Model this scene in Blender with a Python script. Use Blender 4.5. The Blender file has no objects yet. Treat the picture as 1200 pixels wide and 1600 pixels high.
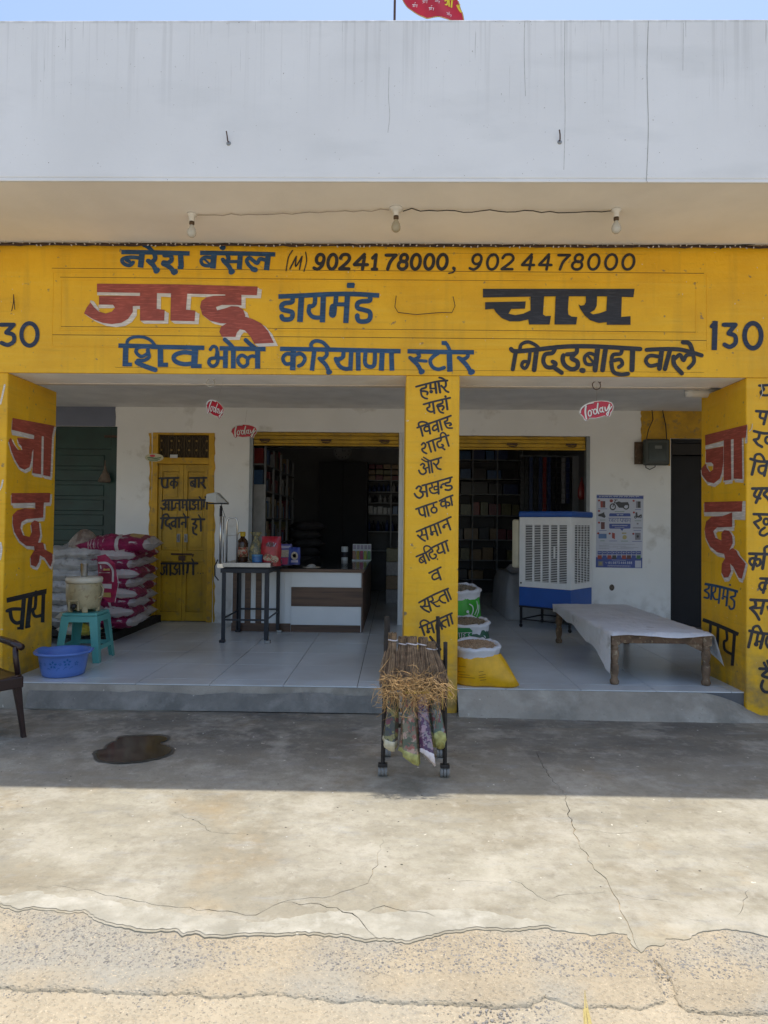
import bpy, bmesh, math, random
from math import sin, cos, pi, radians, sqrt, atan2
from mathutils import Vector, Matrix, noise
from mathutils.geometry import delaunay_2d_cdt

S = bpy.context.scene
COL = S.collection
# ------------------------------------------------------------------ camera, sky, sun, exposure
F, CY, CZ = 1050.0, -5.434, 1.5                     # focal length in px of a 1200 x 1600 frame, camera position
CR = (Matrix.Rotation(radians(.914), 4, 'Z') @ Matrix.Rotation(radians(91.159), 4, 'X') @ Matrix.Rotation(radians(.591), 4, 'Z'))
cam = bpy.data.objects.new('camera', bpy.data.cameras.new('camera'))
COL.objects.link(cam); S.camera = cam
cam.matrix_world = Matrix.Translation((0, CY, CZ)) @ CR
cam.data.sensor_fit = 'VERTICAL'; cam.data.sensor_height = 36; cam.data.lens = F/1600*36
cam.data.clip_start = .05; cam.data.clip_end = 500
W = bpy.data.worlds.new('World'); S.world = W; W.use_nodes = True
sky = W.node_tree.nodes.new('ShaderNodeTexSky'); sky.sky_type = 'NISHITA'; sky.sun_disc = False
SUN = Vector((.05, .125, 1)).normalized()            # towards the sun: high, a little behind the building
sky.sun_elevation = math.asin(SUN.z); sky.sun_rotation = atan2(SUN.x, SUN.y)
sky.air_density = 1.0; sky.dust_density = 1.6; sky.ozone_density = 1.0
W.node_tree.links.new(sky.outputs[0], W.node_tree.nodes['Background'].inputs[0])
W.node_tree.nodes['Background'].inputs[1].default_value = .15
sl = bpy.data.lights.new('sun', 'SUN'); sl.energy = 2.5; sl.angle = radians(.5); sl.color = (1, .95, .86)
so = bpy.data.objects.new('sun', sl); COL.objects.link(so)
so.rotation_euler = SUN.to_track_quat('Z', 'Y').to_euler()
S.view_settings.view_transform = 'Standard'; S.view_settings.look = 'None'
S.view_settings.gamma = 1; S.view_settings.use_curve_mapping = False
S.view_settings.exposure = 0.75
try:
    S.cycles.use_denoising = True; S.cycles.max_bounces = 8; S.cycles.diffuse_bounces = 5
except Exception: pass

# ------------------------------------------------------------------ helpers
def wp(px, py, x=None, y=None, z=None):
    """the point of the plane x=, y= or z= that shows at photo pixel (px, py)"""
    d = CR.to_3x3() @ Vector(((px-600)/F, -(py-800)/F, -1)); o = Vector((0, CY, CZ))
    if x is not None: t = (x-o.x)/d.x
    elif y is not None: t = (y-o.y)/d.y
    else: t = (z-o.z)/d.z
    return o + d*t
def wx(px, py, y): return wp(px, py, y=y).x
def wz(px, py, y): return wp(px, py, y=y).z

def node(nt, t, **kw):
    n = nt.nodes.new(t)
    for k, v in kw.items(): setattr(n, k, v)
    return n
def c4(c): return (c[0], c[1], c[2], 1)
class Mat:
    """small node-graph builder; coordinates are world position unless obj=True"""
    def __init__(s, name, rough=.6, metal=0, obj=False, spec=.5):
        s.m = bpy.data.materials.new(name); s.m.use_nodes = True; s.nt = s.m.node_tree
        s.b = s.nt.nodes['Principled BSDF']; s.b.inputs['Roughness'].default_value = rough
        s.b.inputs['Metallic'].default_value = metal; s.b.inputs['Specular IOR Level'].default_value = spec
        if obj: s.co = node(s.nt, 'ShaderNodeTexCoord').outputs['Object']
        else: s.co = node(s.nt, 'ShaderNodeNewGeometry').outputs['Position']
    def L(s, a, b): s.nt.links.new(a, b)
    def map(s, scale=(1, 1, 1), loc=(0, 0, 0)):
        n = node(s.nt, 'ShaderNodeMapping'); n.inputs['Scale'].default_value = scale; n.inputs['Location'].default_value = loc
        s.L(s.co, n.inputs[0]); return n.outputs[0]
    def noise(s, scale, detail=5, lo=.4, hi=.6, vec=None, rough=.55, off=0):
        n = node(s.nt, 'ShaderNodeTexNoise'); n.inputs['Scale'].default_value = scale; n.inputs['Detail'].default_value = detail
        n.inputs['Roughness'].default_value = rough
        if vec is None: vec = s.map(loc=(off, off*1.7, off*.6)) if off else s.co
        s.L(vec, n.inputs['Vector'])
        return s.rng(n.outputs[0], lo, hi) if lo is not None else n.outputs[0]
    def vor(s, scale, lo, hi, feature='F1', vec=None, out='Distance'):
        n = node(s.nt, 'ShaderNodeTexVoronoi', feature=feature); n.inputs['Scale'].default_value = scale
        s.L(vec or s.co, n.inputs['Vector']); return s.rng(n.outputs[out], lo, hi) if lo is not None else n.outputs[out]
    def rng(s, v, lo, hi, a=0, b=1):
        n = node(s.nt, 'ShaderNodeMapRange'); s.L(v, n.inputs[0])
        for i, q in enumerate((lo, hi, a, b)): n.inputs[i+1].default_value = q
        return n.outputs[0]
    def axis(s, i):
        n = node(s.nt, 'ShaderNodeSeparateXYZ'); s.L(s.co, n.inputs[0]); return n.outputs[i]
    def math(s, op, a, b=None):
        n = node(s.nt, 'ShaderNodeMath', operation=op)
        for i, q in enumerate((a, b)):
            if q is None: continue
            if isinstance(q, (int, float)): n.inputs[i].default_value = q
            else: s.L(q, n.inputs[i])
        return n.outputs[0]
    def mix(s, a, b, f):
        n = node(s.nt, 'ShaderNodeMix', data_type='RGBA')
        for i, q in ((6, a), (7, b)):
            if isinstance(q, tuple): n.inputs[i].default_value = c4(q)
            else: s.L(q, n.inputs[i])
        if isinstance(f, (int, float)): n.inputs[0].default_value = f
        else: s.L(f, n.inputs[0])
        return n.outputs[2]
    def color(s, c):
        if isinstance(c, tuple): s.b.inputs[0].default_value = c4(c)
        else: s.L(c, s.b.inputs[0])
        return s
    def roughness(s, r): s.L(r, s.b.inputs['Roughness']); return s
    def bump(s, h, dist=.005, st=.6):
        n = node(s.nt, 'ShaderNodeBump'); n.inputs['Distance'].default_value = dist; n.inputs['Strength'].default_value = st
        s.L(h, n.inputs['Height']); s.L(n.outputs[0], s.b.inputs['Normal']); return s
def simple(name, col, rough=.6, metal=0, var=.25, scale=6, bump=0, bscale=40, spec=.5, dirt=None):
    m = Mat(name, rough, metal, spec=spec)
    dk = tuple(c*(1-var) for c in col)
    c = m.mix(dk, col, m.noise(scale, 6, .35, .65))
    if dirt: c = m.mix(c, dirt, m.noise(scale*2.7, 8, .56, .72, off=7))
    m.color(c)
    if bump: m.bump(m.noise(bscale, 6, 0, 1), bump)
    return m.m

class MB:
    def __init__(s): s.v = []; s.f = []
    def add(s, vs, fs):
        n = len(s.v); s.v += [Vector(v) for v in vs]; s.f += [tuple(i+n for i in f) for f in fs]; return s
    def box(s, a, b, R=None, c=None):
        x0, y0, z0 = a; x1, y1, z1 = b
        vs = [Vector(p) for p in ((x0,y0,z0),(x1,y0,z0),(x1,y1,z0),(x0,y1,z0),(x0,y0,z1),(x1,y0,z1),(x1,y1,z1),(x0,y1,z1))]
        if R is not None:
            c = Vector(c) if c else Vector((0, 0, 0)); vs = [R @ (v-c) + c for v in vs]
        return s.add(vs, [(0,3,2,1),(4,5,6,7),(0,1,5,4),(1,2,6,5),(2,3,7,6),(3,0,4,7)])
    def quad(s, *p): return s.add(p, [tuple(range(len(p)))])
    def tube(s, pts, r, n=8, cap=True, closed=False):
        pts = [Vector(p) for p in pts]; rr = r if isinstance(r, (list, tuple)) else [r]*len(pts); base = len(s.v); up = None
        m = len(pts)
        for i, p in enumerate(pts):
            if closed: t = pts[(i+1) % m]-pts[i-1]
            else: t = pts[min(i+1, m-1)]-pts[max(i-1, 0)]
            t.normalize()
            if up is None: up = Vector((0, 0, 1)) if abs(t.z) < .9 else Vector((1, 0, 0))
            a = t.cross(up).normalized(); b = a.cross(t).normalized(); up = b
            for k in range(n): s.v.append(p + (a*cos(2*pi*k/n)+b*sin(2*pi*k/n))*rr[i])
        for i in range(m if closed else m-1):
            j = (i+1) % m
            for k in range(n): s.f.append((base+i*n+k, base+i*n+(k+1) % n, base+j*n+(k+1) % n, base+j*n+k))
        if cap and not closed: s.f.append(tuple(base+k for k in range(n))[::-1]); s.f.append(tuple(base+(m-1)*n+k for k in range(n)))
        return s
    def lathe(s, prof, c=(0, 0, 0), n=24, sx=1, sy=1, wob=None, cap=True):
        base = len(s.v); c = Vector(c)
        for j, (r, z) in enumerate(prof):
            for k in range(n):
                a = 2*pi*k/n; q = r*(wob(a, z) if wob else 1)
                s.v.append(c+Vector((q*cos(a)*sx, q*sin(a)*sy, z)))
        for j in range(len(prof)-1):
            for k in range(n): s.f.append((base+j*n+k, base+j*n+(k+1) % n, base+(j+1)*n+(k+1) % n, base+(j+1)*n+k))
        if cap: s.f.append(tuple(base+k for k in range(n))[::-1]); s.f.append(tuple(base+(len(prof)-1)*n+k for k in range(n)))
        return s
    def build(s, name, mat, parent=None, smooth=False, bev=0, seg=2, solid=0, local=False):
        off = Vector(parent['_w']) if parent is not None and '_w' in parent else Vector((0, 0, 0))
        me = bpy.data.meshes.new(name); me.from_pydata([tuple(v if local else v-off) for v in s.v], [], s.f); me.validate(); me.update()
        if mat: me.materials.append(mat)
        if smooth:
            me.polygons.foreach_set('use_smooth', [True]*len(me.polygons)); me.update()
        o = bpy.data.objects.new(name, me); COL.objects.link(o)
        if parent is not None: o.parent = parent; o['_w'] = tuple(off)
        if bev:
            b = o.modifiers.new('bevel', 'BEVEL'); b.width = bev; b.segments = seg; b.limit_method = 'ANGLE'; b.angle_limit = radians(40)
        if solid:
            q = o.modifiers.new('solid', 'SOLIDIFY'); q.thickness = solid; q.offset = 0
        return o
def thing(name, label, cat, loc=(0, 0, 0), group=None):
    o = bpy.data.objects.new(name, None); COL.objects.link(o); o.location = loc; o.empty_display_size = .1
    o['_w'] = tuple(loc); return tag(o, label, cat, group)
def tag(o, label, cat, group=None):
    o['label'] = label; o['category'] = cat
    if group: o['group'] = group
    return o
def kind(o, k): o['kind'] = k; return o
def dup(root, loc=None, rot=None, label=None, group=None, scale=None):
    def cp(o, p):
        c = o.copy(); COL.objects.link(c)
        if p is not None: c.parent = p
        for ch in list(kids.get(o.name, [])): cp(ch, c)
        return c
    kids = {}
    for o in COL.objects:
        if o.parent: kids.setdefault(o.parent.name, []).append(o)
    r = cp(root, None)
    if loc is not None: r.location = loc
    if rot is not None: r.rotation_euler = rot
    if scale is not None: r.scale = scale
    if label: r['label'] = label
    if group: r['group'] = group
    return r
def sph(mb, c, r, n=10, m=7, sx=1, sy=1, sz=1):
    prof = [(max(r*sin(pi*i/m), .0002), -r*cos(pi*i/m)*sz) for i in range(m+1)]
    return mb.lathe(prof, c, n, sx, sy)

# ---- flat painted shapes: strokes and outlines joined into one sheet
def smooth_line(p, k=5):
    if len(p) < 3: return p
    o = []; q = [p[0]]+list(p)+[p[-1]]
    for i in range(1, len(q)-2):
        a, b, c, d = q[i-1:i+3]
        for j in range(k):
            t = j/k; t2 = t*t; t3 = t2*t
            o.append(tuple(.5*(2*b[e]+(c[e]-a[e])*t+(2*a[e]-5*b[e]+4*c[e]-d[e])*t2+(3*b[e]-a[e]-3*c[e]+d[e])*t3) for e in (0, 1)))
    o.append(tuple(p[-1])); return o
def stroke_polys(p, w, rnd=True, smooth=True):
    p = smooth_line(p) if smooth else list(p); out = []
    q = [p[0]]
    for a in p[1:]:
        if (a[0]-q[-1][0])**2+(a[1]-q[-1][1])**2 > (w*.04)**2: q.append(a)
    for i in range(len(q)-1):
        (x0, y0), (x1, y1) = q[i], q[i+1]; l = math.hypot(x1-x0, y1-y0); nx, ny = -(y1-y0)/l*w/2, (x1-x0)/l*w/2
        out.append([(x0+nx, y0+ny), (x1+nx, y1+ny), (x1-nx, y1-ny), (x0-nx, y0-ny)])
    for i, (x, y) in enumerate(q):
        if not rnd and i in (0, len(q)-1) and len(q) > 1: continue
        out.append([(x+w/2*cos(2*pi*(k+.5)/10), y+w/2*sin(2*pi*(k+.5)/10)) for k in range(10)])
    return out
def ccw(p):
    a = sum(p[i-1][0]*p[i][1]-p[i][0]*p[i-1][1] for i in range(len(p)))
    return p if a > 0 else p[::-1]
def union(polys, minus=(), extra=()):
    vs = []; fs = []
    for p in list(polys)+list(minus):
        p = ccw(list(p)); fs.append(list(range(len(vs), len(vs)+len(p)))); vs += p
    vs += list(extra); npos = len(polys)
    r = delaunay_2d_cdt([Vector(v) for v in vs], [], fs, 0, 1e-7, True)
    ov, of, orig = r[0], r[2], r[5]
    keep = [f for f, o in zip(of, orig) if o and any(i < npos for i in o) and not any(i >= npos for i in o)]
    used = sorted({i for f in keep for i in f}); ix = {a: b for b, a in enumerate(used)}
    return [tuple(ov[i]) for i in used], [tuple(ix[i] for i in f) for f in keep]
def crop(x0, y0, sc): return lambda p: (x0+p[0]/sc, y0+p[1]/sc)
def items_to_polys(items, tr):
    """items: ('p', [pts]) an outline, or (w, [pts]) a brush stroke (negative w: square ends); tr maps crop to photo pixels"""
    out = []
    for it in items:
        if it[0] == 'p': out.append([tr(a) for a in it[1]])
        else:
            w = abs(it[0]); pts = it[1]
            if len(pts) == 1: pts = [pts[0], (pts[0][0]+w*.05, pts[0][1]+w*.05)]
            for q in stroke_polys(pts, w, it[0] > 0): out.append([tr(a) for a in q])
    return out
def paint(name, polys, mat, parent, x=None, y=None, z=None, label=None):
    """lay a sheet of paint made of photo-pixel outlines on the plane x=, y= or z="""
    vs, fs = union(polys)
    P = [wp(a, b, x=x, y=y, z=z) for a, b in vs]
    mb = MB()
    mb.v = P; mb.f = fs
    o = mb.build(name, mat, parent)
    nrm = o.data.polygons[0].normal if len(o.data.polygons) else Vector((0, -1, 0))
    want = Vector((0, CY, CZ))-P[0]
    if nrm.dot(want) < 0: o.data.flip_normals()
    if label: o['label'] = label
    return o
def local_sheet(polys, f3):
    vs, fs = union(polys); mb = MB(); mb.v = [Vector(f3(*v)) for v in vs]; mb.f = fs; return mb
def ring(cx, cy, rx, ry, n=14, a0=0, a1=2*pi): return [(cx+rx*cos(a0+(a1-a0)*k/n), cy+ry*sin(a0+(a1-a0)*k/n)) for k in range(n+1)]
DIG = {'0': [ring(.5, .5, .42, .5)], '1': [[(.15, .25), (.55, .02)], [(.58, .02), (.55, 1)], [(.25, 1), (.85, 1)]],
       '2': [[(.05, .25), (.25, .03), (.7, .02), (.92, .25), (.75, .52), (.1, .97)], [(.08, .98), (.95, .98)]],
       '3': [[(.05, .04), (.9, .04)], [(.88, .05), (.4, .4)], [(.4, .42), (.85, .52), (.9, .82), (.5, 1), (.1, .9)]],
       '4': [[(.7, 0), (.02, .68)], [(.02, .7), (1, .7)], [(.72, .15), (.66, 1)]],
       '7': [[(.02, .05), (1, .05)], [(.95, .08), (.5, .5), (.3, 1)]],
       '8': [ring(.55, .25, .33, .25), ring(.48, .73, .42, .27)],
       '9': [ring(.55, .32, .38, .32), [(.93, .32), (.8, .75), (.4, 1), (.02, .92)]]}
def digit(ch, x0, y0, x1, y1, w, sl=.12):
    it = []
    for st in DIG[ch]:
        it.append((w, [(x0+(x1-x0)*a+(.5-b)*(y1-y0)*sl, y0+(y1-y0)*b) for a, b in st]))
    return it
# ------------------------------------------------------------------ materials
def yellow_mat():
    m = Mat('yellow_wall_paint', .55)
    c = m.mix((.73, .385, .004), (.85, .475, .006), m.noise(2.2, 7, .35, .68))
    c = m.mix(c, (.62, .34, .012), m.noise(1, 8, .52, .78, vec=m.map((9, 9, .9)), off=3))
    g = m.math('MULTIPLY', m.rng(m.axis(2), .1, .9, 1, 0), m.noise(7, 8, .38, .6))
    c = m.mix(c, (.20, .15, .075), m.math('MULTIPLY', g, .75))
    c = m.mix(c, (.16, .13, .09), m.noise(16, 7, .64, .73))
    c = m.mix(c, (.80, .55, .07), m.math('MULTIPLY', m.noise(1, 9, .5, .66, vec=m.map((1.5, 1.5, 22), (2, 0, 3))), .18))
    c = m.mix(c, (.30, .17, .01), m.math('MULTIPLY', m.noise(1, 8, .58, .70, vec=m.map((2, 2, 30), (6, 0, 1))), .16))
    c = m.mix(c, (.62, .58, .48), m.noise(34, 4, .72, .74, off=4))
    m.color(c); m.bump(m.math('ADD', m.noise(26, 7, 0, 1), m.noise(4, 8, 0, 1, rough=.7)), .008, .6); return m.m
def parapet_mat():
    m = Mat('white_lime_wash', .8)
    c = m.mix((.71, .71, .705), (.79, .79, .785), m.noise(1.1, 7, .3, .7))
    c = m.mix(c, (.66, .665, .66), m.noise(.8, 6, .55, .85, vec=m.map((1.5, 1, 5))))
    top = m.rng(m.axis(2), 4.15, 4.87, 0, 1)
    st = m.noise(1, 4, .54, .64, vec=m.map((24, 0, .55)))
    st2 = m.noise(1, 3, .60, .66, vec=m.map((70, 0, .8), (3, 0, 1)))
    st3 = m.noise(1, 6, .57, .62, vec=m.map((110, 0, 3.0), (9, 0, 1)))
    s = m.math('MULTIPLY', m.math('MAXIMUM', m.math('MULTIPLY', st, .16), m.math('MULTIPLY', m.math('MULTIPLY', st2, st3), .75)), top)
    c = m.mix(c, (.20, .195, .17), s)
    edge = m.math('MULTIPLY', m.rng(m.axis(2), 4.845, 4.868, 0, 1), m.noise(14, 6, .3, .6))
    c = m.mix(c, (.25, .24, .21), m.math('MULTIPLY', edge, .6))
    c = m.mix(c, (.2, .17, .13), m.noise(60, 3, .735, .75))
    m.color(c); m.bump(m.noise(20, 8, 0, 1), .004, .5); return m.m
def white_wall_mat():
    m = Mat('white_emulsion', .7)
    c = m.mix((.78, .78, .76), (.85, .85, .83), m.noise(1.7, 7, .3, .7))
    c = m.mix(c, (.40, .37, .31), m.noise(3.1, 8, .60, .85))
    g = m.math('MULTIPLY', m.rng(m.axis(2), .2, .75, 1, 0), m.noise(9, 8, .45, .65))
    c = m.mix(c, (.34, .31, .26), m.math('MULTIPLY', g, .55))
    m.color(c); m.bump(m.noise(28, 7, 0, 1), .003, .5); return m.m
def tile_mat():
    m = Mat('grey_vitrified_tile', .28)
    rnd = node(m.nt, 'ShaderNodeObjectInfo').outputs['Random']
    c = m.mix((.62, .66, .67), (.68, .71, .715), rnd)
    c = m.mix(c, (.43, .43, .41), m.noise(1.2, 4, .4, .8))
    m.color(c); return m.m
def concrete(name, base, dark, light, sc=1.0, warm=None, grime_shade=False):
    m = Mat(name, .85)
    c = m.mix(dark, base, m.noise(.9*sc, 9, .36, .6, rough=.6))
    c = m.mix(c, light, m.noise(1.4*sc, 8, .50, .72, off=5, rough=.62))
    c = m.mix(c, tuple(q*.72 for q in base), m.math('MULTIPLY', m.noise(1, 8, .5, .68, vec=m.map((2.2, 5.5, 2), (1, 4, 0)), rough=.65), .7))
    if warm: c = m.mix(c, warm, m.math('MULTIPLY', m.noise(2.1*sc, 7, .58, .74, off=11), .6))
    if grime_shade:
        g = m.rng(m.math('ADD', m.axis(1), m.math('MULTIPLY', m.noise(1.3, 6, None, None), .9)), -1.25, -.35, 0, 1)  # darker towards the step: grime patches plus overhang shade put into the colour
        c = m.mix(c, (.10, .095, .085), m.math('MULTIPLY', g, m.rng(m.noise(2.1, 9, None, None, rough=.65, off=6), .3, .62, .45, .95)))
        c = m.mix(c, (.24, .195, .12), m.math('MULTIPLY', m.noise(1, 7, .52, .68, vec=m.map((1.2, 3.2, 1), (5, 2, 0)), rough=.65), .5))
        c = m.mix(c, (.33, .33, .31), m.math('MULTIPLY', m.noise(1, 9, .54, .66, vec=m.map((2.5, 9, 1), (2, 7, 0)), rough=.7), .5))
        v = m.noise(6, 12, .38, .66, rough=.75, off=21); c = m.mix(c, (.20, .175, .125), m.math('MULTIPLY', v, .38))
        v = m.noise(22, 9, .50, .66, rough=.7, off=41); c = m.mix(c, (.17, .15, .115), m.math('MULTIPLY', v, .32))
        v = m.noise(13, 9, .56, .70, rough=.7, off=51); c = m.mix(c, (.56, .52, .44), m.math('MULTIPLY', v, .35))
        v = m.noise(2.7, 12, .50, .64, rough=.72, off=31); c = m.mix(c, (.55, .51, .42), m.math('MULTIPLY', v, .45))
    c = m.mix(c, tuple(q*.55 for q in base), m.math('MULTIPLY', m.noise(38, 4, .62, .72), .5))
    c = m.mix(c, tuple(min(1, q*1.35) for q in light), m.noise(21, 3, .72, .745, off=2))
    m.color(c)
    h = m.math('ADD', m.math('MULTIPLY', m.noise(7, 9, 0, 1, rough=.65), 1.0), m.math('MULTIPLY', m.noise(70, 5, 0, 1), .28))
    m.bump(h, .015, .8); return m.m
YEL = yellow_mat(); PAR = parapet_mat(); WHT = white_wall_mat(); TILE = tile_mat()
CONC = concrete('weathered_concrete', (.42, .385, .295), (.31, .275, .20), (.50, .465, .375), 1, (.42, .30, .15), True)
CONC2 = concrete('grey_step_render', (.35, .31, .25), (.22, .20, .16), (.45, .41, .34), 2)
CONC3 = concrete('dark_cement_patch', (.22, .205, .18), (.145, .138, .12), (.29, .27, .24), 5)
SOF = simple('cream_distemper', (.90, .87, .82), .8, var=.10, scale=1.5, bump=.003, bscale=22, dirt=None)
LINT = simple('lintel_distemper', (.90, .88, .85), .8, var=.14, scale=3, bump=.003)
BLUEGREY = simple('slate_blue_distemper', (.18, .20, .265), .75, var=.15, scale=3)
def letter_mat(n, col, var=.3):
    m = Mat(n, .5)
    c = m.mix(tuple(q*(1-var) for q in col), col, m.noise(5, 6, .35, .6))
    c = m.mix(c, tuple(min(1, q*1.4+.02) for q in col), m.noise(1, 6, .5, .7, vec=m.map((9, 9, 90))))
    m.color(c); m.bump(m.noise(1, 5, 0, 1, vec=m.map((12, 12, 120))), .002, .5); return m.m
INK = letter_mat('black_enamel', (.017, .016, .022)); BLU = letter_mat('blue_enamel', (.012, .062, .155)); NAVY = letter_mat('navy_enamel', (.010, .022, .06))
RED = letter_mat('brick_red_enamel', (.34, .062, .036)); WPT = letter_mat('white_enamel', (.62, .56, .50), .12)
DWOOD = simple('brown_old_wood', (.115, .07, .038), .7, var=.55, scale=14, bump=.004, dirt=(.26, .2, .13))
DARK = simple('dark_void_paint', (.012, .012, .016), .7)
BLACK = simple('black_steel', (.02, .02, .026), .45, .3, var=.3)
STEEL = simple('brushed_steel', (.62, .61, .58), .28, 1, var=.12, scale=20)
GALV = simple('dull_zinc', (.35, .35, .34), .5, .8, var=.3)
CREAMPL = simple('cream_plastic', (.62, .57, .42), .45, var=.15)
WHITEPL = simple('white_plastic', (.72, .72, .70), .4, var=.08)
WIRE = simple('black_cable', (.02, .018, .016), .6)
RUST = simple('rusty_iron', (.10, .055, .035), .8, var=.5, scale=60)
YDOOR = simple('ochre_door_enamel', (.55, .33, .014), .45, var=.3, scale=4, bump=.002, bscale=25, dirt=(.30, .19, .04))
YDOOR2 = simple('bright_ochre_frame', (.64, .36, .012), .5, var=.3, scale=5, bump=.003, dirt=(.26, .18, .06))
GREEN = simple('bottle_green_enamel', (.008, .042, .032), .45, var=.4, scale=5)

# ------------------------------------------------------------------ key measures
ZF = .1935                                        # tiled veranda floor
ZB, ZT, YP, ZP = 2.723, 3.791, -1.0245, 4.870     # lintel underside, soffit, parapet face, parapet top
XL, XR, YB = -3.18, 2.820, .80                    # inner faces and depth of the side pillars
YW = wp(285, 972, z=ZF).y                         # rear wall face
XM0, XM1 = wx(632, 850, 0), wx(716.5, 850, 0)     # middle pillar
LX0 = wx(388, 850, YW); LX1 = wx(628, 850, YW); LZ = wz(510, 675, YW)      # left shutter opening
RX0 = LX1+.42; RX1 = wx(921, 850, YW); RZ = wz(820, 681, YW)
DX0 = wx(236, 850, YW); DX1 = wx(333, 850, YW); DZ = wz(285, 676, YW)      # yellow door
GX1 = wx(180, 850, YW); GX0 = GX1-1.15; GZ = wz(130, 666, YW)                # green door
KX0 = wx(1048, 850, YW); KX1 = KX0+1.0; KZ = wz(1070, 685, YW)             # dark doorway
WT = .24; YI = YW+WT

# ------------------------------------------------------------------ ground
def gpt(px, py): p = wp(px, py, z=0); return (p.x, p.y)
def rough_line(pts, step=.03, amp=.012, seed=1):
    r = random.Random(seed); out = []
    for a, b in zip(pts, pts[1:]):
        l = math.hypot(b[0]-a[0], b[1]-a[1]); n = max(1, int(l/step))
        nx, ny = -(b[1]-a[1])/max(l, 1e-6), (b[0]-a[0])/max(l, 1e-6)
        for i in range(n):
            t = i/n; q = (r.random()-.5)*2*amp if i else 0
            out.append((a[0]+(b[0]-a[0])*t+nx*q, a[1]+(b[1]-a[1])*t+ny*q))
    out.append(pts[-1]); return out
def crack_poly(pts, w, seed):
    ln = rough_line([gpt(*p) for p in pts], .035, .010, seed); r = random.Random(seed+50); L = []; R = []
    for i, (x, y) in enumerate(ln):
        a = ln[max(i-1, 0)]; b = ln[min(i+1, len(ln)-1)]; l = math.hypot(b[0]-a[0], b[1]-a[1]) or 1
        nx, ny = -(b[1]-a[1])/l, (b[0]-a[0])/l; t = i/(len(ln)-1)
        ww = w*(.35+.9*r.random())*(.15+.85*min(1, 4*t*(1-t)+.1))/2
        L.append((x+nx*ww, y+ny*ww)); R.append((x-nx*ww, y-ny*ww))
    out = []
    for i in range(len(ln)-1): out.append([L[i], L[i+1], R[i+1], R[i]])
    return out
edge_px = [(-700, 1400), (-300, 1412), (0, 1415), (30, 1424), (50, 1419), (80, 1422), (110, 1427), (130, 1424), (145, 1436), (175, 1446), (195, 1450), (230, 1456), (272, 1454), (285, 1463), (305, 1458), (320, 1465), (360, 1464), (430, 1463), (470, 1460), (520, 1463), (545, 1464), (570, 1472), (600, 1469), (640, 1474), (690, 1460), (740, 1452), (800, 1455), (850, 1449), (890, 1456), (930, 1461), (955, 1457), (980, 1460), (985, 1473), (1002, 1488), (1012, 1478), (1038, 1476), (1040, 1466), (1075, 1467), (1090, 1457), (1130, 1451), (1165, 1455), (1200, 1463), (1500, 1460), (1900, 1470)]
edge = rough_line(rough_line([gpt(*p) for p in edge_px], .07, .016, 3), .014, .005, 4)
slab_outline = [(-14, 9), (-14, edge[0][1])] + edge + [(14, edge[-1][1]), (14, 9)]
cracks = []
for i, (pts, w) in enumerate([
    ([(880, 1235), (893, 1285), (905, 1320), (925, 1350), (950, 1380), (965, 1405), (980, 1440), (1000, 1486)], .0055),
    ([(600, 1305), (590, 1345), (575, 1380), (520, 1400), (440, 1410), (400, 1430), (340, 1424), (250, 1415), (180, 1400), (100, 1385), (45, 1384)], .004),
    ([(440, 1411), (500, 1413), (550, 1428), (575, 1455), (590, 1468)], .006), ([(570, 1428), (600, 1415), (650, 1425), (680, 1433)], .005),
    ([(960, 1395), (1010, 1405), (1060, 1410)], .003), ([(850, 1405), (900, 1397), (955, 1396)], .003), ([(1170, 1390), (1160, 1420), (1150, 1432)], .003),
    ([(790, 1372), (815, 1380), (840, 1400), (870, 1412)], .003), ([(880, 1240), (850, 1200), (835, 1165)], .004),
    ([(1060, 1430), (1080, 1437), (1110, 1440)], .003), ([(268, 1268), (300, 1280), (330, 1300), (400, 1303)], .0025), ([(40, 1123), (70, 1124), (150, 1126), (300, 1124), (400, 1125), (500, 1126), (592, 1125)], .012), ([(704, 1114), (720, 1126), (760, 1131), (800, 1134), (900, 1137), (1000, 1139), (1100, 1137), (1165, 1131)], .012), ([(905, 1295), (960, 1303), (1020, 1300)], .0025), ([(790, 1380), (700, 1375)], .0025)]):
    cracks += crack_poly(pts, w, i*7+1)
r = random.Random(5)
grid = [(x*.09+r.random()*.03, y*.06+r.random()*.02) for x in range(-40, 41) for y in range(-56, 6) if y*.06 > -3.2]
grid = [g for g in grid if g[1] > -2.75]
vs, fs = union([slab_outline], cracks, grid)
def slab_z(x, y):
    h = (noise.noise(Vector((x*.9, y*.9, 0)))*.0015+noise.noise(Vector((x*3.5, y*3.5, 2)))*.0008)
    return h if abs(x) < 5 and y < .3 else 0
mb = MB(); mb.v = [Vector((x, y, slab_z(x, y))) for x, y in vs]; mb.f = [tuple(f) for f in fs]
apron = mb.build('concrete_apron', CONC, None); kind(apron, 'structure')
if apron.data.polygons[0].normal.z < 0: apron.data.flip_normals()
bm = bmesh.new(); bm.from_mesh(apron.data)
ed = [e for e in bm.edges if e.is_boundary]
ret = bmesh.ops.extrude_edge_only(bm, edges=ed)
for v in [g for g in ret['geom'] if isinstance(g, bmesh.types.BMVert)]: v.co.z -= .03
bmesh.ops.recalc_face_normals(bm, faces=bm.faces); bm.to_mesh(apron.data); bm.free()
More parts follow.
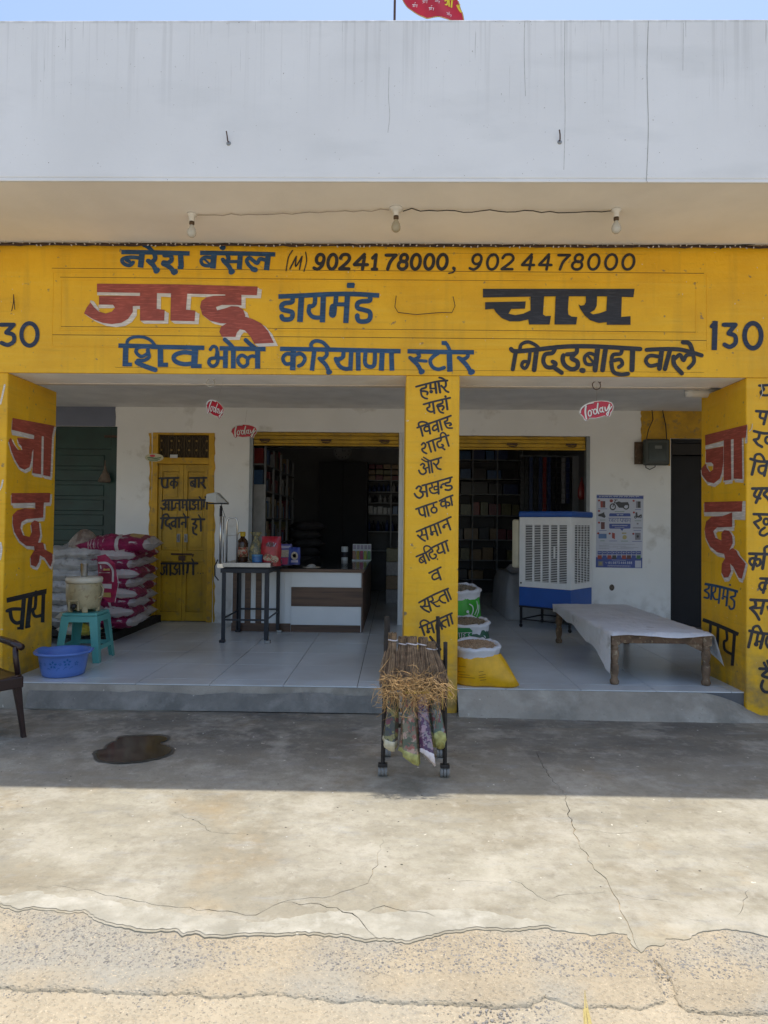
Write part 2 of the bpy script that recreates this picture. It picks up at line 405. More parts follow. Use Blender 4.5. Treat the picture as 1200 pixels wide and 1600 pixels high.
# rough under-layer with pebbles showing, a lower sandy verge, far ground
def rough_mat(name, sand, grey):
    m = Mat(name, .95)
    c = m.mix(tuple(q*.8 for q in sand), sand, m.noise(3, 8, .35, .65))
    c = m.mix(c, grey, m.noise(2.2, 8, .46, .62, off=3))
    c = m.mix(c, tuple(q*.5 for q in grey), m.math('MULTIPLY', m.noise(85, 4, .60, .66, off=8), m.noise(5, 3, .4, .6)))
    c = m.mix(c, tuple(min(1, q*1.2) for q in sand), m.noise(120, 3, .62, .68, off=1))
    m.color(c)
    h = m.math('ADD', m.noise(22, 9, 0, 1, rough=.7), m.math('MULTIPLY', m.vor(75, 0, .5), .6))
    m.bump(h, .012, .8); return m.m
ROUGH = rough_mat('rough_lean_concrete', (.47, .39, .27), (.37, .34, .275))
SAND = rough_mat('sandy_soil', (.50, .42, .295), (.42, .37, .28))
SOIL = simple('dark_crack_dirt', (.10, .08, .05), .95)
e2_px = [(-700, 1525), (0, 1539), (80, 1543), (150, 1545), (250, 1549), (330, 1555), (420, 1549), (480, 1556), (560, 1560), (620, 1563), (680, 1564), (740, 1566), (830, 1566), (850, 1552), (870, 1558), (900, 1571), (960, 1569), (1000, 1574), (1040, 1560), (1025, 1520), (1022, 1495), (1045, 1520), (1060, 1565), (1075, 1576), (1130, 1578), (1200, 1580), (1900, 1590)]
e2 = rough_line(rough_line([gpt(*p) for p in e2_px], .08, .014, 8), .016, .006, 9)
vs, fs = union([[(-14, -2.0), (-14, e2[0][1])]+e2+[(14, e2[-1][1]), (14, -2.0)]], (), [(x*.03+r.random()*.02, y*.03+r.random()*.02) for x in range(-45, 50) for y in range(-118, -72)])
mb = MB(); mb.v = [Vector((x, y, -.0042+(noise.noise(Vector((x*2, y*2, 4)))*.0018+noise.noise(Vector((x*9, y*9, 4)))*.0012 if abs(x) < 4 else 0))) for x, y in vs]; mb.f = [tuple(f) for f in fs]
rg = mb.build('rough_concrete_strip', ROUGH, None, smooth=True); kind(rg, 'structure')
if rg.data.polygons[0].normal.z < 0: rg.data.flip_normals()
bm = bmesh.new(); bm.from_mesh(rg.data)
ret = bmesh.ops.extrude_edge_only(bm, edges=[e for e in bm.edges if e.is_boundary])
for v in [g for g in ret['geom'] if isinstance(g, bmesh.types.BMVert)]: v.co.z -= .03
bmesh.ops.recalc_face_normals(bm, faces=bm.faces); bm.to_mesh(rg.data); bm.free()
mb = MB(); n = 0
xs = [-70, -30, -12, -6]+[-4+.05*i for i in range(161)]+[6, 12, 30, 70]; ys = [-70, -30, -12, -6]+[-4.2+.05*i for i in range(46)]+[0, 12]
for y in ys:
    for x in xs:
        h = -.013+(noise.noise(Vector((x*1.7, y*1.7, 9)))*.005+noise.noise(Vector((x*8, y*8, 9)))*.003 if abs(x) < 4.1 and -4.3 < y < -2 else 0)
        mb.v.append(Vector((x, y, h)))
for j in range(len(ys)-1):
    for i in range(len(xs)-1): a = j*len(xs)+i; mb.f.append((a, a+1, a+1+len(xs), a+len(xs)))
kind(mb.build('sandy_ground', SAND, None, smooth=True), 'structure')
pb = [(0, 1400), (60, 1392), (150, 1402), (250, 1418), (330, 1436), (400, 1442), (470, 1432), (560, 1422), (600, 1428), (650, 1424), (720, 1420), (790, 1430), (840, 1440), (870, 1446)]
pbl = rough_line(rough_line([gpt(*p) for p in pb], .10, .035, 31), .02, .010, 32); lo_ = [p for p in edge if pbl[0][0] <= p[0] <= pbl[-1][0]]
lo_ = [(x, y+.012) for x, y in lo_]
vs, fs = union([pbl+lo_[::-1]], cracks)
mb = MB(); mb.v = [Vector((x, y, slab_z(x, y)+.0022)) for x, y in vs]; mb.f = [tuple(f) for f in fs]
FEA = concrete('pale_feathered_render', (.44, .41, .33), (.31, .285, .22), (.53, .50, .42), 7)
o = mb.build('render_patch', FEA, None); kind(o, 'structure')
if o.data.polygons[0].normal.z < 0: o.data.flip_normals()
# pebbles set in the rough strip
PEB = [simple('grey_pebble', (.29, .27, .24), .8, var=.5, scale=50), simple('pale_pebble', (.42, .37, .29), .8, var=.4, scale=50)]
ico = bmesh.new(); bmesh.ops.create_icosphere(ico, subdivisions=1, radius=1); IV = [v.co.copy() for v in ico.verts]; IF = [tuple(v.index for v in f.verts) for f in ico.faces]; ico.free()
def pebbles(name, mt, n, seed, lo, hi, y0, y1, flat=.35):
    r = random.Random(seed); mb = MB(); k = 0
    el = sorted(edge, key=lambda p: p[0])
    while k < n:
        x = r.uniform(-2.2, 2.2); y = r.uniform(y0, y1)
        ey = min(el, key=lambda p: abs(p[0]-x))[1]
        if y > ey-.01 or noise.noise(Vector((x*2.2, y*3.4, 30+seed))) < -.12+.25*r.random(): continue
        k += 1; s = lo+(hi-lo)*r.random()**2.5; a = r.random()*6.28; ca, sa = cos(a), sin(a); qx = s*(.7+r.random()*.7); qy = s*(.55+.5*r.random())
        z0 = (-.0042+noise.noise(Vector((x*2, y*2, 4)))*.0018+noise.noise(Vector((x*9, y*9, 4)))*.0012) if y > -3.14 else -.013
        mb.add([(x+(v.x*qx*ca-v.y*qy*sa), y+(v.x*qx*sa+v.y*qy*ca), z0+v.z*s*flat) for v in IV], IF)
    return kind(mb.build(name, mt, None), 'stuff')
pebbles('gravel', PEB[0], 9000, 1, .0018, .0065, -3.40, -2.3); pebbles('gravel_pale', PEB[1], 5000, 2, .0018, .006, -3.42, -2.3)
# litter bits on the slab
mb = MB(); r = random.Random(9)
for i in range(70):
    x, y = r.uniform(-2.6, 2.8), r.uniform(-2.6, -.2); s = r.uniform(.002, .0055); a = r.random()*6
    mb.add([(x+v.x*s*1.3, y+v.y*s, slab_z(x, y)+.0015+v.z*s*.25) for v in IV], IF)
kind(mb.build('white_litter_specks', simple('chalk_white', (.65, .63, .58), .8), None), 'stuff')
mb = MB(); r = random.Random(19)
for i in range(160):
    x, y = r.uniform(-2.8, 3.0), r.uniform(-2.6, -.2); s = r.uniform(.0015, .004)
    mb.add([(x+v.x*s*1.6, y+v.y*s, slab_z(x, y)+.001+v.z*s*.4) for v in IV], IF)
kind(mb.build('dark_grit', simple('dark_grit', (.09, .08, .065), .9), None), 'stuff')

# ------------------------------------------------------------------ veranda floor
PL = .035                                         # tile edge stands this far behind the pillar fronts
mb = MB().box((-9, PL+.004, -.05), (9, YW+6.2, ZF-.008)); fl = kind(mb.build('veranda_floor', simple('grey_grout', (.13, .13, .13), .9), None), 'structure')
fl['_w'] = (0, 0, 0)
tw = .602; x0 = -3.30
tile_proto = None; r = random.Random(3)
tm = {}
ys_ = [PL]; 
yy = PL+.19
while yy < YW+5.6: ys_.append(yy); yy += tw
cnt = 0
for j in range(len(ys_)-1):
    hd = ys_[j+1]-ys_[j]
    for i in range(-1, 12):
        xa = x0+i*tw+(.0 if j else .0)
        if xa > 4.2: continue
        key = 'a' if j == 0 else 'b'
        if key not in tm:
            g = .0028
            t_ = MB().box((g, g, -.009), (tw-g, hd-g, 0)); me = t_.build('tile', TILE, fl); me.location = (xa, ys_[j], ZF); tm[key] = me; o = me
        else:
            o = tm[key].copy(); COL.objects.link(o); o.location = (xa, ys_[j], ZF+(r.random()-.5)*.0008); o.rotation_euler = ((r.random()-.5)*.0015, (r.random()-.5)*.0015, 0)
        cnt += 1
# grey cement ramps below the tile edge
def ramp(name, x0, x1, outf, mt, end=None):
    mb = MB(); n = 70; m = 7
    for i in range(n+1):
        x = x0+(x1-x0)*i/n; e = end(x) if end else 1
        for k in range(m+1):
            t = k/m; y = PL-.001-(outf(x)+noise.noise(Vector((x*5, 0, 3)))*.012)*t**1.15
            z = (ZF-.0105)*e*(1-t)**(.75)+(.003 if k == m else 0)+noise.noise(Vector((x*5, t*3, 1)))*.006*(1 if 0 < k < m else 0)
            if k == m: z = -.012
            mb.v.append(Vector((x, y, z)))
    for i in range(n):
        for k in range(m): a = i*(m+1)+k; mb.f.append((a, a+1, a+m+2, a+m+1))
    return kind(mb.build(name, mt, None, smooth=True), 'structure')
ramp('cement_ramp', -9, XM0-.002, lambda x: .085+.02*sin(x*2), CONC2)
ramp('cement_ramp', XM1+.002, XR+.22, lambda x: .15+.05*min(1, max(0, (x-XM1)/1.5)), CONC2, end=lambda x: 1 if x < XR-.35 else max(.12, 1-((x-XR+.35)/.5)**1.6))
ramp('cement_ramp', XR+.40, 9, lambda x: .1, CONC2)
# darker smeared patches at the foot of the left ramp and around it
pp = [[(42, 1094), (75, 1098), (100, 1092), (165, 1093), (190, 1097), (240, 1098), (290, 1102), (330, 1093), (365, 1091), (395, 1088), (450, 1092), (470, 1095), (520, 1091), (600, 1093), (660, 1094), (660, 1125), (500, 1122), (300, 1119), (150, 1121), (60, 1120)]]
mb = MB(); n = 60
for i in range(n+1):
    px = 42+(620-42)*i/n; x = wx(px, 1110, -.04)
    for k in range(5):
        t = k/4; w_ = .36+.16*noise.noise(Vector((x*2.2, 5, 1)))+.10*noise.noise(Vector((x*8, 5, 1))); tt_ = w_+(1.04-w_)*t; y = PL-.004-.085*tt_-.018*abs(noise.noise(Vector((x*4, 1, 1))))-.012; z = (ZF-.01)*(1-min(1, tt_))**.75*.98+.009
        mb.v.append(Vector((x, y, z)))
for i in range(n):
    for k in range(4): a = i*5+k; mb.f.append((a, a+1, a+6, a+5))
kind(mb.build('cement_patch', CONC3, None, smooth=True), 'structure')

# ------------------------------------------------------------------ the shop building
B = thing('shop_building', 'yellow-painted general store with white parapet, deep overhang and three lettered pillars', 'building', (0, 0, 0))
MB().box((-9, YP, ZT+.012), (9, YP+.11, ZP)).build('parapet', PAR, B, bev=.008)
MB().box((-9, YP+.11, ZT+.012), (9, YI+5, ZT+.16)).build('roof_slab', PAR, B)
MB().box((-9, YP+.004, ZT), (9, 0, ZT+.012)).build('soffit', SOF, B)
MB().box((-9, YP+.002, ZT-.010), (9, YP+.022, ZT+.013)).build('drip_edge', PAR, B, bev=.003)
fa = MB().box((-9, 0, ZB), (9, .02, ZT)).build('fascia', YEL, B)
MB().box((-9, .02, ZB+.0), (9, .40, ZT)).build('lintel_beam', LINT, B)
MB().box((XL, .40, ZB-.006), (XR-.10, .47, ZB+.35)).build('lintel_strip', simple('pale_pink_strip', (.66, .60, .53), .7, var=.12), B)
# soffit-side skim of the yellow paint edge drips
# panel mouldings on the fascia: two raised beads and drawn lines
def bead(x0, z0, x1, z1, w=.010, d=.003, nm='moulding'):
    mb = MB()
    mb.box((x0, -d, z0), (x1, .001, z0+w)); mb.box((x0, -d, z1-w), (x1, .001, z1)); mb.box((x0, -d, z0+w), (x0+w, .001, z1-w)); mb.box((x1-w, -d, z0+w), (x1, .001, z1-w))
    return mb.build(nm, YEL, B, bev=.001)
def fx(px, py=480): return wx(px, py, 0)
def fz(px, py): return wz(px, py, 0)
bead(fx(81), fz(600, 545), fx(1106), fz(600, 426)); bead(fx(94), fz(600, 519), fx(1089), fz(600, 438))
GRO = simple('groove_shade_brown', (.20, .11, .015), .8, var=.5, scale=9)  # dark lines painted in for the shade of the panel grooves
mb = MB()
for (px0, px1, py0, py1) in ((40, 1160, 421.5, 426), (95, 1105, 429.5, 432), (100, 1160, 558+14, 571), (60, 500, 400, 397), (150, 1090, 445, 447.5)):
    pass
for (a, b, w) in (((81, 419), (1100, 427), .9), ((94, 433), (1090, 441), .8), ((94, 510), (1090, 519), .8), ((81, 523), (1106, 532), 1.0), ((180, 574), (1100, 582), .5), ((660, 395.5), (1010, 397), .35)):
    paint('groove_shade_line', [q for q in stroke_polys([a, ((a[0]*2+b[0])/3, (a[1]*2+b[1])/3), ((a[0]+b[0]*2)/3, (a[1]+b[1]*2)/3), b], w, False)], GRO, B, y=-.0008 if w > .6 else -.0006)
for nm, pts, w in (('stain', [(608, 105), (607, 150), (609, 180), (606, 207)], .9), ('stain', [(882.5, 33), (882, 120), (883, 180), (881, 265)], 1.0), ('crack', [(1013, 33), (1011, 110), (1013, 200), (1010, 283)], 1.5), ('stain', [(1068, 36), (1067, 110)], .8), ('stain', [(820, 33), (819, 80), (821, 150)], 1.0)):
    paint('rain_'+nm, stroke_polys(pts, w*.75, True), simple('rain_dirt_'+nm, (.50, .495, .47) if nm == 'stain' else (.40, .395, .37), .9, var=.35, scale=30), B, y=YP-.0006)
# pillars
def pillar(nm, x0, x1, y1=YB): return MB().box((x0, 0, -.02), (x1, y1, ZB)).build(nm, YEL, B, bev=.012)
pillar('pillar', XL-.46, XL); pillar('pillar', XM0, XM1); pillar('pillar', XR, XR+.46)
GL = -3.9  # keep the far bays closed off by pillars outside the picture
MB().box((XL-.46-3.6, 0, -.02), (XL-.46-3.2, YB, ZB)).build('pillar', YEL, B); MB().box((XR+.46+3.0, 0, -.02), (XR+.46+3.4, YB, ZB)).build('pillar', YEL, B)
# veranda ceiling and rear wall
CZL = 3.05
MB().box((-9, .47, CZL), (9, YI+5, CZL+.05)).build('veranda_ceiling', LINT, B)
W_ = MB(); H = CZL
def wall(x0, x1, z0, z1): W_.box((x0, YW, z0), (x1, YI, z1))
wall(-9, GX0, 0, H); wall(GX0, GX1, GZ, H); wall(GX1, DX0, 0, H); wall(DX0, DX1, DZ, H); wall(DX1, LX0, 0, H); wall(LX0, LX1, LZ, H); wall(LX1, RX0, 0, H)
wall(RX0, RX1, RZ, H); wall(RX1, KX0, 0, H); wall(KX0, KX1, KZ, H); wall(KX1, 9, 0, H)
W_.build('rear_wall', WHT, B)
MB().box((-9, YW, ZF), (-8.9, YI+5, H)).build('end_wall', WHT, B); MB().box((8.9, .5, ZF), (9, YI+5, H)).build('end_wall', WHT, B)
ragged = lambda pts, sd, amp=1.2: (lambda rr: [(x+rr.uniform(-amp, amp), y+rr.uniform(-amp, amp)) for x, y in pts])(random.Random(sd))
paint('colour_band', [[(40, 580)]+ragged([(180.5, 580+i*6) for i in range(15)], 4, .8)+[(180, 666.3), (40, 665)]], BLUEGREY, B, y=YW-.003)
paint('colour_band', [ragged([(1001.5, 585+i*5) for i in range(27)], 6, .9)+[(1008, 722), (1047, 728), (1047.5, 685), (1120, 686), (1120, 585)]], YDOOR2, B, y=YW-.003)
# room behind
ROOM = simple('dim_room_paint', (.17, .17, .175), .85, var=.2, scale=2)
YE = YI+4.4
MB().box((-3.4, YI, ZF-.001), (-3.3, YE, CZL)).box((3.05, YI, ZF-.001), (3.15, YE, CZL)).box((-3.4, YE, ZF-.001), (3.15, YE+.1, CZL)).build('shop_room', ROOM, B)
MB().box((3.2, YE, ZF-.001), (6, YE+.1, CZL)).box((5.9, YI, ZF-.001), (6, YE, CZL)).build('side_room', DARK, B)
# shutter jambs (steel guide channels) and rolled up shutters
GUIDE = simple('grey_guide_channel', (.27, .29, .30), .5, .3, var=.2)
for (a, b, zz) in ((LX0, LX1, LZ), (RX0, RX1, RZ)):
    MB().box((a+.002, YW-.02, ZF), (a+.05, YW+.06, zz-.002)).build('guide_channel', GUIDE, B, bev=.004)
    MB().box((b-.05, YW-.02, ZF), (b-.002, YW+.06, zz-.002)).build('guide_channel', GUIDE if b == RX1 else WHITEPL, B, bev=.004)
    sh = MB().box((a+.052, YW+.03, zz-.045), (b-.052, YW+.12, zz-.003)).build('rolling_shutter', YDOOR, B, bev=.01)
    sh['_w'] = (0, 0, 0)
    for k in range(2): MB().box((a+.052, YW+.012-.004*k, zz-.10-.055*k), (b-.052, YW+.05, zz-.049-.055*k)).build('slat', YDOOR, sh, bev=.008)
    MB().box((a+.052, YW-.004, zz-.185), (b-.052, YW+.055, zz-.160)).build('bottom_rail', YDOOR, sh, bev=.005)
    for q in (.10, .5, .88):
        xx = a+(b-a)*q; MB().box((xx-.07, YW-.022, zz-.125), (xx+.07, YW-.006, zz-.10)).tube([(xx-.05, YW-.03, zz-.14), (xx+.02, YW-.035, zz-.15), (xx+.06, YW-.03, zz-.135)], .008, 6).build('shutter_lock' if q != .5 else 'shutter_handle', RUST, sh, bev=.002)
# yellow double door with iron grille above
zt = wz(285, 715, YW); zl = wz(285, 725, YW); fw = .075
D = MB().box((DX0+.002, YW-.012, ZF), (DX0+fw, YW+.09, DZ-.002)).box((DX1-fw, YW-.012, ZF), (DX1-.002, YW+.09, DZ-.002)).box((DX0+fw, YW-.010, zl), (DX1-fw, YW+.09, zt)).box((DX0+fw, YW-.010, DZ-.03), (DX1-fw, YW+.09, DZ-.003)).build('door', YDOOR2, B, bev=.004); D['_w'] = (0, 0, 0)
xm = (DX0+DX1)/2
for (a, b) in ((DX0+fw+.002, xm-.002), (xm+.002, DX1-fw-.002)):
    mb = MB(); y0 = YW+.022; st = .052; zs = [ZF+.012, ZF+.14, ZF+.80, ZF+.93, ZF+1.50, ZF+1.60, zl-.30+.0, zl-.004]
    mb.box((a, y0, ZF+.012), (a+st, y0+.035, zl-.004)); mb.box((b-st, y0, ZF+.012), (b, y0+.035, zl-.004))
    rails = [(ZF+.012, ZF+.13), (ZF+.80, ZF+.95), (ZF+1.52, ZF+1.62), (zl-.10, zl-.004)]
    for z0, z1 in rails: mb.box((a+st, y0+.001, z0), (b-st, y0+.034, z1))
    mb.build('door_leaf', YDOOR, D, bev=.003)
    for (z0, z1) in ((rails[0][1], rails[1][0]), (rails[1][1], rails[2][0]), (rails[2][1], rails[3][0])):
        MB().box((a+st+.002, y0+.018, z0+.002), (b-st-.002, y0+.030, z1-.002)).box((a+st+.03, y0+.009, z0+.04), (b-st-.03, y0+.019, z1-.04)).build('door_panel', YDOOR, D, bev=.004)
zc = wz(285, 866, YW)
MB().box((xm-.15, YW+.004, zc-.012), (xm+.13, YW+.016, zc+.012)).tube([(xm-.12, YW-.002, zc), (xm+.16, YW-.002, zc-.004)], .008, 6).tube([(xm+.15, YW-.002, zc), (xm+.15, YW-.02, zc-.03)], .007, 6).box((xm-.04, YW-.012, zc-.085), (xm+.045, YW+.010, zc-.02)).build('door_bolt', RUST, D, bev=.003)
for xx in (xm-.055, xm+.045): MB().box((xx-.022, YW+.012, zc+.16), (xx+.022, YW+.020, zc+.27)).tube([(xx, YW+.005, zc+.25), (xx, YW-.012, zc+.22), (xx, YW+.005, zc+.18)], .006, 6).build('door_handle', GALV, D)
MB().box((DX0+fw, YW+.05, zt), (DX1-fw, YW+.06, DZ-.031)).build('grille_mesh', simple('grille_backing', (.06, .042, .022), .8, var=.5, scale=80), D)
mb = MB(); gz0, gz1 = zt+.002, DZ-.033
for i in range(7):
    xx = DX0+fw+.02+(DX1-DX0-2*fw-.04)*i/6; mb.box((xx-.004, YW+.022, gz0), (xx+.004, YW+.030, gz1))
    if i < 6:
        for s in (-1, 1):
            xc = xx+(DX1-DX0-2*fw-.04)/12; mb.tube([(xc, YW+.026, gz0), (xc+s*.03, YW+.026, gz0+.09), (xc+s*.008, YW+.026, (gz0+gz1)/2+.02), (xc+s*.035, YW+.026, gz1-.04), (xc, YW+.026, gz1)], .0035, 5)
mb.build('grille_bar', simple('grille_iron', (.16, .11, .05), .6, .3, var=.4), D)
for i in range(6):
    for k in (0, 1):
        xc = DX0+fw+.045+(DX1-DX0-2*fw-.09)*i/5+(.01 if i % 2 else -.01); zc2 = gz1-.075 if k == 0 else gz0+.10
        MB().lathe([(.001, -.006), (.013, -.006), (.015, 0), (.001, .006)], (0, 0, 0), 10).build('grille_rosette', simple('ochre_rosette', (.30, .19, .05), .5) if i+k == 0 else bpy.data.materials['ochre_rosette'], D)
        o = COL.objects[-1]; o.rotation_euler = (pi/2, 0, 0); o.location = (xc, YW+.016, zc2)
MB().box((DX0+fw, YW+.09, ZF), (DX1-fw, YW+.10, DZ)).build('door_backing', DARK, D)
# ragged whitewash edge beside the door frame, yellow on the wall
paint('colour_band', [ragged([(332.5, 676+i*8) for i in range(38)], 12, .3)+ragged([(335.5, 676+(37-i)*8) for i in range(38)], 13, 1.3)], YDOOR2, B, y=YW-.003)
paint('colour_band', [ragged([(237, 676+i*8) for i in range(38)], 14, .3)+ragged([(233, 676+(37-i)*8) for i in range(38)], 15, 1.2)], YDOOR2, B, y=YW-.0032)
# green door
G = MB().box((GX0, YW+.03, ZF), (GX0+.08, YW+.12, GZ-.002)).box((GX1-.09, YW+.03, ZF), (GX1-.002, YW+.12, GZ-.002)).box((GX0+.08, YW+.032, GZ-.30), (GX1-.09, YW+.12, GZ-.002)).build('green_door', GREEN, B, bev=.004); G['_w'] = (0, 0, 0)
MB().box((GX0+.081, YW+.06, ZF+.01), (GX1-.091, YW+.09, GZ-.302)).build('door_leaf', GREEN, G)
z = GZ-.36
while z > ZF+.3:
    MB().box((GX0+.18, YW+.046, z-.17), (GX1-.19, YW+.062, z-.02)).build('door_panel', GREEN, G, bev=.008); z -= .20
MB().box((GX1-.18, YW+.01, wz(170, 682, YW)-.012), (GX1+.10, YW+.03, wz(170, 682, YW)+.018)).build('door_latch', RUST, G, bev=.003)
# dark doorway right
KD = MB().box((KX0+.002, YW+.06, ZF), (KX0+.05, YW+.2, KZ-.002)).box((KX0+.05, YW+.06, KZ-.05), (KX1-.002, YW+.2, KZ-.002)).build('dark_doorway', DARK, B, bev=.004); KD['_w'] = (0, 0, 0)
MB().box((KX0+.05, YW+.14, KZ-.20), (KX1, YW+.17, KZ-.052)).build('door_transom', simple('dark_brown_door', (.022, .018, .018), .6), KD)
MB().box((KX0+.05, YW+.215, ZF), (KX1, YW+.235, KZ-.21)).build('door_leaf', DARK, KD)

# ------------------------------------------------------------------ painted words on the fascia
def word(nm, items, tr, mt, y=-.005, parent=None, **kw): return paint(nm, items_to_polys(items, tr), mt, parent or B, y=y, **kw)
C1 = crop(180, 375, 4)
word('lettering', [(-28, [(38, 75), (200, 77), (330, 80), (465, 84)]),
    (24, [(155, 112), (110, 108), (62, 112), (42, 128), (60, 152), (92, 158), (112, 140)]), (22, [(70, 125), (90, 135)]), (-36, [(168, 80), (158, 172)]),
    (28, [(245, 90), (250, 115), (228, 138), (205, 130)]), (30, [(215, 138), (240, 160), (256, 196)]), (36, [(256, 193), (262, 188)]), (26, [(178, 30), (210, 48), (238, 78)]),
    (28, [(308, 95), (345, 98), (352, 125), (330, 142), (302, 140)]), (30, [(300, 148), (325, 160), (350, 178), (368, 205)]), (36, [(365, 200), (375, 198)]), (-34, [(408, 85), (412, 172)]), (-18, [(390, 172), (425, 172)])], C1, BLU)
word('lettering', [(-28, [(530, 80), (770, 84), (1000, 90)]), (34, [(668, 46), (674, 47)]),
    (22, [(605, 112), (560, 108), (537, 128), (550, 155), (590, 160), (606, 140)]), (14, [(558, 120), (592, 152)]), (-36, [(618, 85), (610, 178)]),
    (26, [(700, 92), (708, 118), (690, 136), (672, 122)]), (28, [(678, 132), (708, 162), (728, 198)]), (34, [(724, 200), (732, 196)]), (20, [(700, 136), (770, 134)]), (-32, [(782, 90), (775, 182)]),
    (24, [(945, 128), (905, 118), (888, 145), (862, 128), (838, 112), (822, 130), (838, 160), (872, 188)]), (32, [(860, 182), (875, 186)]), (-34, [(957, 90), (945, 188)])], C1, BLU)
C2 = crop(440, 380, 4); C3 = crop(720, 380, 4)
it = [(7, [(68, 45), (42, 90), (28, 172)]), (9, [(52, 160), (92, 82)]), (9, [(92, 82), (88, 145), (128, 82)]), (9, [(128, 82), (112, 162)]), (7, [(150, 55), (156, 110), (140, 175)])]
it2 = []
for ch, a, b in (('9', 205, 268), ('0', 285, 350), ('2', 362, 428), ('4', 455, 538), ('1', 560, 606), ('7', 648, 712), ('8', 728, 792), ('0', 806, 872), ('0', 890, 956), ('0', 970, 1040)): it2 += digit(ch, a, 70, b, 162, 21, .10)
it2 += [(20, [(1075, 155), (1078, 162)]), (9, [(1085, 155), (1075, 180), (1045, 188)])]
for ch, a, b in (('9', 60, 132), ('0', 160, 238), ('2', 255, 332), ('4', 385, 460), ('4', 492, 568), ('7', 604, 676), ('8', 695, 768), ('0', 792, 872), ('0', 898, 982), ('0', 1006, 1090)): it2 += [(w, [(x+1120, y) for x, y in p]) for w, p in digit(ch, a, 70, b, 164, 17, .13)]
word('lettering', it, C2, INK); word('lettering', it2, C2, INK)
# the big red word with its white shade
C4 = crop(120, 425, 3.75)
big = [[(118, 68), (600, 72), (1060, 85), (1055, 136), (600, 126), (118, 118)],
    [(130, 140), (375, 140), (375, 198), (328, 200), (328, 235), (300, 275), (260, 298), (205, 305), (150, 298), (92, 275), (42, 242), (58, 208), (80, 178), (100, 205), (130, 232), (170, 243), (205, 232), (224, 210), (212, 192), (130, 190)],
    [(370, 110), (470, 115), (468, 215), (515, 222), (512, 285), (370, 285)], [(552, 110), (648, 115), (640, 220), (695, 226), (690, 288), (548, 285)],
    [(870, 125), (965, 128), (965, 196), (940, 193), (850, 193), (815, 205), (822, 225), (872, 212), (905, 200), (945, 202), (975, 220), (988, 255), (975, 280), (900, 302), (840, 300), (780, 285), (735, 250), (722, 205), (730, 170), (760, 148), (800, 140), (870, 138)],
    [(900, 290), (975, 258), (1030, 275), (1080, 300), (1120, 345), (1155, 415), (1040, 420), (1015, 375), (985, 342), (955, 335), (938, 355), (930, 380), (850, 380), (835, 350), (845, 320), (880, 300)]]
white = []
for dx, dy in ((24, 18), (16, 14), (8, 8)): white += [[(x+dx, y+dy) for x, y in p] for p in big]
white += [[(120, 114), (372, 118), (372, 140), (120, 136)], [(125, 192), (212, 192), (212, 212), (130, 212)], [(80, 165), (100, 172), (135, 222), (110, 226), (78, 182)], [(470, 120), (552, 124), (552, 148), (492, 144), (488, 218), (470, 218)], [(648, 122), (870, 132), (870, 144), (668, 144), (662, 222), (642, 222)]]
paint('lettering_shade', [[C4(a) for a in p] for p in white], WPT, B, y=-.0045)
paint('lettering', [[C4(a) for a in p] for p in big], RED, B, y=-.0065)
C5 = crop(425, 430, 6)
word('lettering', [(-44, [(60, 200), (300, 190), (540, 178), (760, 176), (1005, 190)]), ('p', [(706, 70), (770, 70), (778, 85), (770, 120), (705, 120), (700, 100)]),
    (44, [(192, 200), (188, 250), (120, 262), (90, 285), (98, 322), (150, 335), (190, 350), (188, 395), (160, 415), (105, 412), (90, 385)]), (-54, [(276, 195), (262, 438)]),
    (40, [(405, 195), (400, 265), (375, 290), (350, 290)]), (40, [(350, 300), (345, 345), (378, 388), (430, 398), (470, 392)]), (-50, [(482, 190), (472, 442)]),
    (-44, [(602, 185), (595, 280)]), (70, [(575, 300), (568, 365)]), (-38, [(590, 272), (700, 274)]), (-50, [(708, 180), (692, 448)]),
    (44, [(918, 195), (915, 238), (840, 246), (802, 265), (804, 308), (860, 325), (915, 345), (920, 400), (890, 430), (822, 432), (800, 400), (800, 378)])], C5, BLU)
C6 = crop(740, 435, 4.4444)
paint('lettering', [[C6(a) for a in p] for p in (
    [(65, 72), (1118, 72), (1110, 130), (900, 124), (560, 124), (65, 132)],
    [(80, 165), (362, 160), (357, 210), (262, 212), (242, 245), (290, 255), (345, 245), (395, 222), (395, 118), (490, 118), (482, 250), (500, 262), (538, 260), (528, 320), (385, 320), (380, 285), (320, 298), (250, 298), (195, 275), (155, 235), (140, 210), (80, 216)],
    [(570, 118), (662, 118), (655, 215), (658, 250), (680, 265), (720, 268), (712, 320), (562, 320)],
    [(780, 118), (858, 118), (855, 190), (840, 220), (808, 238), (830, 250), (880, 240), (922, 225), (928, 118), (1030, 118), (1025, 268), (1090, 262), (1090, 322), (925, 322), (925, 303), (870, 310), (810, 290), (770, 255), (740, 210), (728, 180), (745, 190), (768, 185), (780, 165)])], INK, B, y=-.0065)
C7 = crop(175, 520, 4)
word('lettering', [(-28, [(40, 80), (220, 84), (290, 88)]), (20, [(92, 82), (100, 45), (140, 26), (200, 28), (245, 50), (272, 85)]), (-34, [(86, 85), (82, 210)]), (-24, [(68, 198), (125, 198)]),
    (22, [(215, 88), (165, 92), (150, 120), (182, 148), (222, 128), (225, 100)]), (22, [(222, 110), (232, 150), (200, 172), (160, 172)]), (30, [(155, 185), (195, 205), (270, 232)]), (-28, [(245, 88), (400, 90), (577, 94)]), (-34, [(302, 95), (303, 212)]), (-26, [(287, 200), (350, 200)]),
    (28, [(505, 128), (450, 122), (400, 135), (385, 158), (402, 182), (450, 196), (505, 192)]), (-40, [(520, 95), (512, 218)]), (-26, [(494, 208), (560, 208)])], C7, BLU)
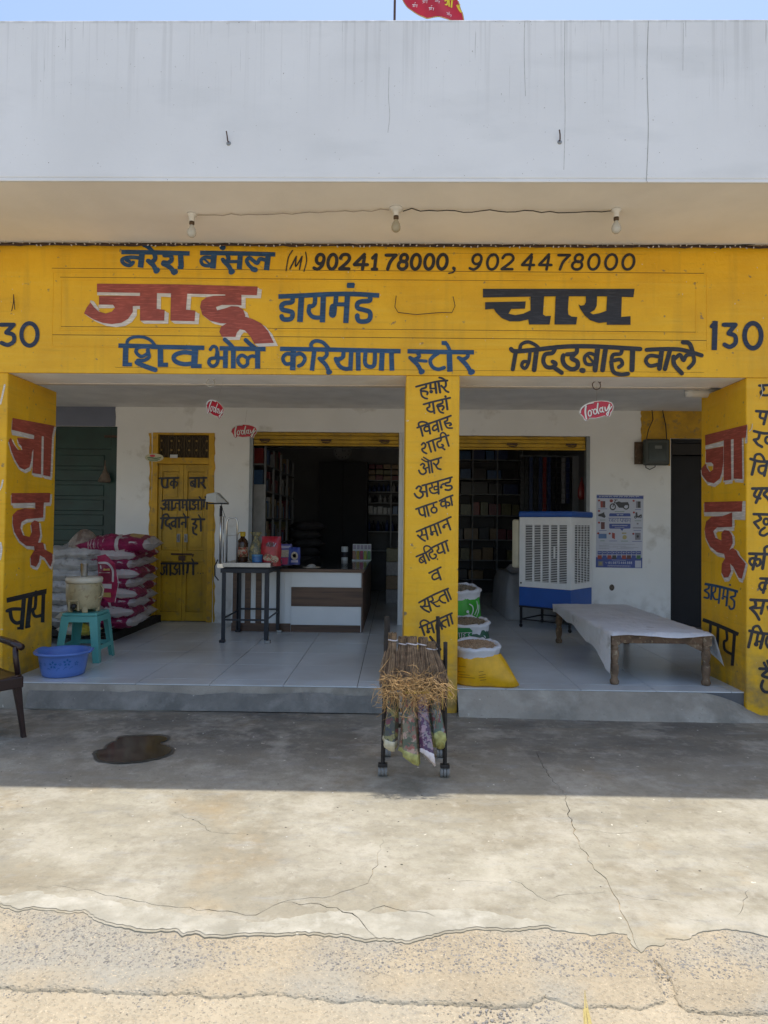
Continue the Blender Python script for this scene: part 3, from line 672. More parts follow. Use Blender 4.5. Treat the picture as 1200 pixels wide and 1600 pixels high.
word('lettering', [(-28, [(672, 97), (800, 99), (960, 102)]), (20, [(614, 105), (630, 85), (652, 92), (656, 120), (650, 150)]), (22, [(660, 120), (662, 170), (650, 200), (625, 208), (606, 190), (612, 165), (640, 158), (700, 158)]), (-30, [(710, 98), (708, 220)]), (-30, [(758, 98), (758, 222)]), (26, [(705, 42), (738, 72), (762, 100)]),
    (22, [(915, 155), (875, 145), (848, 165), (846, 195), (820, 212), (792, 192), (788, 160), (812, 140), (840, 155)]), (-32, [(910, 100), (910, 225)]), (26, [(835, 45), (868, 75), (903, 102)])], C7, BLU)
C8 = crop(430, 520, 3.75)
word('lettering', [(-26, [(28, 94), (350, 99), (735, 108)]), (22, [(105, 126), (65, 124), (45, 150), (62, 182), (102, 178)]), (-32, [(106, 100), (102, 220)]), (22, [(108, 132), (148, 122), (174, 148), (160, 182), (138, 194)]),
    (22, [(218, 100), (210, 68), (235, 48), (278, 56), (312, 90)]), (-26, [(230, 98), (215, 222)]), (22, [(300, 105), (302, 130), (280, 152), (258, 150)]), (24, [(266, 158), (298, 190), (316, 232)]), (28, [(312, 232), (320, 230)]),
    (24, [(400, 108), (396, 142), (370, 155), (354, 152)]), (24, [(356, 160), (380, 198), (415, 212), (440, 206)]), (-26, [(446, 104), (440, 222)]), (-28, [(486, 105), (487, 222)]),
    (24, [(530, 108), (526, 175), (548, 198), (580, 188), (585, 108)]), (-30, [(627, 108), (622, 222)]), (-28, [(681, 108), (684, 222)])], C8, BLU)
word('lettering', [(-26, [(775, 108), (970, 112), (1165, 114)]), (22, [(832, 115), (844, 138), (815, 156), (790, 146)]), (24, [(800, 155), (836, 190), (858, 232)]), (30, [(855, 230), (862, 226)]), (18, [(838, 162), (885, 166)]),
    (22, [(955, 120), (925, 140), (908, 165), (922, 200), (955, 214), (990, 204)]), (-32, [(1020, 110), (1024, 228)]), (20, [(985, 58), (1005, 66), (1024, 105)]), ('p', [(975, 48), (1005, 48), (1012, 76), (975, 70)]),
    (22, [(1128, 118), (1128, 140), (1100, 155), (1075, 146)]), (26, [(1088, 155), (1120, 188), (1148, 232)]), (32, [(1145, 232), (1155, 228)])], C8, BLU)
C9 = crop(785, 525, 3.6923)
word('lettering', [(26, [(50, 75), (75, 88), (180, 80), (350, 62), (520, 60), (795, 75)]), (24, [(78, 90), (60, 192)]), (20, [(100, 82), (110, 48), (150, 34), (195, 55), (218, 80)]), (20, [(160, 88), (152, 150), (132, 186), (112, 172), (122, 148), (150, 150)]), (28, [(197, 85), (183, 195)]),
    (24, [(305, 72), (288, 98), (248, 106), (236, 145), (255, 178), (290, 180), (308, 160), (290, 148)]), (26, [(292, 178), (342, 212)]), (24, [(430, 65), (425, 98), (372, 106)]), (26, [(420, 100), (400, 128), (432, 148), (432, 180), (400, 192), (362, 170), (348, 138), (352, 112)]), (30, [(458, 198), (466, 199)]),
    (20, [(538, 112), (502, 100), (475, 122), (482, 158), (515, 164), (538, 140)]), (14, [(497, 118), (532, 160)]), (30, [(550, 68), (535, 196)]), (28, [(596, 70), (578, 196)]),
    (22, [(690, 72), (682, 102), (640, 108), (634, 140), (680, 136), (692, 162), (672, 180)]), (24, [(628, 150), (640, 205), (680, 222), (725, 218)]), (30, [(752, 75), (748, 195)])], C9, INK)
word('lettering', [(24, [(832, 80), (900, 76), (1000, 76), (1060, 85), (1150, 112)]), (22, [(898, 118), (850, 114), (828, 142), (850, 172), (895, 165)]), (28, [(920, 80), (906, 188)]), (26, [(968, 78), (938, 190)]),
    (26, [(988, 120), (992, 165), (1035, 215)]), (22, [(996, 130), (1025, 108), (1045, 140), (1062, 112), (1098, 110), (1105, 150), (1075, 185)]), (26, [(1042, 36), (1080, 45), (1100, 100)])], C9, INK)
CA = crop(600, 360, 2)
word('lettering', [(w, p) for w, p in digit('3', 1060, 292, 1103, 364, 14, 0)+digit('0', 1122, 290, 1184, 368, 15, 0)]+[(-17, [(1035, 283), (1032, 374)]), (12, [(1024, 300), (1034, 288)])], CA, NAVY)
CB = crop(0, 360, 2)
word('lettering', digit('3', 0, 292, 48, 358, 13, 0)+digit('0', 62, 290, 122, 360, 13, 0)+[(-16, [(-28, 285), (-30, 364)])], CB, NAVY)

# ------------------------------------------------------------------ words down the middle pillar
P1 = crop(635, 590, 14.118); P2 = crop(635, 690, 14.118); P3 = crop(635, 790, 14.118); P4 = crop(635, 830, 9.4118)
def pw(items, tr):
    items = [(i[0]*1.28, i[1]) for i in items]; return word('lettering', items, tr, INK, y=-.002)
pw([(34, [(215, 200), (480, 130), (700, 80), (905, 65)]), (36, [(430, 140), (430, 215), (335, 250), (320, 295), (400, 300), (465, 320), (460, 370)]), (32, [(318, 300), (340, 400), (400, 450), (460, 465)]),
    (40, [(530, 120), (530, 240)]), (62, [(545, 305), (550, 310)]), (28, [(540, 240), (640, 240)]), (42, [(635, 110), (660, 335)]), (42, [(705, 95), (745, 325)]), (36, [(865, 70), (870, 180), (820, 220), (770, 180)]), (34, [(810, 215), (870, 290), (930, 320)]), (34, [(725, 0), (790, 15), (860, 60)])], P1)
pw([(34, [(380, 590), (600, 530), (965, 445)]), (34, [(500, 560), (510, 640), (455, 680), (480, 730), (540, 755), (610, 740)]), (36, [(585, 550), (618, 785)]), (34, [(790, 490), (795, 560), (690, 600), (690, 640), (790, 620), (825, 655), (795, 710)]), (32, [(690, 650), (740, 750), (815, 780)]), (38, [(875, 475), (905, 700)]), (42, [(862, 415)])], P1)
pw([(34, [(240, 1105), (480, 1020), (700, 945), (980, 840)]), (32, [(280, 1080), (270, 1010), (330, 975), (420, 985), (480, 1020)]), (36, [(310, 1085), (360, 1285)]), (32, [(495, 1075), (420, 1085), (392, 1140), (430, 1185), (515, 1160)]), (36, [(490, 1030), (525, 1235)]),
    (32, [(680, 1035), (605, 1070), (578, 1130), (615, 1168), (695, 1120)]), (36, [(670, 965), (712, 1185)]), (34, [(735, 945), (785, 1155)]), (32, [(905, 880), (900, 945), (840, 975), (870, 1010), (960, 1000), (990, 1035), (955, 1055)]), (30, [(850, 1020), (905, 1105), (1010, 1112)])], P1)
pw([(32, [(450, 20), (620, -45), (930, -138)]), (32, [(335, 70), (380, 28), (425, 75), (400, 140), (345, 165), (375, 225), (445, 262)]), (34, [(485, 25), (545, 225)]), (34, [(580, -20), (640, 200)]), (32, [(765, -70), (755, -20), (690, 10), (680, 70), (720, 130), (790, 120), (815, 85), (785, 65)]), (32, [(790, 130), (845, 175)]), (34, [(870, -115), (935, 95)]), (28, [(765, -60), (755, -160), (800, -200), (850, -175), (885, -125)])], P2)
pw([(32, [(540, 420), (770, 352)]), (32, [(315, 515), (360, 485), (400, 520), (375, 580), (425, 615), (430, 680), (370, 720), (310, 700), (275, 635)]), (26, [(415, 590), (490, 565)]), (34, [(480, 430), (515, 685)]), (34, [(540, 420), (575, 675)]), (26, [(378, 345), (460, 395), (525, 430)]), (26, [(338, 385), (420, 435), (490, 450)]), (32, [(705, 380), (705, 460), (655, 515), (600, 478)]), (32, [(640, 510), (690, 590), (760, 610)])], P2)
pw([(32, [(350, 970), (640, 890), (1005, 785)]), (34, [(220, 1035), (270, 985), (330, 1020), (300, 1090), (355, 1130), (360, 1195), (290, 1245), (220, 1210), (180, 1150)]), (30, [(310, 1100), (440, 1110)]), (36, [(430, 950), (460, 1205)]), (30, [(555, 920), (570, 1010), (510, 1035), (545, 1120), (620, 1140), (700, 1110)]), (26, [(690, 985), (620, 995), (620, 1060), (690, 1055)]), (36, [(695, 885), (712, 1150)]), (30, [(830, 930), (770, 960)]), (50, [(765, 1005)]), (34, [(970, 800), (955, 890), (860, 920), (880, 970), (985, 975), (1000, 1030), (935, 1070), (860, 1060)])], P2)
pw([(32, [(210, 1490), (400, 1420), (670, 1330)]), (32, [(270, 1470), (295, 1585), (350, 1625), (410, 1605)]), (34, [(380, 1430), (420, 1655)]), (34, [(440, 1415), (490, 1620)]), (30, ring(610, 1510, 62, 62)), (30, [(590, 1360), (605, 1440)])], P2)
pw([(32, [(730, 1310), (870, 1240), (1020, 1185)]), (30, [(865, 1310), (780, 1330), (760, 1390), (800, 1430), (875, 1400)]), (32, [(850, 1250), (880, 1460)]), (30, [(880, 1335), (940, 1345), (955, 1400), (915, 1415)]), (32, [(975, 1205), (1010, 1400)])], P2)
pw([(32, [(225, 575), (500, 460), (740, 360), (980, 250)]), (32, [(325, 535), (345, 620), (300, 690), (250, 655)]), (32, [(260, 660), (335, 735), (412, 778)]), (26, [(340, 655), (435, 640)]), (34, [(415, 490), (470, 740)]), (30, [(525, 460), (545, 580)]), (64, [(560, 620)]), (24, [(560, 580), (640, 565)]), (34, [(615, 425), (690, 655)]), (32, [(690, 385), (760, 605)]), (26, [(905, 400), (830, 430)]), (58, [(825, 468)]), (34, [(885, 290), (972, 530)])], P3)
pw([(32, [(220, 1125), (480, 1010), (580, 920), (905, 768)]), (26, [(400, 1010), (385, 930), (430, 888), (500, 900), (555, 955)]), (34, [(415, 1030), (505, 1205)]), (28, [(355, 1130), (300, 1160), (288, 1220), (330, 1260), (395, 1225)]), (20, [(315, 1175), (365, 1215)]), (34, [(360, 1070), (430, 1270)]), (30, [(560, 960), (580, 1010), (510, 1050), (520, 1120), (580, 1172), (650, 1140), (650, 1080), (615, 1075)]), (28, [(685, 1180)]), (30, [(690, 880), (712, 950), (680, 1000), (720, 1048), (805, 1015)]), (34, [(780, 835), (850, 1050)]), (34, [(865, 790), (925, 1000)])], P3)
pw([(22, [(335, 615), (505, 530)]), (20, [(472, 605), (400, 632), (378, 680), (410, 712), (482, 680)]), (24, [(452, 560), (505, 710)])], P4)
pw([(22, [(185, 1050), (400, 935), (615, 842)]), (22, [(270, 1015), (272, 1080), (240, 1110), (210, 1105)]), (22, [(215, 1112), (265, 1155), (335, 1190)]), (18, [(265, 1108), (345, 1100)]), (24, [(308, 980), (360, 1168)]), (20, [(372, 960), (392, 1015), (350, 1035)]), (20, [(358, 1038), (400, 1068), (445, 1105), (488, 1100)]), (16, [(395, 1050), (450, 1035), (485, 1000)]), (20, [(570, 925), (500, 962), (490, 1010), (535, 1048), (575, 1052)]), (24, [(558, 880), (618, 1028)]), (22, [(598, 860), (655, 1000)])], P4)
pw([(22, [(195, 1415), (400, 1325), (670, 1205)]), (20, [(220, 1400), (205, 1345), (250, 1308), (300, 1320), (342, 1350)]), (24, [(225, 1410), (265, 1528)]), (20, [(305, 1370), (312, 1440)]), (44, [(318, 1475)]), (18, [(318, 1440), (385, 1415)]), (24, [(365, 1350), (405, 1490)]), (20, [(500, 1390), (470, 1345), (440, 1375), (440, 1440)]), (24, [(478, 1300), (525, 1438)]), (20, [(590, 1300), (525, 1335), (532, 1385), (578, 1412)]), (22, [(595, 1245), (630, 1392)]), (22, [(645, 1220), (680, 1360)])], P4)
# words on the right pillar's front (they run on beyond the picture's edge)
E1 = crop(1095, 590, 6.4); F1 = crop(1095, 830, 5.924)
pw([(20, [(585, 80), (760, 70)]), (20, [(612, 90), (632, 118), (600, 145), (620, 175), (700, 175)]), (22, [(705, 75), (700, 200)])], E1)
pw([(22, [(555, 335), (800, 350)]), (20, [(600, 345), (592, 395), (630, 410)]), (22, [(662, 345), (630, 465)]), (22, [(720, 345), (700, 460)])], E1)
pw([(22, [(532, 535), (640, 558), (780, 550)]), (22, [(590, 555), (575, 608), (532, 622)]), (22, [(540, 628), (568, 665), (612, 692)]), (20, ring(672, 625, 26, 34)), (22, [(735, 560), (715, 690)])], E1)
pw([(20, [(535, 822), (548, 775), (590, 765), (620, 790), (640, 835)]), (22, [(498, 812), (600, 840), (780, 835)]), (24, [(545, 830), (512, 968)]), (20, [(650, 880), (590, 888), (580, 935), (615, 960), (650, 930)]), (22, [(665, 845), (635, 980)])], E1)
pw([(22, [(515, 1110), (800, 1105)]), (22, [(562, 1118), (535, 1180), (595, 1208)]), (24, [(615, 1112), (552, 1250)]), (24, [(680, 1120), (632, 1165), (672, 1210), (700, 1265)])], E1)
pw([(22, [(530, 1365), (780, 1372)]), (22, [(582, 1380), (600, 1415), (535, 1448)]), (22, [(540, 1455), (580, 1505)]), (20, ring(655, 1440, 26, 30)), (20, [(640, 1500), (600, 1530), (592, 1565), (630, 1580), (668, 1560)]), (22, [(715, 1370), (705, 1500)])], E1)
pw([(22, [(450, 208), (800, 218)]), (20, [(520, 255), (470, 252), (452, 285), (480, 318), (510, 300)]), (22, [(515, 215), (482, 352)]), (20, [(510, 262), (548, 262), (548, 305), (520, 322)]), (24, [(592, 205), (572, 345)]), (20, [(592, 205), (592, 158), (625, 140), (660, 180)])], F1)
pw([(20, [(552, 438), (780, 445)]), (18, [(615, 480), (562, 478), (542, 510), (565, 545), (600, 530)]), (22, [(612, 445), (578, 568)])], F1)
pw([(22, [(462, 635), (800, 652)]), (22, [(500, 645), (508, 690), (458, 712)]), (22, [(465, 715), (510, 765), (540, 818)]), (18, [(500, 712), (565, 708)]), (22, [(585, 650), (558, 762)]), (20, [(620, 700), (640, 740), (690, 745)])], F1)
pw([(20, [(478, 938), (490, 890), (530, 878), (555, 915), (565, 940)]), (22, [(452, 922), (600, 950), (780, 950)]), (22, [(475, 935), (442, 1072)]), (20, [(532, 945), (515, 1030)]), (34, [(512, 1045)]), (16, [(520, 1022), (565, 1020)]), (24, [(585, 950), (552, 1080)]), (20, [(660, 1000), (620, 980), (605, 1030), (622, 1075)])], F1)
pw([(22, [(545, 1272), (780, 1285)]), (20, [(585, 1218), (612, 1270)]), (20, [(618, 1200), (640, 1265)]), (22, [(620, 1290), (570, 1335), (640, 1360)]), (22, [(575, 1385), (560, 1440), (590, 1485), (650, 1490)])], F1)
# left pillar front: tail ends of white shaded letters
LF = crop(0, 580, 2.7586)
paint('lettering', items_to_polys([(8, [(20, 60), (2, 140)]), (7, [(12, 470), (5, 500), (-8, 520)]), (9, [(2, 740), (6, 770), (0, 810)])], LF), WPT, B, y=-.002)

# ------------------------------------------------------------------ words on the pillars' inner faces
def side(nm, polys, tr, mt, x): return paint(nm, [[tr(a) for a in p] for p in polys], mt, B, x=x)
H1 = crop(0, 640, 4.444)
jaL = [[(88, 58), (378, 112), (360, 195), (240, 178), (82, 140)], [(238, 170), (290, 182), (285, 450), (225, 440)], [(305, 180), (362, 190), (350, 465), (300, 455)],
    [(120, 195), (240, 205), (238, 262), (222, 300), (218, 350), (205, 400), (170, 418), (135, 400), (105, 350), (80, 290), (60, 215), (75, 195), (95, 240), (125, 280), (155, 280), (150, 255), (130, 235)],
    [(80, 580), (350, 578), (345, 645), (80, 650)],
    [(245, 640), (305, 640), (300, 750), (185, 760), (150, 780), (142, 820), (160, 872), (205, 885), (222, 850), (215, 790), (240, 768), (270, 780), (280, 870), (262, 935), (230, 950), (180, 945), (135, 910), (100, 850), (88, 790), (90, 730), (120, 700), (170, 685), (245, 690)],
    [(235, 940), (262, 925), (300, 922), (310, 970), (365, 1000), (365, 1050), (350, 1092), (310, 1030), (278, 1012), (270, 1060), (250, 1092), (215, 1080), (212, 1020), (240, 975)]]
wh = []
for dx, dy in ((-4, 14), (8, 24), (13, 10)): wh += [[(x+dx, y+dy) for x, y in p] for p in jaL]
wh += [[(78, 148), (236, 182), (234, 206), (84, 176)], [(288, 182), (304, 184), (300, 460), (284, 455)], [(92, 655), (242, 652), (240, 682), (92, 684)]]
side('lettering_shade', wh, H1, WPT, XL+.002); side('lettering', jaL, H1, RED, XL+.004)
paint('lettering', items_to_polys([('p', [(45, 1308), (325, 1243), (322, 1280), (48, 1342)]), (24, [(50, 1398), (85, 1385), (140, 1385)]), (26, [(70, 1395), (82, 1455), (115, 1482), (155, 1470)]), (-30, [(168, 1290), (150, 1528)]), (-18, [(120, 1520), (165, 1512)]), (-32, [(215, 1280), (190, 1515)]), (-16, [(175, 1515), (212, 1500)]), (22, [(250, 1265), (245, 1370), (228, 1392), (245, 1435), (300, 1425)]), (-26, [(303, 1255), (296, 1478)])], H1), INK, B, x=XL+.002)
jaR = [[(42, 575), (462, 470), (450, 600), (225, 628), (45, 678)], [(230, 605), (300, 610), (305, 1020), (228, 1032)], [(328, 600), (410, 590), (415, 1015), (328, 1010)],
    [(50, 720), (225, 690), (225, 850), (210, 950), (190, 1010), (130, 1058), (60, 1040), (10, 970), (5, 910), (45, 860), (60, 900), (90, 945), (122, 920), (125, 870), (105, 848), (50, 850)],
    [(35, 1245), (415, 1235), (410, 1340), (35, 1345)]]
wr = []
for dx, dy in ((-4, 16), (12, 36), (18, 12)): wr += [[(x+dx, y+dy) for x, y in p] for p in jaR[1:]]
wr += [[(442, 475), (466, 470), (466, 655), (440, 660)], [(45, 680), (226, 632), (226, 685), (45, 720)], [(302, 620), (326, 612), (326, 1020), (303, 1020)], [(420, 1235), (448, 1235), (445, 1425), (330, 1420), (335, 1530), (300, 1535), (310, 1350), (420, 1350)], [(35, 1348), (226, 1345), (226, 1388), (35, 1386)]]
side('lettering_shade', wr, E1, WPT, XR-.002); side('lettering', jaR, E1, RED, XR-.004)
duR = [[(205, -140), (290, -175), (290, -40), (150, -35), (115, 0), (135, 60), (190, 85), (190, 20), (215, -10), (260, -5), (290, 40), (295, 110), (270, 165), (235, 215), (150, 195), (85, 140), (45, 60), (35, -20), (50, -90), (100, -135)],
    [(215, 215), (290, 155), (330, 180), (345, 220), (415, 300), (380, 440), (350, 430), (300, 330), (270, 300), (280, 370), (255, 425), (215, 430), (190, 380), (195, 300), (225, 250)]]
wd = []
for dx, dy in ((8, 38), (22, 8), (0, 20)): wd += [[(x+dx, y+dy) for x, y in p] for p in duR]
side('lettering_shade', wd, F1, WPT, XR-.0022); side('lettering', duR, F1, RED, XR-.0042)
paint('lettering', items_to_polys([(-24, [(35, 487), (180, 515), (345, 560)]), (18, [(75, 500), (72, 530), (35, 548), (72, 578), (68, 618), (32, 612)]), (-20, [(102, 505), (95, 636)]), (16, [(138, 515), (132, 558), (112, 575), (125, 625), (160, 632)]), (-18, [(178, 522), (165, 672)]), (16, [(215, 535), (205, 600)]), (26, [(202, 620)]), (-14, [(205, 600), (240, 612)]), (-20, [(250, 540), (236, 696)]), (18, [(320, 560), (316, 600), (275, 612), (308, 648), (305, 708), (275, 720), (262, 695)]), (18, [(270, 497)])], F1), BLU, B, x=XR-.002)
paint('lettering', items_to_polys([(-34, [(18, 818), (180, 880), (348, 955)]), (24, [(235, 905), (242, 1000), (215, 1025), (225, 1100), (290, 1140)]), (-30, [(312, 950), (290, 1245)]), (-26, [(90, 860), (80, 1080)]), (22, [(20, 960), (60, 990), (30, 1010), (45, 1060), (85, 1070)]), (-26, [(160, 880), (150, 1130)])], F1), INK, B, x=XR-.002)
# door words
G1 = crop(235, 670, 6.4); YD = YW+.018
def dw(items):
    items = [(i[0]*1.05, i[1]) for i in items]; return paint('lettering', items_to_polys(items, G1), INK, D, y=YD)
dw([(20, [(90, 495), (280, 490)]), (20, [(115, 500), (115, 560), (140, 588), (172, 580)]), (18, [(172, 500), (166, 568)]), (16, [(240, 522), (208, 530), (202, 560), (235, 568)]), (20, [(237, 495), (233, 590)]), (16, [(242, 528), (270, 538), (260, 572)])])
dw([(20, [(395, 492), (560, 490)]), (16, [(442, 522), (408, 530), (406, 568), (442, 572)]), (12, [(415, 535), (436, 562)]), (20, [(448, 495), (446, 582)]), (20, [(484, 495), (483, 580)]), (18, [(530, 495), (532, 528), (506, 540)]), (20, [(510, 542), (548, 592)])])
dw([(20, [(160, 714), (575, 712)]), (18, [(118, 722), (150, 714), (150, 742), (128, 755), (155, 778), (130, 805), (106, 790)]), (14, [(148, 762), (182, 755)]), (20, [(182, 714), (182, 810)]), (20, [(215, 714), (215, 810)]), (16, [(290, 752), (255, 745), (248, 785), (228, 802)]), (20, [(290, 714), (292, 810)]), (18, [(322, 715), (322, 765)]), (28, [(322, 785)]), (14, [(322, 762), (362, 758)]), (20, [(362, 714), (362, 812)]), (18, [(394, 714), (394, 810)]), (16, [(418, 725), (445, 728), (422, 752), (450, 778), (432, 805), (408, 795)]), (12, [(445, 760), (478, 755)]), (18, [(478, 714), (478, 806)]), (18, [(512, 714), (512, 805)]), (14, [(488, 680), (512, 710)]), (18, [(538, 718), (534, 780)]), (18, [(568, 714), (564, 802)]), (14, [(548, 680), (570, 708)])])
dw([(20, [(105, 895), (380, 886)]), (16, [(125, 895), (130, 862), (168, 855), (188, 890)]), (20, [(125, 898), (112, 995)]), (18, [(178, 898), (152, 925), (158, 965), (188, 970), (188, 950)]), (18, [(185, 975), (206, 1002)]), (16, [(245, 922), (210, 938), (222, 975), (246, 962)]), (18, [(252, 892), (250, 985)]), (18, [(288, 892), (286, 985)]), (14, [(348, 938), (318, 935)]), (26, [(314, 950)]), (18, [(354, 890), (352, 985)]), (14, [(332, 850), (356, 885)])])
dw([(20, [(415, 905), (540, 905)]), (18, [(455, 905), (445, 938), (428, 950), (462, 968), (448, 998)]), (18, [(425, 985), (430, 1040), (462, 1058)]), (20, [(502, 905), (505, 1020)]), (14, [(482, 862), (504, 900)])])
dw([(20, [(110, 1346), (470, 1345)]), (16, [(162, 1385), (132, 1385), (140, 1430), (120, 1458), (102, 1442)]), (18, [(162, 1348), (162, 1455)]), (20, [(200, 1346), (200, 1460)]), (16, [(225, 1352), (262, 1352), (238, 1392), (270, 1420), (248, 1455), (218, 1442)]), (12, [(262, 1405), (290, 1398)]), (18, [(290, 1346), (292, 1455)]), (18, [(330, 1346), (330, 1455)]), (14, [(310, 1300), (332, 1342)]), (18, [(378, 1350), (372, 1425)]), (24, [(366, 1435)]), (20, [(428, 1346), (428, 1455)]), (14, [(415, 1302), (436, 1342)]), (11, [(475, 1442)]), (11, [(500, 1447)]), (11, [(526, 1442)])])
# ================================================================== things on the front
R_ = random.Random
def rotz(a): return Matrix.Rotation(a, 3, 'Z')
# bulbs under the soffit
WPORC = simple('white_porcelain', (.70, .69, .66), .35, var=.1); FROST = simple('frosted_bulb_glass', (.55, .53, .48), .25, var=.1); FROST2 = simple('dusty_bulb_glass', (.42, .36, .25), .35, var=.2)
BRASS = simple('dark_brass', (.12, .08, .05), .4, .7)
def bulb(px, pyb, lab, big, fr, py1):
    yb = wp(px, pyb, z=ZT).y; x = wp(px, pyb, z=ZT).x
    t = thing('light_bulb', lab, 'light bulb', (x, yb, ZT), 'bulbs in holders under the overhang')
    s = 1.15 if big else .85
    MB().lathe([(.001, 0), (.042*s, 0), (.042*s, -.014), (.03*s, -.022), (.022, -.03), (.02, -.055), (.016, -.06)], (x, yb, ZT-.0008), 20).build('holder', WPORC, t, smooth=True)
    MB().lathe([(.015, -.055), (.019, -.06), (.019, -.078), (.013, -.085)], (x, yb, ZT), 16).build('bulb_cap', BRASS, t, smooth=True)
    g = MB(); L = .085; prof = [(.012, -.08), (.014, -.092), (.028, -.115), (.034, -.137), (.031, -.158), (.018, -.172), (.001, -.176)]
    g.lathe(prof, (x, yb, ZT), 20).build('bulb_glass', fr, t, smooth=True); return (x, yb)
b1 = bulb(300, 334, 'clear pale bulb in a small white holder, leftmost under the overhang', 0, FROST, 360)
b2 = bulb(619, 325, 'dusty yellowish bulb in a wide white ceiling rose, middle one under the overhang', 1, FROST2, 352)
b3 = bulb(963, 327, 'pale bulb in a white holder, rightmost under the overhang', 0, FROST, 352)
def sag(a, b, n, amp, sd, z):
    r = R_(sd); out = []
    for i in range(n+1):
        t = i/n; out.append((a[0]+(b[0]-a[0])*t, a[1]+(b[1]-a[1])*t+(r.random()-.5)*amp, z-r.random()*amp*.4-.01*sin(pi*t)))
    return out
t = MB().tube(sag((b1[0]+.04, b1[1]), (b2[0]-.05, b2[1]), 22, .022, 1, ZT-.006), .0032, 6).build('electric_wire', simple('grey_wire', (.36, .31, .26), .6), None); tag(t, 'thin pale wire running under the overhang from the left bulb to the middle bulb', 'wire')
t = MB().tube(sag((b2[0]+.05, b2[1]), (b3[0]-.04, b3[1]), 24, .03, 2, ZT-.006), .0036, 6).build('electric_wire', WIRE, None); tag(t, 'black wavy wire running under the overhang from the middle bulb to the right bulb', 'wire')
# string of fairy lights along the top of the fascia
t = thing('string_lights', 'brown cable of unlit little fairy lights strung along the top of the yellow fascia', 'string lights', (-3.4, -.02, ZT-.03))
CAB = simple('brown_twisted_cable', (.055, .028, .022), .6, var=.6, scale=40)
for k in range(4):
    r = R_(20+k); pts = []; x = -3.45
    while x < 3.5: pts.append((x, -.014-.010*r.random()-.004*k, ZT-.008-.006*k+.008*(r.random()-.5))); x += .06
    MB().tube(pts, .0055, 5).build('cable', CAB if k != 2 else RUST, t)
r = R_(8); x = -3.4; BW = simple('clear_plastic_bead', (.62, .58, .54), .3); first = None
while x < 3.45:
    z = ZT-.006-.030*r.random()
    if first is None:
        first = MB().lathe([(.002, -.009), (.005, -.006), (.005, .005), (.0015, .009)], (0, 0, 0), 6).build('mini_bulb', BW, t, local=True); o = first
    else: o = first.copy(); COL.objects.link(o)
    o.location = (x+3.4, -.022, z-ZT+.03); o.rotation_euler = (r.random()*2-1, r.random()*2-1, 0); x += .03+.045*r.random()
MB().tube([(x0_, -.03, z_) for x0_, z_ in ((fx(1122), fz(1122, 391)), (fx(1128), fz(1122, 388)), (fx(1150), fz(1150, 386)), (fx(1180), fz(1180, 383)), (fx(1230), fz(1230, 384)))], .006, 6).build('loose_end', WIRE, t)
# bent iron hooks in the parapet
for (px, py, lab) in ((356, 216, 'rusty bent iron hook in the white parapet, left one'), (873, 214, 'rusty bent iron hook in the white parapet, right one')):
    x, z = wx(px, py, YP), wz(px, py, YP)
    o = MB().tube([(x+.006, YP+.01, z-.030), (x+.004, YP-.02, z-.026), (x+.002, YP-.028, z), (x-.003, YP-.030, z+.03)], .0045, 6).build('iron_hook', RUST, None); tag(o, lab, 'hook')
    MB().lathe([(.001, 0), (.016, 0), (.012, .004), (.001, .006)], (0, 0, 0), 9).build('patch', GALV, o); q = COL.objects[-1]; q.location = (x+.006, YP-.0005, z-.035); q.rotation_euler = (pi/2, 0, 0)
for (pts, lab) in (([(18, 486), (22, 472), (21, 460), (24, 484)], 'bent wire hook in the yellow beam above the left number 30'), ([(619, 462), (617, 480), (622, 488), (650, 492), (690, 488), (706, 489), (711, 478), (708, 464)], 'two hooks joined by a sagging wire on the yellow beam between blue and black words')):
    P = [(wx(a, b, -.02), -.018-.010*(i % 2), wz(a, b, -.02)) for i, (a, b) in enumerate(pts)]
    tag(MB().tube(P, .0032, 6).build('wire_hook', RUST, None), lab, 'hook')
tag(MB().tube([(wx(a, b, -.012), -.008, wz(a, b, -.012)) for a, b in ((1190, 600), (1192, 614), (1188, 622))], .003, 5).build('nail', simple('pale_nail', (.6, .58, .5), .5), None), 'pale bent nail near the top of the right pillar front', 'nail')
tag(MB().tube([(wx(a, b, -.012), -.008, wz(a, b, -.012)) for a, b in ((1176, 662), (1175, 670), (1171, 674))], .003, 5).build('nail', bpy.data.materials['pale_nail'], None), 'pale bent nail on the right pillar front beside the third word', 'nail')

# flag on the roof
t = thing('flag', 'red pennant with yellow lettering and gold fringe hanging from a pole above the roof', 'flag', (wx(615, 20, .6), .6, ZT+.17))
MB().tube([(wx(615, 20, .6), .6, ZT+.16), (wx(615, 20, .6)+.01, .6, 6.3)], .011, 8).build('pole', RUST, t)
FL = crop(600, 0, 7.5); yf = .6
outl = [(110, -560), (130, -300), (180, -100), (225, 0), (270, 62), (330, 100), (400, 150), (460, 190), (520, 225), (640, 228), (800, 232), (940, 230), (925, 150), (900, 90), (875, 0), (800, -150), (620, -350), (400, -480)]
def flag_sheet(nm, polys, mt, off):
    pp_ = [[FL(a) for a in p] for p in polys]; xs_ = [a[0] for p in pp_ for a in p]; ys2 = [a[1] for p in pp_ for a in p]
    ex = [(x, y) for x in range(int(min(xs_)), int(max(xs_))+1, 4) for y in range(int(min(ys2)), int(max(ys2))+1, 5)]
    vs, fs = union(pp_, (), ex); mb = MB()
    for a, b in vs: p = wp(a, b, y=yf); p.y += .03*sin(p.x*16+p.z*5)+off; mb.v.append(p)
    mb.f = fs; return mb.build(nm, mt, t, smooth=True)
flag_sheet('cloth', [outl], simple('red_satin', (.56, .012, .03), .4, var=.25, scale=5), 0)
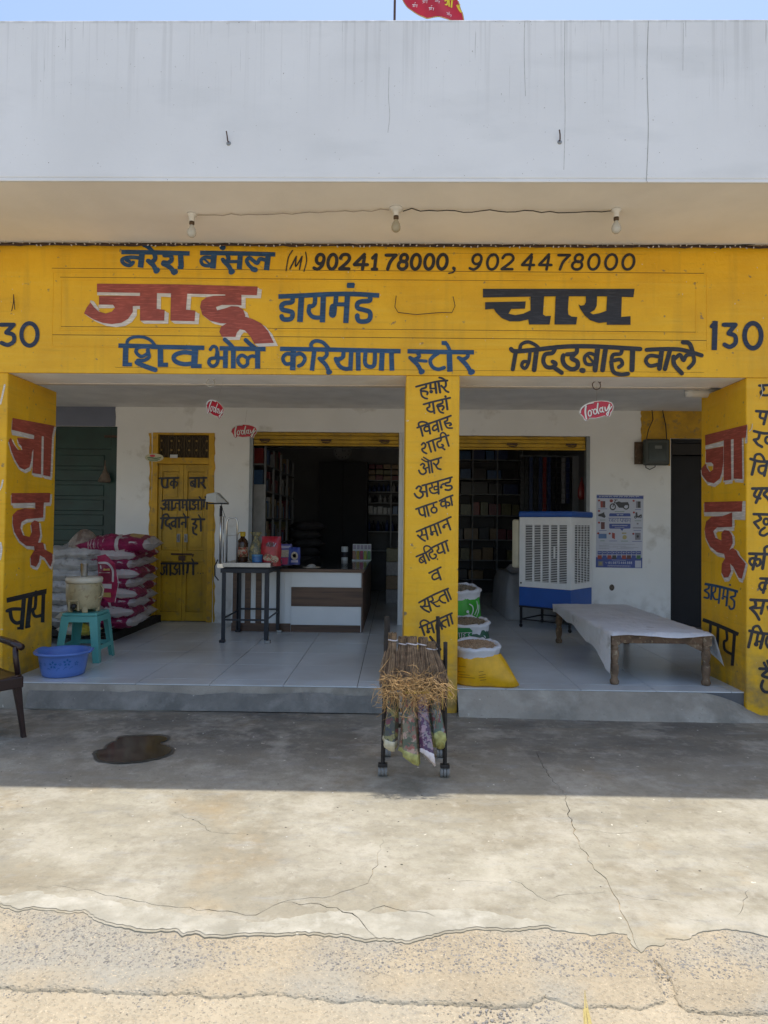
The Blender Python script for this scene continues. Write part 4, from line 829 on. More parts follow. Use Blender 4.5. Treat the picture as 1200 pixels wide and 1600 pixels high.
flag_sheet('fringe', stroke_polys(outl[2:11], 12, True)+stroke_polys(outl[11:15], 12), simple('gold_fringe', (.62, .40, .12), .5, var=.5, scale=120), -.003)
flag_sheet('lettering', items_to_polys([(16, [(715, 5), (745, -20), (740, 40), (720, 52)]), (16, [(700, -40), (860, -30)]), (18, [(762, -20), (765, 55)]), (20, [(800, -20), (792, 60)]), (18, [(860, 40), (885, 90), (905, 120)]), (16, [(870, 60), (890, 40)])], lambda p: p), simple('flag_yellow', (.75, .58, .02), .5), -.004)
sm = []
for (cx, cy) in ((365, 40), (622, 35), (555, 125), (765, 160), (480, 30)): sm += [(7, [(cx-30, cy-12), (cx+5, cy-8)]), (6, [(cx-26, cy-10), (cx-12, cy+8), (cx-26, cy+12)]), (6, [(cx, cy-8), (cx-2, cy+15)]), (6, [(cx+14, cy-2), (cx+28, cy+2)]), (6, [(cx+22, cy), (cx+20, cy+25)]), (6, [(cx-5, cy-25), (cx+6, cy-30)])]
flag_sheet('printed_words', items_to_polys(sm, lambda p: p), simple('flag_white', (.75, .6, .6), .5), -.003)

# hanging advertising cut-outs: Today
REDP = simple('glossy_red_print', (.52, .012, .035), .25, var=.1); WHP = simple('glossy_white_print', (.74, .72, .70), .3, var=.05); DKR = simple('dark_red_print', (.22, .006, .016), .25)
def today(lab, loc, rot, sc, grp='Today signs hung under the lintel'):
    T = lambda p: ((p[0]-465)/1935., -(p[1]-565)/1935.)
    blob = [(165, 620), (172, 560), (205, 505), (260, 460), (340, 425), (430, 402), (560, 392), (660, 402), (735, 432), (765, 500), (755, 560), (718, 610), (712, 665), (660, 690), (615, 668), (540, 690), (450, 712), (330, 712), (318, 740), (280, 755), (248, 735), (232, 690), (185, 640)]
    cx, cy = 465, 560; inner = [(cx+(x-cx)*.955, cy+(y-cy)*.93) for x, y in blob]
    t = thing('hanging_sign', lab, 'sign', (0, 0, 0), grp)
    vs, fs = union([[T(p) for p in blob]]); mb = MB(); mb.v = [Vector((x, 0, z)) for x, z in vs]; mb.f = fs
    mb.build('board', WHP, t, solid=.003)
    def lay(nm, items, mt, y, tr=T):
        o = local_sheet(items_to_polys(items, tr), lambda x, z: (x, y, z)).build(nm, mt, t)
        if o.data.polygons[0].normal.y > 0: o.data.flip_normals()
    lay('red_panel', [('p', inner)], REDP, -.0022)
    txt = [(18, [(182, 610), (192, 550), (250, 485), (320, 448), (412, 430)]), (30, [(278, 490), (268, 600), (288, 718)]), (20, ring(348, 620, 27, 52)), (18, [(400, 560), (385, 550)]), (20, ring(440, 590, 28, 45)), (24, [(488, 442), (478, 560), (502, 625)]), (20, ring(545, 560, 24, 38)), (20, [(572, 510), (570, 580), (592, 598)]), (22, [(612, 515), (622, 572), (650, 560), (690, 460)]), (20, [(692, 460), (682, 570), (660, 660), (640, 630), (672, 590), (728, 500)])]
    lay('lettering_shadow', [(w+8, [(x+7, y+9) for x, y in p]) for w, p in txt], DKR, -.0030)
    lay('lettering', txt, WHP, -.0038)
    MB().tube([(0, 0, .08), (.002, 0, .26/sc)], .0009, 4).build('thread', bpy.data.materials['grey_wire'], t)
    t.location = loc; t.rotation_euler = rot; t.scale = (sc, sc, sc); return t
yh = .24
p = wp(932, 641, y=yh+.12); today('red Today sign facing forward, hung in the right bay', p, (0, 0, -.08), .93)
p = wp(336, 639, y=yh); s2 = today('red Today sign turned nearly edge-on, hung from the hook in the left bay', p, (.1, .30, 1.25), .82)
p = wp(381, 674, y=YW-.9); today('darker red Today sign turned half aside at the corner of the left shutter', p, (.05, .12, .30), 1.0)
# round handbill near the yellow door
p = wp(241, 715, y=YW-.25); t = thing('oval_sign', 'small oval cream sign with green lettering hung at the top of the yellow door', 'sign', p)
T = lambda a: (p.x+(a[0])/260., p.z-(a[1])/260.)
for nm, its, mt, yy_ in (('board', [('p', ring(0, 0, 32, 14)[:-1])], simple('cream_card', (.60, .56, .38), .5), 0), ('red_logo', [('p', ring(-6, -6, 10, 4)[:-1])], REDP, -.002), ('lettering', [(3, [(-22, 1), (-10, 0), (5, 2), (22, 0)]), (2.5, [(-20, 6), (-5, 5), (18, 6)]), (2.5, [(-16, 11), (12, 10)])], simple('green_print', (.05, .16, .08), .5), -.002)):
    o = local_sheet(items_to_polys(its, T), lambda x, z: (x, p.y+yy_, z)).build(nm, mt, t)
    if o.data.polygons[0].normal.y > 0: o.data.flip_normals()
MB().tube([(p.x, p.y, p.z+.05), (p.x+.02, YW-.01, p.z+.12)], .001, 4).build('thread', bpy.data.materials['grey_wire'], t)
x, z = wx(272, 713, YW-.005), wz(272, 713, YW-.005)
tag(MB().box((x-.05, YW-.016, z-.022), (x+.05, YW-.012, z+.022)).build('small_card', WHITEPL, None), 'small white card tucked into the grille above the yellow door', 'card')
# ceiling hook of fan rope: loops under the lintel
for px, py, lab in ((329, 599, 'looped pale rope ring under the lintel of the left bay'), (932, 600, 'rough old hook ring under the lintel of the right bay')):
    c = wp(px, py+2, y=.2); tag(MB().tube([(c.x+.035*cos(a), .2+.006*sin(3*a), ZB-.03+.035*sin(a)) for a in [2*pi*i/14 for i in range(14)]], .004, 6, closed=True).tube([(c.x+.03, .2, ZB-.01), (c.x+.04, .2, ZB+.01)], .004, 5).build('ring_hook', simple('pale_rope', (.45, .43, .38), .8) if px < 500 else RUST, None), lab, 'hook')
for px, py, lab in ((469, 627, 'dark plugged hole with a screw in the rear wall above the left shutter'), (787, 622, 'dark plugged hole in the rear wall above the right shutter')):
    c = wp(px, py, y=YW); o = MB().lathe([(.001, 0), (.018, 0), (.015, .008), (.004, .010), (.004, .02), (.001, .02)], (0, 0, 0), 10).build('wall_plug', RUST, None); o.location = (c.x, YW-.0005, c.z); o.rotation_euler = (pi/2, 0, 0); tag(o, lab, 'wall plug')
# wall scars under the poster
o = paint('wall_scar', [[(956+a, 918+b) for a, b in ring(0, 0, 4, 5)[:-1]]], simple('exposed_mortar', (.16, .12, .09), .9, var=.5, scale=50), None, y=YW-.002); tag(o, 'brown scar of broken plaster on the white wall below the poster', 'plaster scar')

# meter box
mx0, mx1 = wx(1006, 700, YW-.1), wx(1046, 700, YW-.1); mz0, mz1 = wz(1026, 727, YW-.1), wz(1026, 686, YW-.1)
t = thing('meter_box', 'grey-green electricity meter box on a wooden board, between the white wall and the dark doorway', 'meter box', ((mx0+mx1)/2, YW, mz0))
MB().box((mx0-.09, YW-.03, mz0+.02), (mx1+.02, YW-.0045, mz1-.03)).build('board', DWOOD, t, bev=.003)
MB().box((mx0, YW-.13, mz0), (mx1, YW-.031, mz1)).build('case', simple('grey_green_plastic', (.055, .065, .058), .4, var=.2), t, bev=.03, seg=3)
MB().box((mx0+.05, YW-.136, mz0+.05), (mx1-.05, YW-.1305, mz1-.05)).build('cover', simple('meter_window', (.05, .06, .055), .2, var=.3), t, bev=.004)
MB().box((mx0+.13, YW-.14, mz1-.13), (mx0+.22, YW-.1365, mz1-.09)).build('display', simple('meter_display', (.16, .17, .155), .3), t)
MB().tube([(mx0+.03, YW-.09, mz0+.02), (mx0+.03, YW-.09, mz0-.03), (mx0+.08, YW-.09, mz0-.055), (mx0+.15, YW-.09, mz0-.02), (mx0+.15, YW-.09, mz0+.01)], .006, 6).build('cable', WIRE, t)
for i, pts in enumerate(([(1023, 598), (1021, 620), (1018, 635), (1021, 655), (1013, 672), (1010, 690)], [(1033, 598), (1034, 622), (1036, 645), (1041, 665), (1042, 690)])):
    tag(MB().tube([(wx(a, b, YW-.05), YW-.05+.015*(k % 2), wz(a, b, YW-.05)) for k, (a, b) in enumerate(pts)], .006, 6).build('meter_cable', WIRE, None), ('dark cable looping down to the left of the meter box top', 'dark cable dropping straight to the right of the meter box top')[i], 'cable')

# tube light behind the lintel at the right pillar
c = wp(1108, 613, y=YB-.12); tag(MB().lathe([(.001, -.16), (.045, -.15), (.05, -.1), (.05, .15), (.001, .16)], (0, 0, 0), 14).build('ceiling_lamp', WHITEPL, None, smooth=True), 'white round-ended lamp housing tucked behind the lintel beside the right pillar', 'lamp')
o = COL.objects[-1]; o.rotation_euler = (0, pi/2, 0); o.location = (c.x-.06, c.y, c.z+.0)

# poster
PX = crop(925, 765, 12.306); yp_ = YW-.004
t = thing('poster', 'blue and white advertising poster with small motorcycle and phone pictures on the white wall', 'poster', wp(969, 830, y=YW))
cb = simple('poster_blue', (.035, .07, .30), .4, var=.15); cw = simple('poster_white', (.50, .52, .60), .4, var=.06); cr = simple('poster_red', (.34, .04, .03), .4, var=.3); cg = simple('poster_green', (.06, .20, .09), .4, var=.3); ck = simple('poster_black', (.03, .03, .035), .4, var=.3); cy_ = simple('poster_gold', (.42, .36, .14), .4, var=.4); cs = simple('poster_sky', (.10, .20, .42), .4, var=.3); cgr = simple('poster_grey', (.22, .22, .27), .4, var=.3)
def ps(nm, its, mt, lay): return paint(nm, items_to_polys(its, PX), mt, t, y=yp_-.0004*lay)
def rc(x0, y0, x1, y1): return ('p', [(x0, y0), (x1, y0), (x1, y1), (x0, y1)])
c0 = [PX(a) for a in ((88, 92), (992, 108), (965, 1512), (72, 1496))]
P = [wp(a, b, y=YW-.002) for a, b in c0]; MB().quad(*P).build('sheet', cw, t, solid=.0015)
ps('header', [('p', [(90, 108), (990, 124), (988, 178), (90, 162)])], cb, 1)
ps('footer', [('p', [(76, 1300), (968, 1308), (965, 1510), (72, 1494)])], cb, 1)
ps('header_words', [(12, [(140+k, 130), (140+k+w_, 132)]) for k, w_ in ((0, 30), (50, 40), (110, 60), (190, 50), (270, 90), (390, 60), (480, 70), (580, 90), (700, 60))]+[(6, [(150+k*47, 134), (150+k*47, 152)]) for k in range(16)], cw, 2)
ps('picture', [(22, ring(400, 330, 50, 55)), (22, ring(655, 325, 50, 50)), (16, [(400, 330), (450, 210), (470, 200)]), ('p', [(440, 250), (520, 225), (560, 245), (690, 240), (720, 300), (640, 300), (600, 350), (520, 350), (480, 300)]), (12, [(430, 195), (490, 200)])], ck, 1)
ps('picture', [('p', [(160, 220), (255, 222), (255, 345), (165, 345)])], cr, 1); ps('picture', [rc(205, 222, 255, 345)], simple('poster_dark_red', (.12, .03, .03), .4), 2)
ps('picture', [rc(845, 225, 935, 352)], cgr, 1); ps('picture', [rc(880, 228, 935, 352)], ck, 2)
ps('picture', [('p', [(120, 480), (200, 450), (235, 430), (240, 470), (265, 520), (240, 545), (180, 520), (120, 510)])], ck, 1)
ps('picture', [(14, ring(835, 530, 18, 20)), (14, ring(935, 520, 18, 20)), ('p', [(835, 440), (870, 435), (880, 510), (950, 470), (960, 500), (900, 540), (840, 535)])], ck, 1)
ps('picture', [rc(172, 625, 245, 760)], bpy.data.materials['poster_dark_red'], 1); ps('picture', [rc(785, 640, 960, 745)], cw, 1); ps('picture', [rc(785, 728, 960, 745), rc(860, 640, 895, 670)], cgr, 2)
ps('picture', [rc(125, 850, 280, 940)], cs, 1); ps('picture', [('p', [(385, 825), (440, 840), (440, 955), (385, 930)])], cr, 1); ps('picture', [('p', ring(628, 915, 42, 42)[:-1]), rc(575, 825, 660, 850)], cy_, 1); ps('picture', [rc(828, 830, 935, 965)], cgr, 1); ps('picture', [('p', ring(880, 900, 22, 25)[:-1])], ck, 2)
ps('badge', [('p', ring(a, b, 22, 20)[:-1]) for a, b in ((135, 210), (800, 215), (135, 410), (805, 440), (135, 635), (120, 840), (340, 845), (795, 850))]+[('p', ring(372, 215, 34, 30)[:-1])], cr, 3)
ps('caption', [(9, [(a, b), (a+w_, b)]) for a, b, w_ in ((120, 370, 170), (140, 785, 140), (335, 988, 140), (775, 995, 180), (830, 385, 110), (800, 790, 140))], cb, 1)
ps('caption', [(9, [(a, b), (a+w_, b)]) for a, b, w_ in ((440, 425, 180), (155, 585, 100), (825, 600, 120), (160, 985, 80), (560, 990, 130))], cg, 1)
ps('bubble', [('p', [(345, 455), (725, 455), (740, 470), (740, 515), (332, 515), (332, 470)]), ('p', [(332, 655), (740, 655), (740, 735), (725, 750), (610, 752), (580, 795), (540, 752), (345, 750), (332, 735)])], cb, 1)
ps('bubble_words', [(9, [(475, 478), (520, 478)]), (9, [(535, 478), (600, 478)]), (6, [(490, 480), (490, 500)]), (6, [(510, 480), (510, 500)]), (6, [(560, 480), (560, 500)]), (6, [(590, 480), (590, 500)]), (9, [(385, 685), (520, 687)]), (9, [(535, 687), (680, 690)]), (7, [(440, 730), (620, 733)])]+[(6, [(400+k*26, 688), (400+k*26, 704)]) for k in range(11)], cw, 2)
ps('big_words', [(10, [(320, 548), (520, 552)]), (10, [(535, 552), (745, 560)]), (9, [(345, 550), (345, 575), (330, 590), (350, 612)]), (8, [(395, 575), (375, 580), (375, 605), (395, 600)]), (9, [(405, 550), (403, 620)]), (8, [(470, 590), (445, 575), (430, 600), (445, 620)]), (9, [(498, 552), (496, 622)]), (9, [(552, 560), (545, 590), (570, 610), (590, 605)]), (9, [(592, 556), (590, 625)]), (9, [(612, 558), (618, 600), (640, 600)]), (9, [(645, 558), (643, 625)]), (9, [(672, 560), (670, 625)]), (8, [(715, 600), (695, 580), (685, 610)]), (9, [(735, 560), (732, 628)])], cb, 1)
ps('small_print', [(5, [(220, 1045), (820, 1055)]), (5, [(135, 1075), (330, 1078)]), (5, [(400, 1085), (650, 1088)]), (5, [(135, 1100), (500, 1105)]), (5, [(550, 1110), (890, 1114)]), (5, [(135, 1130), (330, 1132)]), (5, [(470, 1136), (800, 1140)])], cgr, 1)
for k in range(9):
    x = 108+k*93.5; ps('coupon', [rc(x, 1182, x+86, 1248)], cb, 1); ps('coupon_picture', [rc(x, 1262, x+80, 1335)], (cr, cb, cr, ck, cb, cr, bpy.data.materials['poster_dark_red'], cb, cg)[k], 2); ps('coupon_mark', [('p', ring(x+28, 1212, 12, 11)[:-1]), rc(x+48, 1206, x+74, 1216)], cw, 2)
its = []
for i, ch in enumerate('919873444888'): x = 318+i*36+(10 if i > 1 else 0)+(10 if i > 5 else 0)+(10 if i > 8 else 0); its += digit(ch, x, 1386, x+24, 1428, 8, 0)
ps('footer_words', its+[(7, [(300, 1408), (314, 1408)]), (9, [(262, 1396), (280, 1415)]), (6, [(380, 1352), (650, 1362)]), (7, [(300, 1460), (740, 1470)])]+[(5, [(310+k*30, 1462), (310+k*30, 1482)]) for k in range(14)], cw, 2)
ps('emblem', [rc(115, 1375, 215, 1470)], cgr, 2); ps('emblem', [('p', ring(165, 1420, 28, 28)[:-1])], cy_, 3)
ps('white_box', [rc(828, 1365, 945, 1500)], cw, 2)

# ================================================================== broom rack at the middle pillar
yr = wp(597, 1212, z=0).y; xl = wx(598, 1200, yr); xr = wx(695, 1200, yr); yk = yr+.34
t = thing('broom_rack', 'narrow dark steel rack on casters holding brooms in front of the middle pillar', 'rack', ((xl+xr)/2, yr, 0))
RK = simple('rusty_grey_rack', (.045, .04, .038), .6, .4, var=.5, scale=20)
def leg(x0, z1, y, x1=None):
    x1 = x0 if x1 is None else x1; MB().tube([(x0, y, .07), (x1, y, z1)], .0125, 4).build('post', RK, t)
zl1 = wz(603, 962, yr); zr1 = wz(695, 1003, yr)
leg(xl, zl1, yr, wx(604, 965, yr)); leg(xr, zr1, yr, wx(696, 1003, yr)); leg(xl+.02, zl1-.05, yk); leg(xr-.0, wz(684, 963, yk), yk, wx(684, 963, yk))
for z in (.30, .62):
    MB().box((xl, yr-.01, z-.01), (xr, yr+.01, z+.01)).box((xl, yk-.01, z-.01), (xr, yk+.01, z+.01)).box((xl-.01, yr, z-.012), (xl+.01, yk, z+.008)).box((xr-.01, yr, z-.012), (xr+.01, yk, z+.008)).build('crossbar', RK, t)
MB().tube([(wx(672, 990, yr+.15), yr+.15, wz(672, 995, yr+.15)), (wx(688, 1015, yr), yr, wz(692, 1015, yr))], .009, 6).build('brace', RK, t)
for (x, y) in ((xl, yr), (xr, yr), (xl+.02, yk), (xr, yk)):
    c = MB().box((x-.028, y-.02, .055), (x+.028, y+.02, .075)).build('caster', RK, t, bev=.003)
    for dx in (-.019, 0, .019):
        w = MB().lathe([(.004, -.008), (.026, -.008), (.028, -.004), (.028, .004), (.026, .008), (.004, .008)], (0, 0, 0), 14).build('wheel', simple('grey_caster_wheel', (.26, .25, .23), .6) if 'grey_caster_wheel' not in bpy.data.materials else bpy.data.materials['grey_caster_wheel'], c, local=True)
        w.location = Vector((x+dx, y, .028))-Vector(t['_w']); w.rotation_euler = (0, pi/2, 0)
STRAW = [simple('brown_broom_grass', (.46, .32, .19), .75, var=.45, scale=30), simple('golden_broom_root', (.50, .31, .125), .7, var=.4, scale=30), simple('dull_broom_grass', (.24, .16, .10), .8, var=.5, scale=30)]
STRING = simple('white_nylon_string', (.66, .62, .62), .6)
def broom(i, px, pxb, ytop, y0, lean, sp):
    r = R_(40+i); x = wx(px, ytop+12, y0); zt_ = wz(px, ytop, y0); xb = wx(pxb, 1065, y0-.1); zb_ = wz(px, 1066, y0-.13)
    t = thing('broom', lab_br[i], 'broom', (xb, y0-.1, zb_), 'stick brooms in the rack')
    for part, mt, n in (('bristles', STRAW[0], 250), ('dark_bristles', STRAW[2], 80)):
        mb = MB()
        for k in range(n):
            a = r.random()*6.28; q = sqrt(r.random()); ra = .031*q; rb = sp*q
            p0 = Vector((x+ra*cos(a), y0+ra*sin(a)*.8, zt_-r.random()*.02)); p3 = Vector((xb+rb*cos(a)*1.0+(r.random()-.5)*.02, y0+lean+rb*sin(a)*.6, zb_+(r.random()-.5)*.07))
            p1 = p0.lerp(p3, .18); p1.x = x+ra*.9*cos(a); p1.y = y0+ra*.7*sin(a)
            p2 = p0.lerp(p3, .62)+Vector(((r.random()-.5)*.02, (r.random()-.5)*.02, 0))
            mb.tube([p0, p1, p2, p3], [.0019, .0019, .0016, .0011], 3, cap=False)
        mb.build(part, mt, t)
    MB().tube([(x+.035*cos(a), y0+.029*sin(a), zt_-.045+.003*sin(2*a)) for a in [2*pi*k/16 for k in range(16)]], .0042, 5, closed=True).build('tie', STRING, t)
    mb = MB()
    for k in range(16 if i < 5 else 9):
        a = r.random()*6.28; s0 = Vector((xb+(r.random()-.5)*sp*2.2, y0+lean-.01-r.random()*.05, zb_+(r.random()-.35)*.10)); pts = [s0]; d = Vector(((r.random()-.5)*.05, -.02*r.random(), -.035*r.random()+.012))
        for q in range(5):
            d = d+Vector(((r.random()-.5)*.04, (r.random()-.5)*.026, (r.random()-.62)*.036)); d = d.normalized()*.024; pts.append(pts[-1]+d)
        mb.tube(pts, [.0017, .0017, .0015, .0012, .001, .0006], 3, cap=False)
    for k in range(20):
        s0 = Vector((xb+(r.random()-.5)*sp*2.3, y0+lean-.02-r.random()*.04, zb_+(r.random()-.5)*.11)); a = (r.random()-.5)*2.0; l = .03+r.random()*.05
        mb.tube([s0, s0+Vector((sin(a)*l*.5, -.012, -cos(a)*l*.4+.02*r.random())), s0+Vector((sin(a)*l, -.01*r.random(), -cos(a)*l))], [.0017, .0014, .0007], 3, cap=False)
    mb.build('rootlets', STRAW[1], t)
lab_br = ['grass broom tied with white string, leftmost and tallest in the rack', 'grass broom tied with white string, second from the left in the rack', 'grass broom tied with white string, third from the left in the rack', 'grass broom tied with white string, fourth from the left in the rack', 'grass broom with its tie hidden, rightmost in the rack beside the black post']
yb_ = yr+.06
for i, (px, pxb, yt) in enumerate(((612, 606, 988), (630, 626, 994), (644, 646, 994), (661, 664, 995), (674, 686, 1002))): broom(i, px, pxb, yt, yb_+.02*(i % 2), -.22, .046)
def tangle():
    r = R_(77); t = thing('root_tangle', 'tangled golden grass roots and loose straw hanging over the front of the rack', 'straw tangle', (wx(645, 1075, yr-.2), yr-.2, wz(645, 1110, yr-.2)))
    mb = MB()
    for k in range(140):
        px = r.uniform(600, 692); py = r.choice((r.gauss(1064, 5), r.gauss(1086, 5), r.gauss(1074, 10))); s0 = wp(px, py, y=yr-.17-r.random()*.09); pts = [s0]; ang = r.uniform(-1, 1)*pi; zb2 = -.25
        d = Vector((cos(ang), -.2+.4*r.random(), sin(ang)*.8-.2))
        for q in range(6):
            ang += r.uniform(-.9, .9); d = Vector((cos(ang), r.uniform(-.5, .35), sin(ang)*.7+zb2*r.random())).normalized(); pts.append(pts[-1]+d*(.010+.012*r.random()))
        mb.tube(pts, [.0016, .0019, .0017, .0015, .0012, .001, .0005], 3, cap=False)
    for k in range(60):
        px = r.uniform(602, 697); s0 = wp(px, r.uniform(1075, 1100), y=yr-.19); l = .05+r.random()**2*.13; a = r.gauss(0, .5)
        mb.tube([s0, s0+Vector((sin(a)*l*.3+.01*(r.random()-.5), -.02, -l*.45)), s0+Vector((sin(a)*l, -.02+.03*r.random(), -cos(a)*l))], [.0017, .0014, .0007], 3, cap=False)
    mb.build('roots', STRAW[1], t)
    mb = MB()
    for pts in ([(688, 1068), (700, 1076), (708, 1085), (712, 1089)], [(690, 1080), (703, 1078), (711, 1087)], [(604, 1056), (598, 1048), (592, 1050)], [(603, 1060), (597, 1062), (589, 1063)], [(605, 1084), (596, 1085), (588, 1084)], [(592, 1050), (603, 1036), (610, 1026)], [(598, 1108), (600, 1092), (603, 1086)], [(606, 1106), (601, 1092)], [(648, 1090), (632, 1112), (627, 1124)], [(650, 1086), (646, 1110), (652, 1120)], [(625, 1119), (640, 1122), (652, 1118)], [(655, 1098), (668, 1102), (684, 1098)]):
        mb.tube([wp(a, b, y=yr-.22) for a, b in pts], [.0019]*(len(pts)-1)+[.0006], 4, cap=False)
    mb.build('loose_straws', STRAW[1], t)
    mb = MB()
    for k in range(140):
        px = r.uniform(601, 690); s0 = wp(px, r.uniform(1050, 1096), y=yr-.10-.06*r.random()); a = r.random()*6.28
        mb.tube([s0, s0+Vector((cos(a)*.02, .01*r.random(), sin(a)*.015)), s0+Vector((cos(a+.7)*.04, .01, sin(a+.7)*.03-.01))], [.002, .0018, .001], 3, cap=False)
    mb.build('dark_roots', STRAW[2], t)
tangle()
def floral(name, base, cols, sc=45):
    m = Mat(name, .3, obj=False)
    n = m.noise(sc*.25, 3, None, None); c = base
    for i, col in enumerate(cols):
        c = m.mix(c, col, m.noise(sc*.55, 4, .50+.02*i, .54+.02*i, off=i*5+1, rough=.6))
    m.color(c); return m.m
FLO = [floral('floral_film_olive', (.07, .07, .045), [(.05, .05, .05), (.22, .20, .07), (.16, .05, .05)]), floral('floral_film_pink', (.17, .15, .09), [(.26, .09, .06), (.08, .09, .05), (.36, .24, .18)]),
       floral('floral_film_violet', (.22, .19, .20), [(.09, .03, .08), (.06, .03, .07), (.30, .20, .24)], 60), floral('floral_film_grey', (.19, .20, .19), [(.17, .05, .05), (.09, .12, .08)])]
FLT = simple('yellow_green_film_rim', (.40, .41, .15), .3, var=.4, scale=40)
for i, (px0, py0, px1, py1, w0, w1, mt, rim, lab, dd) in enumerate((
    (615, 1085, 609, 1162, 17, 22, FLO[0], simple('pale_film_rim', (.55, .52, .38), .3, var=.3, scale=30), 'broom sleeved in dark olive floral film, leftmost under the roots', .00),
    (640, 1085, 640, 1184, 22, 30, FLO[1], FLT, 'broom sleeved in pink and green floral film, widest and in the middle under the roots', -.03),
    (658, 1085, 669, 1186, 15, 20, FLO[2], simple('white_film_rim', (.68, .64, .68), .3, var=.2, scale=30), 'broom sleeved in violet floral film with a white tip, right of the middle', -.045),
    (663, 1085, 674, 1156, 14, 15, FLO[3], FLT, 'broom sleeved in grey film with small red flowers, behind the violet one', .03),
    (677, 1078, 688, 1158, 13, 17, FLO[3], FLT, 'broom sleeved in grey film with small red flowers and yellow rim, rightmost in the rack', .0))):
    yq = yr-.16+dd; a = wp(px0, py0, y=yq+.06); b = wp(px1, py1, y=yq-.05); r0 = w0/2*4/1050; r1 = w1/2*4/1050
    t = thing('wrapped_broom', lab, 'broom', b, 'brooms wrapped in printed film')
    ax = (b-a); L = ax.length; ax.normalize(); side_ = Vector((1, 0, 0)); side_ = (side_-ax*side_.dot(ax)).normalized(); fr = ax.cross(side_)
    mb = MB(); n = 20; m = 9; rimb = MB()
    for j in range(m+1):
        s = j/m; rad = r0+(r1-r0)*s**1.3
        for k in range(n):
            an = 2*pi*k/n; fold = 1+.13*sin(an*5+i+s*3)*(.4+s)+.05*noise.noise(Vector((an*2, s*5, i)))
            p_ = a+ax*L*s*(1 if j < m else 1)+(side_*cos(an)*fold+fr*sin(an)*fold*.62)*rad
            if j >= m-1: p_ += ax*.022*(j-m+2)*(cos(an-1.2+i*.7))
            mb.v.append(p_)
    for j in range(m):
        for k in range(n): mb.f.append((j*n+k, j*n+(k+1) % n, (j+1)*n+(k+1) % n, (j+1)*n+k))
    top = MB(); top.v = [v.copy() for v in mb.v[(m-1)*n:]]; c_ = sum(top.v[n:], Vector())/n; c_ = c_-ax*.012; top.v.append(c_); top.f = [(k, (k+1) % n, n+(k+1) % n, n+k) for k in range(n)]+[(n+k, n+(k+1) % n, 2*n) for k in range(n)]
    mb.f = [f for f in mb.f if max(f) < m*n]; mb.v = mb.v[:m*n]
    mb.build('film_sleeve', mt, t, smooth=True); top.build('film_rim', rim, t, smooth=True)

# ================================================================== plastic chair at the left edge
CH = simple('dark_brown_plastic', (.030, .014, .013), .32, var=.25, scale=8); CHS = simple('worn_brown_plastic', (.055, .028, .018), .38, var=.5, scale=12)
cp = wp(37, 1152, z=0)
t = thing('plastic_chair', 'dark brown moulded plastic armchair cut off by the left edge of the picture', 'chair', (cp.x, cp.y, 0))
a_ = radians(52); Rc = rotz(a_)
def lc(u, v, z): q = Rc @ Vector((u, v, 0)); return Vector((cp.x+q.x, cp.y+q.y, z))
# local frame: origin at the near right foot, u to the left(-), v back
def legc(u, v, ut, vt, name='leg', h=.43):
    mb = MB()
    for z, ww in ((0, .034), (.03, .030), (.2, .036), (h, .056)):
        s = z/h; uu = u+(ut-u)*s; vv = v+(vt-v)*s
        for du, dv in ((-1, -1), (1, -1), (1, 1), (-1, 1)): mb.v.append(lc(uu+du*ww/2, vv+dv*ww/2, z))
    for j in range(3):
        for k in range(4): mb.f.append((j*4+k, j*4+(k+1) % 4, j*4+4+(k+1) % 4, j*4+4+k))
    mb.f += [(3, 2, 1, 0), (12, 13, 14, 15)]; mb.build(name, CH, t, bev=.005)
legc(0, 0, -.055, .02); legc(-.50, 0, -.45, .02); legc(.0, .5, -.045, .43); legc(-.50, .5, -.45, .43)
mb = MB(); n = 14
for j in range(n+1):
    for k in range(n+1):
        u = -.47+.44*k/n; v = -.02+.47*j/n; z = .415+.018*((2*k/n-1)**2)+.006*((2*j/n-1)**2); mb.v.append(lc(u, v, z))
for j in range(n):
    for k in range(n): a = j*(n+1)+k; mb.f.append((a, a+1, a+n+2, a+n+1))
mb.build('seat', CHS, t, smooth=True, solid=.012)
mb = MB()
for (u0, v0, u1, v1) in ((-.47, -.03, -.03, -.03), (-.03, -.03, -.03, .45), (-.47, .45, -.03, .45), (-.47, -.03, -.47, .45)):
    A = lc(u0, v0, 0); Bq = lc(u1, v1, 0); d = (Bq-A).normalized(); nn = Vector((-d.y, d.x, 0))*.010
    mb.add([A-nn+Vector((0, 0, z)) for z in (.355,)]+[Bq-nn+Vector((0, 0, .355)), Bq+nn+Vector((0, 0, .355)), A+nn+Vector((0, 0, .355)), A-nn+Vector((0, 0, .432)), Bq-nn+Vector((0, 0, .432)), Bq+nn+Vector((0, 0, .432)), A+nn+Vector((0, 0, .432))], [(0, 3, 2, 1), (4, 5, 6, 7), (0, 1, 5, 4), (1, 2, 6, 5), (2, 3, 7, 6), (3, 0, 4, 7)])
mb.build('seat_rim', CH, t, bev=.006)
for u in (-.035, -.465):
    mb = MB(); 
    def slab(pts, w, th):
        for (p0, p1) in zip(pts, pts[1:]):
            pass
    mb.tube([lc(u, .02, .42), lc(u+(-.02 if u > -.2 else .02), .02, .55), lc(u+(-.02 if u > -.2 else .02), .03, .63)], .019, 8)
    mb.build('arm_support', CH, t, smooth=True)
    q = MB().tube([lc(u, -.02, .632), lc(u, .12, .645), lc(u, .30, .65), lc(u, .46, .64)], [.024, .027, .025, .02], 8)
    q.build('armrest', CH, t, smooth=True)
mb = MB(); n = 12
for j in range(9):
    for k in range(n+1): s = k/n; v = .45+.10*j/8-.03*(1-(2*s-1)**2); mb.v.append(lc(-.47+.44*s, v, .43+.42*j/8-.03*(2*s-1)**2*(j/8)))
